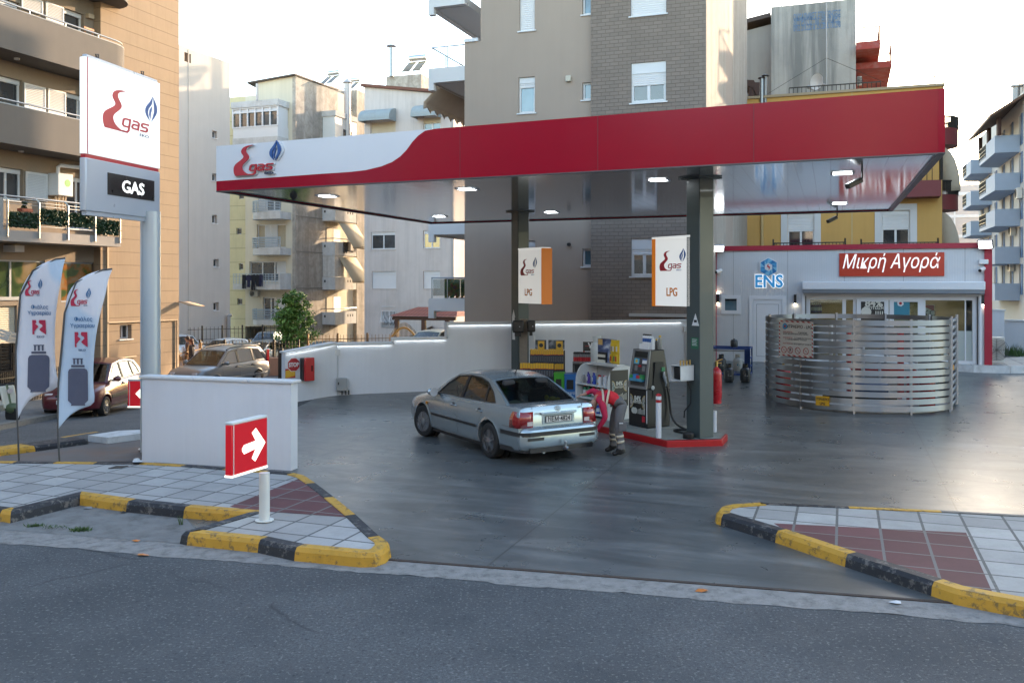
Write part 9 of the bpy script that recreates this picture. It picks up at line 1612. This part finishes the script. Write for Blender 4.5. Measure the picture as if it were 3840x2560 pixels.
mb=MB();mb.pbox(tp_,s0_+.15,s1_-.15,ze_-.22,ze_-.02,.3,.45);mb.build('beam',DWD,o)
for x in(465,755,1010):s=tp_.st(fA8(x,1300))[0];MB().pbox(tp_,s-.11,s+.11,-2,ze_-.22,.28,.46).build('post',DWD,o)
# ================================================================ tree
random.seed(11);tb=at(fF(930,1200),54);tb.z=-2.2;o=thing('tree','young leafy green tree with loose crown in front of the cream block','tree',tb);BARK=pm('bark',(.10,.075,.05),.9,var=.3,scale=12,bump=.5);cz=lambda y:at(fF(930,y),54).z;mb=MB();mb.tube([tb,tb+UP*1.5+Vector((.05,0,0)),Vector((tb.x-.1,tb.y,cz(1000))),Vector((tb.x-.2,tb.y,cz(850)))],[.12,.1,.06,.02],8);LIMB=[]
for k in range(22):
 h_=random.uniform(.05,.95);z0=tb.z+1.0+(cz(830)-tb.z-1.0)*h_;a=random.uniform(0,6.28);l=(1.12-.8*h_)*random.uniform(.7,1.1);p0=Vector((tb.x-.15*h_,tb.y,z0));p1=p0+Vector((math.cos(a)*l*.6,math.sin(a)*l*.6,l*.45));p2=p1+Vector((math.cos(a)*l*.35,math.sin(a)*l*.35,l*.5));mb.tube([p0,p1,p2],[.035,.02,.008],5);LIMB.append((p0,p1,p2))
LIMB+=[(Vector((tb.x-.2,tb.y,cz(960))),Vector((tb.x-.35,tb.y,cz(880))),Vector((tb.x-.42,tb.y,cz(825)))),(Vector((tb.x+.3,tb.y,cz(1000))),Vector((tb.x+.55,tb.y,cz(920))),Vector((tb.x+.65,tb.y,cz(860)))),(Vector((tb.x+.5,tb.y,cz(1050))),Vector((tb.x+.8,tb.y,cz(980))),Vector((tb.x+.9,tb.y,cz(940)))),(Vector((tb.x-.5,tb.y,cz(1080))),Vector((tb.x-.7,tb.y,cz(980))),Vector((tb.x-.7,tb.y,cz(900))))]
mb.build('trunk',BARK,o);t=NT('maple_leaves');oi=t.noise(t.geo(),2.6,2);t.set(Base_Color=t.ramp(oi,[(.35,(.035,.085,.016)),(.5,(.065,.145,.025)),(.66,(.12,.22,.04))]),Roughness=.55,Specular_IOR_Level=.3,Transmission_Weight=0.0);LEAF=t.m;cr=MB()
for p0,p1,p2 in LIMB:
 for _ in range(12):
  k=random.random()**.7;c=p0.lerp(p1,k*2)if k<.5 else p1.lerp(p2,k*2-1);c=c+Vector((random.gauss(0,.2),random.gauss(0,.2),random.gauss(0,.15)));rr=random.uniform(.14,.34)
  for _ in range(26):
   d=Vector((random.gauss(0,1),random.gauss(0,1),random.gauss(0,1))).normalized()*rr*random.random()**.4;p=c+d;n=(d.normalized()+Vector((random.gauss(0,.6),random.gauss(0,.6),.6+random.gauss(0,.4)))).normalized();a=n.orthogonal().normalized();a=(Matrix.Rotation(random.uniform(0,6.28),3,n)@a)*random.uniform(.06,.10);b=n.cross(a)*.75;cr.add([p-a,p+b*.8-n*.015,p+a,p-b*.8-n*.015],[(0,1,2,3)])
cr.build('crown',LEAF,o,smooth=False)
# ================================================================ blocks across the road (they stand behind the viewer and show in the red fascia and the steel slats)
AX=Pl(E(60,-19.0),(-ed.x,-ed.y))
for(s0_,s1_,h_,col,lb)in((0,41,14.0,(.17,.17,.172),'mid grey apartment block across the road, showing only as a reflection'),(43,74,11.5,(.19,.19,.19),'low grey block with white stair tower across the road, showing only as a reflection'),(76,122,16.0,(.14,.14,.145),'tall grey block across the road, showing only as a reflection')):
 o=thing('apartment_building',lb,'building',AX.p((s0_+s1_)/2,0));wr=[]
 if s0_==43:MB().pbox(AX,57.0,61.0,0,18,.01,1.6).build('stair_tower',pm('across_white',(.82,.80,.76),.8),o)  # added unseen tower, meant to throw a bright stripe onto the steel slats
 z=1.2
 while z+2<h_:
  s=s0_+1.5
  while s+2<s1_:wr.append((s,s+1.7,z,z+1.6));s+=3.6
  z+=3.1
 mb=MB();block(mb,AX,s0_,s1_,-.2,h_,10,front=wr,rev=.2);mb.build('wall',pm('across_%d'%s0_,col,.9,var=.1,scale=.4),o);mb=MB();m2=MB()
 for r in wr:m2.quad(*[AX.p(s,z_,-.16)for s,z_ in((r[0],r[2]),(r[1],r[2]),(r[1],r[3]),(r[0],r[3]))])
 m2.build('window',GLD,o);z=3.2
 while z<h_-1:MB().pbox(AX,s0_+4,s1_-5,z,z+1.0,.0,1.2).build('balcony',WPL,o);z+=3.1
 # ================================================================ people
SKIN=pm('skin',(.36,.20,.14),.55,var=.08,scale=20);HAIR=pm('brown_hair',(.028,.016,.010),.6,var=.3,scale=40)
def person(label,bones,mats,pick,loc=(0,0,0),rz=0.0,sc=1.0,group=None,hair=None,name='person',sub=2):
 """one continuous skinned body; bones: {joint: (x, y, z, radius, parent)}; pick(p, joint) -> material index"""
 o=thing(name,label,'person',loc,group,rz,False);o.scale=(sc,)*3
 bm=bmesh.new();lay=bm.verts.layers.skin.verify();V={}
 for k,(x,y,z,r,par)in bones.items():
  v=bm.verts.new((x,y,z));V[k]=v;v[lay].radius=(r,r)if not isinstance(r,tuple)else r;v[lay].use_root=par is None
 for k,(x,y,z,r,par)in bones.items():
  if par:bm.edges.new((V[par],V[k]))
 me=bpy.data.meshes.new('skel');bm.to_mesh(me);bm.free();t_=bpy.data.objects.new('skel',me);COL.objects.link(t_);m=t_.modifiers.new('skin','SKIN');m.use_smooth_shade=True;q=t_.modifiers.new('sub','SUBSURF');q.levels=sub;q.render_levels=sub
 dg=bpy.context.evaluated_depsgraph_get();bmsh=bpy.data.meshes.new_from_object(t_.evaluated_get(dg));bpy.data.objects.remove(t_)
 bmsh.materials.clear();[bmsh.materials.append(m_)for m_ in mats]
 seg=[(Vector(bones[p][:3]),Vector(b[:3]),k)for k,b in bones.items()for p in[b[4]]if p]
 for f in bmsh.polygons:
  c=f.center;best=None
  for a,b,k in seg:
   ab=b-a;t=max(0,min(1,(c-a).dot(ab)/max(1e-9,ab.length_squared)));d=(c-(a+ab*t)).length/(1 if bones[k][3]is None else 1)
   if best is None or d<best[0]:best=(d,k,t)
  f.material_index=pick(c,best[1],best[2]);f.use_smooth=True
 bo=bpy.data.objects.new('body',bmsh);COL.objects.link(bo);bo.parent=o;OFF[bo.name]=Vector((0,0,0));return o,bo
def hand(B,pre,wrist,tip,side,curl,par,r=.011):
 """five finger chains from the wrist towards tip"""
 w_,t=Vector(wrist),Vector(tip);d=(t-w_).normalized();sd=Vector(side).normalized();cu=Vector(curl).normalized();palm=w_+d*.075
 B[pre+'palm']=(*palm,(.036,.022),par)
 for i,(o_,l)in enumerate(((-.030,.070),(-.010,.082),(.010,.078),(.029,.062))):
  a=palm+sd*o_+d*.02;b=a+d*l*.5+cu*.012;c=b+d*l*.42+cu*.03;B[pre+'f%da'%i]=(*a,.012,pre+'palm');B[pre+'f%db'%i]=(*b,.0095,pre+'f%da'%i);B[pre+'f%dc'%i]=(*c,.0075,pre+'f%db'%i)
 a=w_+d*.03-sd*.035;b=a+d*.04-sd*.022+cu*.012;B[pre+'ta']=(*a,.013,par);B[pre+'tb']=(*b,.010,pre+'ta')
fo=Vector((1.90,16.62,.012))
B=dict(pelvis=(.085,0,.94,.135,None),waist=(-.03,.015,1.02,.135,'pelvis'),chest=(-.16,.03,1.045,.150,'waist'),upper=(-.275,.035,1.04,.125,'chest'),neck=(-.36,.03,.985,.055,'upper'),head1=(-.405,.03,.925,.078,'neck'),head2=(-.435,.03,.855,.082,'head1'),head3=(-.45,.03,.80,.06,'head2'),rsh=(-.285,.19,1.075,.075,'upper'),rel=(-.40,.30,1.135,.056,'rsh'),rwr=(-.52,.30,1.065,.034,'rel'),lsh=(-.265,-.145,.985,.075,'upper'),lel=(-.205,-.20,.70,.055,'lsh'),lfo=(-.29,-.17,.565,.046,'lel'),lwr=(-.375,-.15,.455,.034,'lfo'),lhip=(.10,-.095,.90,.118,'pelvis'),lthi=(.06,-.115,.72,.10,'lhip'),lkn=(.035,-.12,.50,.080,'lthi'),lca=(.065,-.125,.30,.075,'lkn'),lan=(.10,-.13,.10,.062,'lca'),lhe=(.125,-.13,.045,.046,'lan'),lba=(.01,-.14,.045,.046,'lan'),lto=(-.075,-.145,.035,.036,'lba'),rhip=(.09,.10,.90,.115,'pelvis'),rthi=(.01,.13,.71,.098,'rhip'),rkn=(-.03,.16,.49,.078,'rthi'),rca=(-.02,.20,.30,.072,'rkn'),ran=(-.01,.235,.11,.060,'rca'),rhe=(.02,.24,.045,.045,'ran'),rba=(-.10,.235,.045,.046,'ran'),rto=(-.175,.23,.035,.036,'rba'))
hand(B,'r',(-.52,.30,1.065),(-.66,.27,1.045),(.2,1,0),(-.2,0,-.6),'rwr');hand(B,'l',(-.375,-.15,.455),(-.46,-.12,.335),(.5,.8,-.3),(-.5,.6,-.2),'lwr')
VEST=pm('red_vest',(.52,.014,.024),.75,var=.14,scale=14,bump=.3,bs=30);SLV=pm('crimson_sleeve',(.40,.010,.05),.8,var=.14,scale=14,bump=.3,bs=30);TRO=pm('grey_work_trousers',(.12,.117,.12),.85,var=.2,scale=10,bump=.35,bs=40);REF=pm('reflective_band',(.48,.42,.32),.4,var=.1);SHOE=pm('black_work_shoe',(.010,.010,.010),.5,var=.3)
def pick(c,k,t):
 if k[0]in 'rl' and(k[1:2]=='f' and k[2:3].isdigit()or k[1:]in('palm','ta','tb')):return 0
 if k in('head2','head3','head1','neck'):return 0
 if k in('lhe','lba','lto','rhe','rba','rto')or(k in('lan','ran')and c.z<.12):return 5
 if k in('lhip','rhip','lthi','rthi','lkn','rkn','lca','rca','lan','ran'):
  return 3
 if k in('rsh','lsh'):return 2 if t>.55 else 1
 if k in('rel','rwr','lel','lfo','lwr'):return 2
 if c.x>.045 or(c.x>-.0 and c.z<.93):return 3
 return 1
wk,wb_=person('person in red vest and grey work trousers bending over behind the silver car',B,[SKIN,VEST,SLV,TRO,REF,SHOE],pick,fo,sub=3)
def band(a,b,t0,t1,rmax,name='reflective_band',mat=None):
 """ring of tape round the body between shares t0 and t1 of the bone a -> b"""
 a,b=Vector(B[a][:3]),Vector(B[b][:3]);d=(b-a);L=d.length;d=d/L;x=d.orthogonal().normalized();y=d.cross(x);n=20;mb=MB();rows=[]
 for t in(t0,(t0+t1)/2,t1):
  c=a+d*L*t;rr=[.02]*n
  for v in wb_.data.vertices:
   q=Vector(v.co)-c;h=q.dot(d);q=q-d*h
   if abs(h)<.035 and q.length<rmax:k=int((math.atan2(q.dot(y),q.dot(x))/(2*math.pi)*n)%n);rr[k]=max(rr[k],q.length)
  m_=sorted(rr)[n//2];rr=[max(r_,m_*.8)for r_ in rr];rr=[(rr[k-1]+rr[k]*2+rr[(k+1)%n])/4+.006 for k in range(n)];rows.append([c+(x*math.cos(2*math.pi*(k+.5)/n)+y*math.sin(2*math.pi*(k+.5)/n))*rr[k]for k in range(n)])
 for r0,r1 in zip(rows,rows[1:]):
  for k in range(n):mb.quad(r0[k],r0[(k+1)%n],r1[(k+1)%n],r1[k])
 return mb.build(name,mat or REF,wk,solid=.004)
for sd in 'lr':band(sd+'kn',sd+'ca',.62,.84,.13);band(sd+'ca',sd+'an',.12,.34,.13)
band('waist','chest',.72,1.0,.24);band('chest','upper',.5,.82,.24)
mb=MB();mb.ball((-.452,.03,.865),.094,18,(.92,.95,1.0));h_=mb.build('hair',HAIR,wk);
for v in h_.data.vertices:
 if v.co.x>-.415:v.co.x=-.415+(v.co.x+.415)*.25
mb=MB();mb.tube([(-.395,.03,.842),(-.372,.03,.850),(-.39,.03,.868)],[.012,.014,.008],6);[mb.ball((-.40,.03+y,.885),.011,8)for y in(-.032,.032)];mb.box(-.392,-.385,.005,.055,.812,.818);mb.build('face',pm('face_detail',(.25,.12,.09),.55),wk);mb=MB();[mb.ball((-.425,.03+y,.875),.022,8,(.7,.3,1.2))for y in(-.09,.09)];mb.build('ear',SKIN,wk)
mb=MB();mb.hexa([(.03,-.225,.44),(.17,-.22,.46),(.17,-.20,.46),(.03,-.20,.44)],[(.03,-.235,.62),(.19,-.225,.63),(.19,-.19,.63),(.03,-.19,.62)]);mb.build('cargo_pocket',TRO,wk,bevel=.015);mb=MB();mb.box(.04,.11,-.239,-.234,.595,.612);mb.build('patch',SIGW,wk)
# two pedestrians beyond the off-road car
def walker(label,loc,rz,top,hairm,scl=1.0,longh=True):
 B=dict(pelvis=(0,0,.95,.13,None),waist=(0,0,1.08,.12,'pelvis'),chest=(.02,0,1.28,.14,'waist'),upper=(.02,0,1.40,.11,'chest'),neck=(.04,0,1.48,.05,'upper'),head1=(.06,0,1.56,.075,'neck'),head2=(.07,0,1.63,.085,'head1'),head3=(.06,0,1.70,.06,'head2'),lsh=(.02,.17,1.39,.07,'upper'),lel=(-.05,.24,1.12,.055,'lsh'),lwr=(.08,.25,.92,.035,'lel'),lh=(.13,.25,.84,.03,'lwr'),rsh=(.02,-.17,1.39,.07,'upper'),rel=(.0,-.24,1.12,.055,'rsh'),rwr=(.18,-.20,1.0,.035,'rel'),rh=(.26,-.19,.99,.03,'rwr'),lhip=(0,.09,.90,.11,'pelvis'),lkn=(.16,.09,.50,.075,'lhip'),lan=(.12,.09,.09,.05,'lkn'),lto=(.26,.09,.04,.04,'lan'),rhip=(0,-.09,.90,.11,'pelvis'),rkn=(-.04,-.09,.48,.075,'rhip'),ran=(-.24,-.09,.12,.05,'rkn'),rto=(-.12,-.09,.04,.04,'ran'))
 def pk(c,k,t):
  if k in('neck','head1','head2','head3','lh','rh'):return 0
  if k in('lto','rto'):return 3
  if k in('lhip','rhip','lkn','rkn','lan','ran'):return 2
  return 1
 o,b=person(label,B,[SKIN,top,pm('dark_jeans',(.02,.025,.04),.9),SHOE],pk,loc,rz,scl);mb=MB();mb.ball((.035,0,1.66),.105,14,(1,.95,1.0));
 if longh:mb.ball((-.03,0,1.52),.085,12,(.7,1.05,1.5))
 mb.build('hair',hairm,o);mb=MB();mb.tube([(.14,0,1.66),(.172,0,1.63),(.15,0,1.615)],[.01,.014,.01],6);mb.build('nose',SKIN,o);mb=MB();mb.ball((-.07,0,1.42),.1,12,(.7,1.2,.6));mb.build('hood',top,o);return o
for(x,y,Y,lb,tp_c,hm)in((1205,338,41,'person with auburn hair in dark hooded jacket walking past the gold lit railing',pm('dark_jacket',(.02,.016,.018),.8,var=.2),pm('auburn_hair',(.07,.022,.012),.6)),(1165,312,41.8,'person in dark top walking on the far side of the auburn haired person',pm('plum_top',(.05,.03,.035),.8,var=.2),HAIR)):
 p=at(fA3(x,y),Y);walker(lb,Vector((p.x,p.y,p.z-1.76)),math.pi+R(10),tp_c,hm)
 # driver of the silver car
B=dict(pelvis=(.12,.36,.74,.13,None),waist=(.06,.36,.84,.12,'pelvis'),chest=(-.0,.36,.97,.14,'waist'),upper=(-.03,.36,1.06,.10,'chest'),neck=(-.02,.36,1.12,.05,'upper'),head1=(.0,.36,1.19,.072,'neck'),head2=(.01,.36,1.255,.08,'head1'),head3=(.0,.36,1.30,.05,'head2'),lsh=(-.02,.53,1.04,.065,'upper'),lel=(.2,.58,.90,.05,'lsh'),lwr=(.44,.50,1.0,.035,'lel'),rsh=(-.02,.19,1.04,.065,'upper'),rel=(.18,.14,.88,.05,'rsh'),rwr=(.42,.24,.96,.035,'rel'),lhip=(.2,.45,.72,.09,'pelvis'),lkn=(.58,.46,.72,.07,'lhip'),rhip=(.2,.27,.72,.09,'pelvis'),rkn=(.58,.27,.72,.07,'rhip'))
hand(B,'l',(.44,.50,1.0),(.50,.48,1.08),(0,1,0),(.6,-.4,-.2),'lwr');hand(B,'r',(.42,.24,.96),(.50,.26,1.02),(0,1,0),(.6,.4,-.2),'rwr')
def pk(c,k,t):
 if k in('neck','head1','head2','head3')or k[0]in 'rl' and(k[1:]in('wr','palm','ta','tb')or k[1:2]=='f'):return 0
 return 2 if k in('lhip','rhip','lkn','rkn')else 1
dv,_=person('person in blue shirt sitting at the wheel of the silver car',B,[SKIN,pm('blue_shirt',(.03,.08,.25),.8),pm('dark_jeans',(.02,.025,.04),.9)],pk,C1.location,A_SED);mb=MB();mb.ball((-.015,.36,1.28),.09,12,(.95,.9,.95));mb.build('hair',HAIR,dv)
mb=MB();ax=Vector((-.85,0,.5)).normalized();c=Vector((.50,.36,.99));x=Vector((0,1,0));y=ax.cross(x);mb.tube([c+(x*math.cos(a)+y*math.sin(a))*.18 for a in[R(k*15)for k in range(25)]],.014,6);mb.bar(c-x*.17,c+x*.17,.03);mb.bar(c,c-ax*.2,.04);mb.build('steering_wheel',CDK,C1)
# ================================================================ small things on the ground
random.seed(5)
for i,(x,y,lb)in enumerate(((210,648,'leftmost weed tuft growing along the edge of the parking bay'),(308,656,'sparse weed tuft in the joint beside the parking bay'),(476,674,'thickest weed tuft beside the parking bay'),(1066,640,'single tall grass stalk by the black kerb end'))):
 p=atz(fJ(x,y),.0);mb=MB();n=(120,60,180,9)[i];sp_=(.05,.07,.06,.015)[i];hh=(.05,.035,.06,.16)[i]
 for _ in range(n):q=p+Vector((random.gauss(0,sp_),random.gauss(0,sp_*.6),0));d=Vector((random.gauss(0,.03),random.gauss(0,.03),hh*random.uniform(.4,1)));x_=Vector((random.uniform(-1,1),random.uniform(-1,1),0)).normalized()*.009;mb.add([q-x_,q+x_,q+d],[(0,1,2)])
 tag(mb.build('weed',GRS,base=p,smooth=False),lb,'weed','weeds along the parking bay')
for i,(f_,x,y,mt,lb,z_)in enumerate(((fJ,800,735,'orange','orange scrap of litter near the parking bay',.006),(fJ,840,818,'orange','orange leaf like scrap on the asphalt',.003),(fJ,512,541,'grey','crumpled grey wrapper in the parking bay',.012),(fJ,1310,766,'white','pale paper scrap below the yellow kerb',.008),(fK,1443,908,'white','small crushed blue and white packet beside the gutter joint',.01),(fK,70,825,'orange','brown scrap on the gutter strip',.008),(fJ,725,566,'black','dark leaf lying in the parking bay',.01))):
 p=atz(f_(x,y),z_);mb=MB();a=random.uniform(0,3);pts=[p+Vector((math.cos(a+k*1.05)*random.uniform(.04,.09),math.sin(a+k*1.05)*random.uniform(.03,.05),random.uniform(0,.02)))for k in range(6)];c=p+UP*.025
 for k in range(6):mb.add([pts[k],pts[(k+1)%6],c],[(0,1,2)])
 tag(mb.build('litter',PAL[mt],base=p,smooth=False),lb,'litter')
p=[J(635,306),J(715,302),J(755,290),J(680,292)];mb=MB();mb.prism([q_-UP*.004 for q_ in p],UP*.006);a_=tag(mb.build('drain_grate',pm('cast_iron',(.06,.055,.05),.7,.3,var=.4,scale=30),base=p[0]),'dark metal drain grate set in the grey pavement slabs','drain grate')
c=p[0];q=J(640,262);mb=MB();mb.lathe(atz(fJ(803,262),.15),[(.05,0),(.05,.03),(.03,.04)],12);mb.hexa([atz(fJ(x,y),.16)for x,y in((780,270),(838,268),(838,258),(780,260))],[atz(fJ(x,y),.19)for x,y in((780,270),(838,268),(838,258),(780,260))]);tag(mb.build('anchor_plate',M_KW,base=atz(fJ(803,262),.15)),'small white anchor plate with bolt at the foot of the low wall','anchor plate')
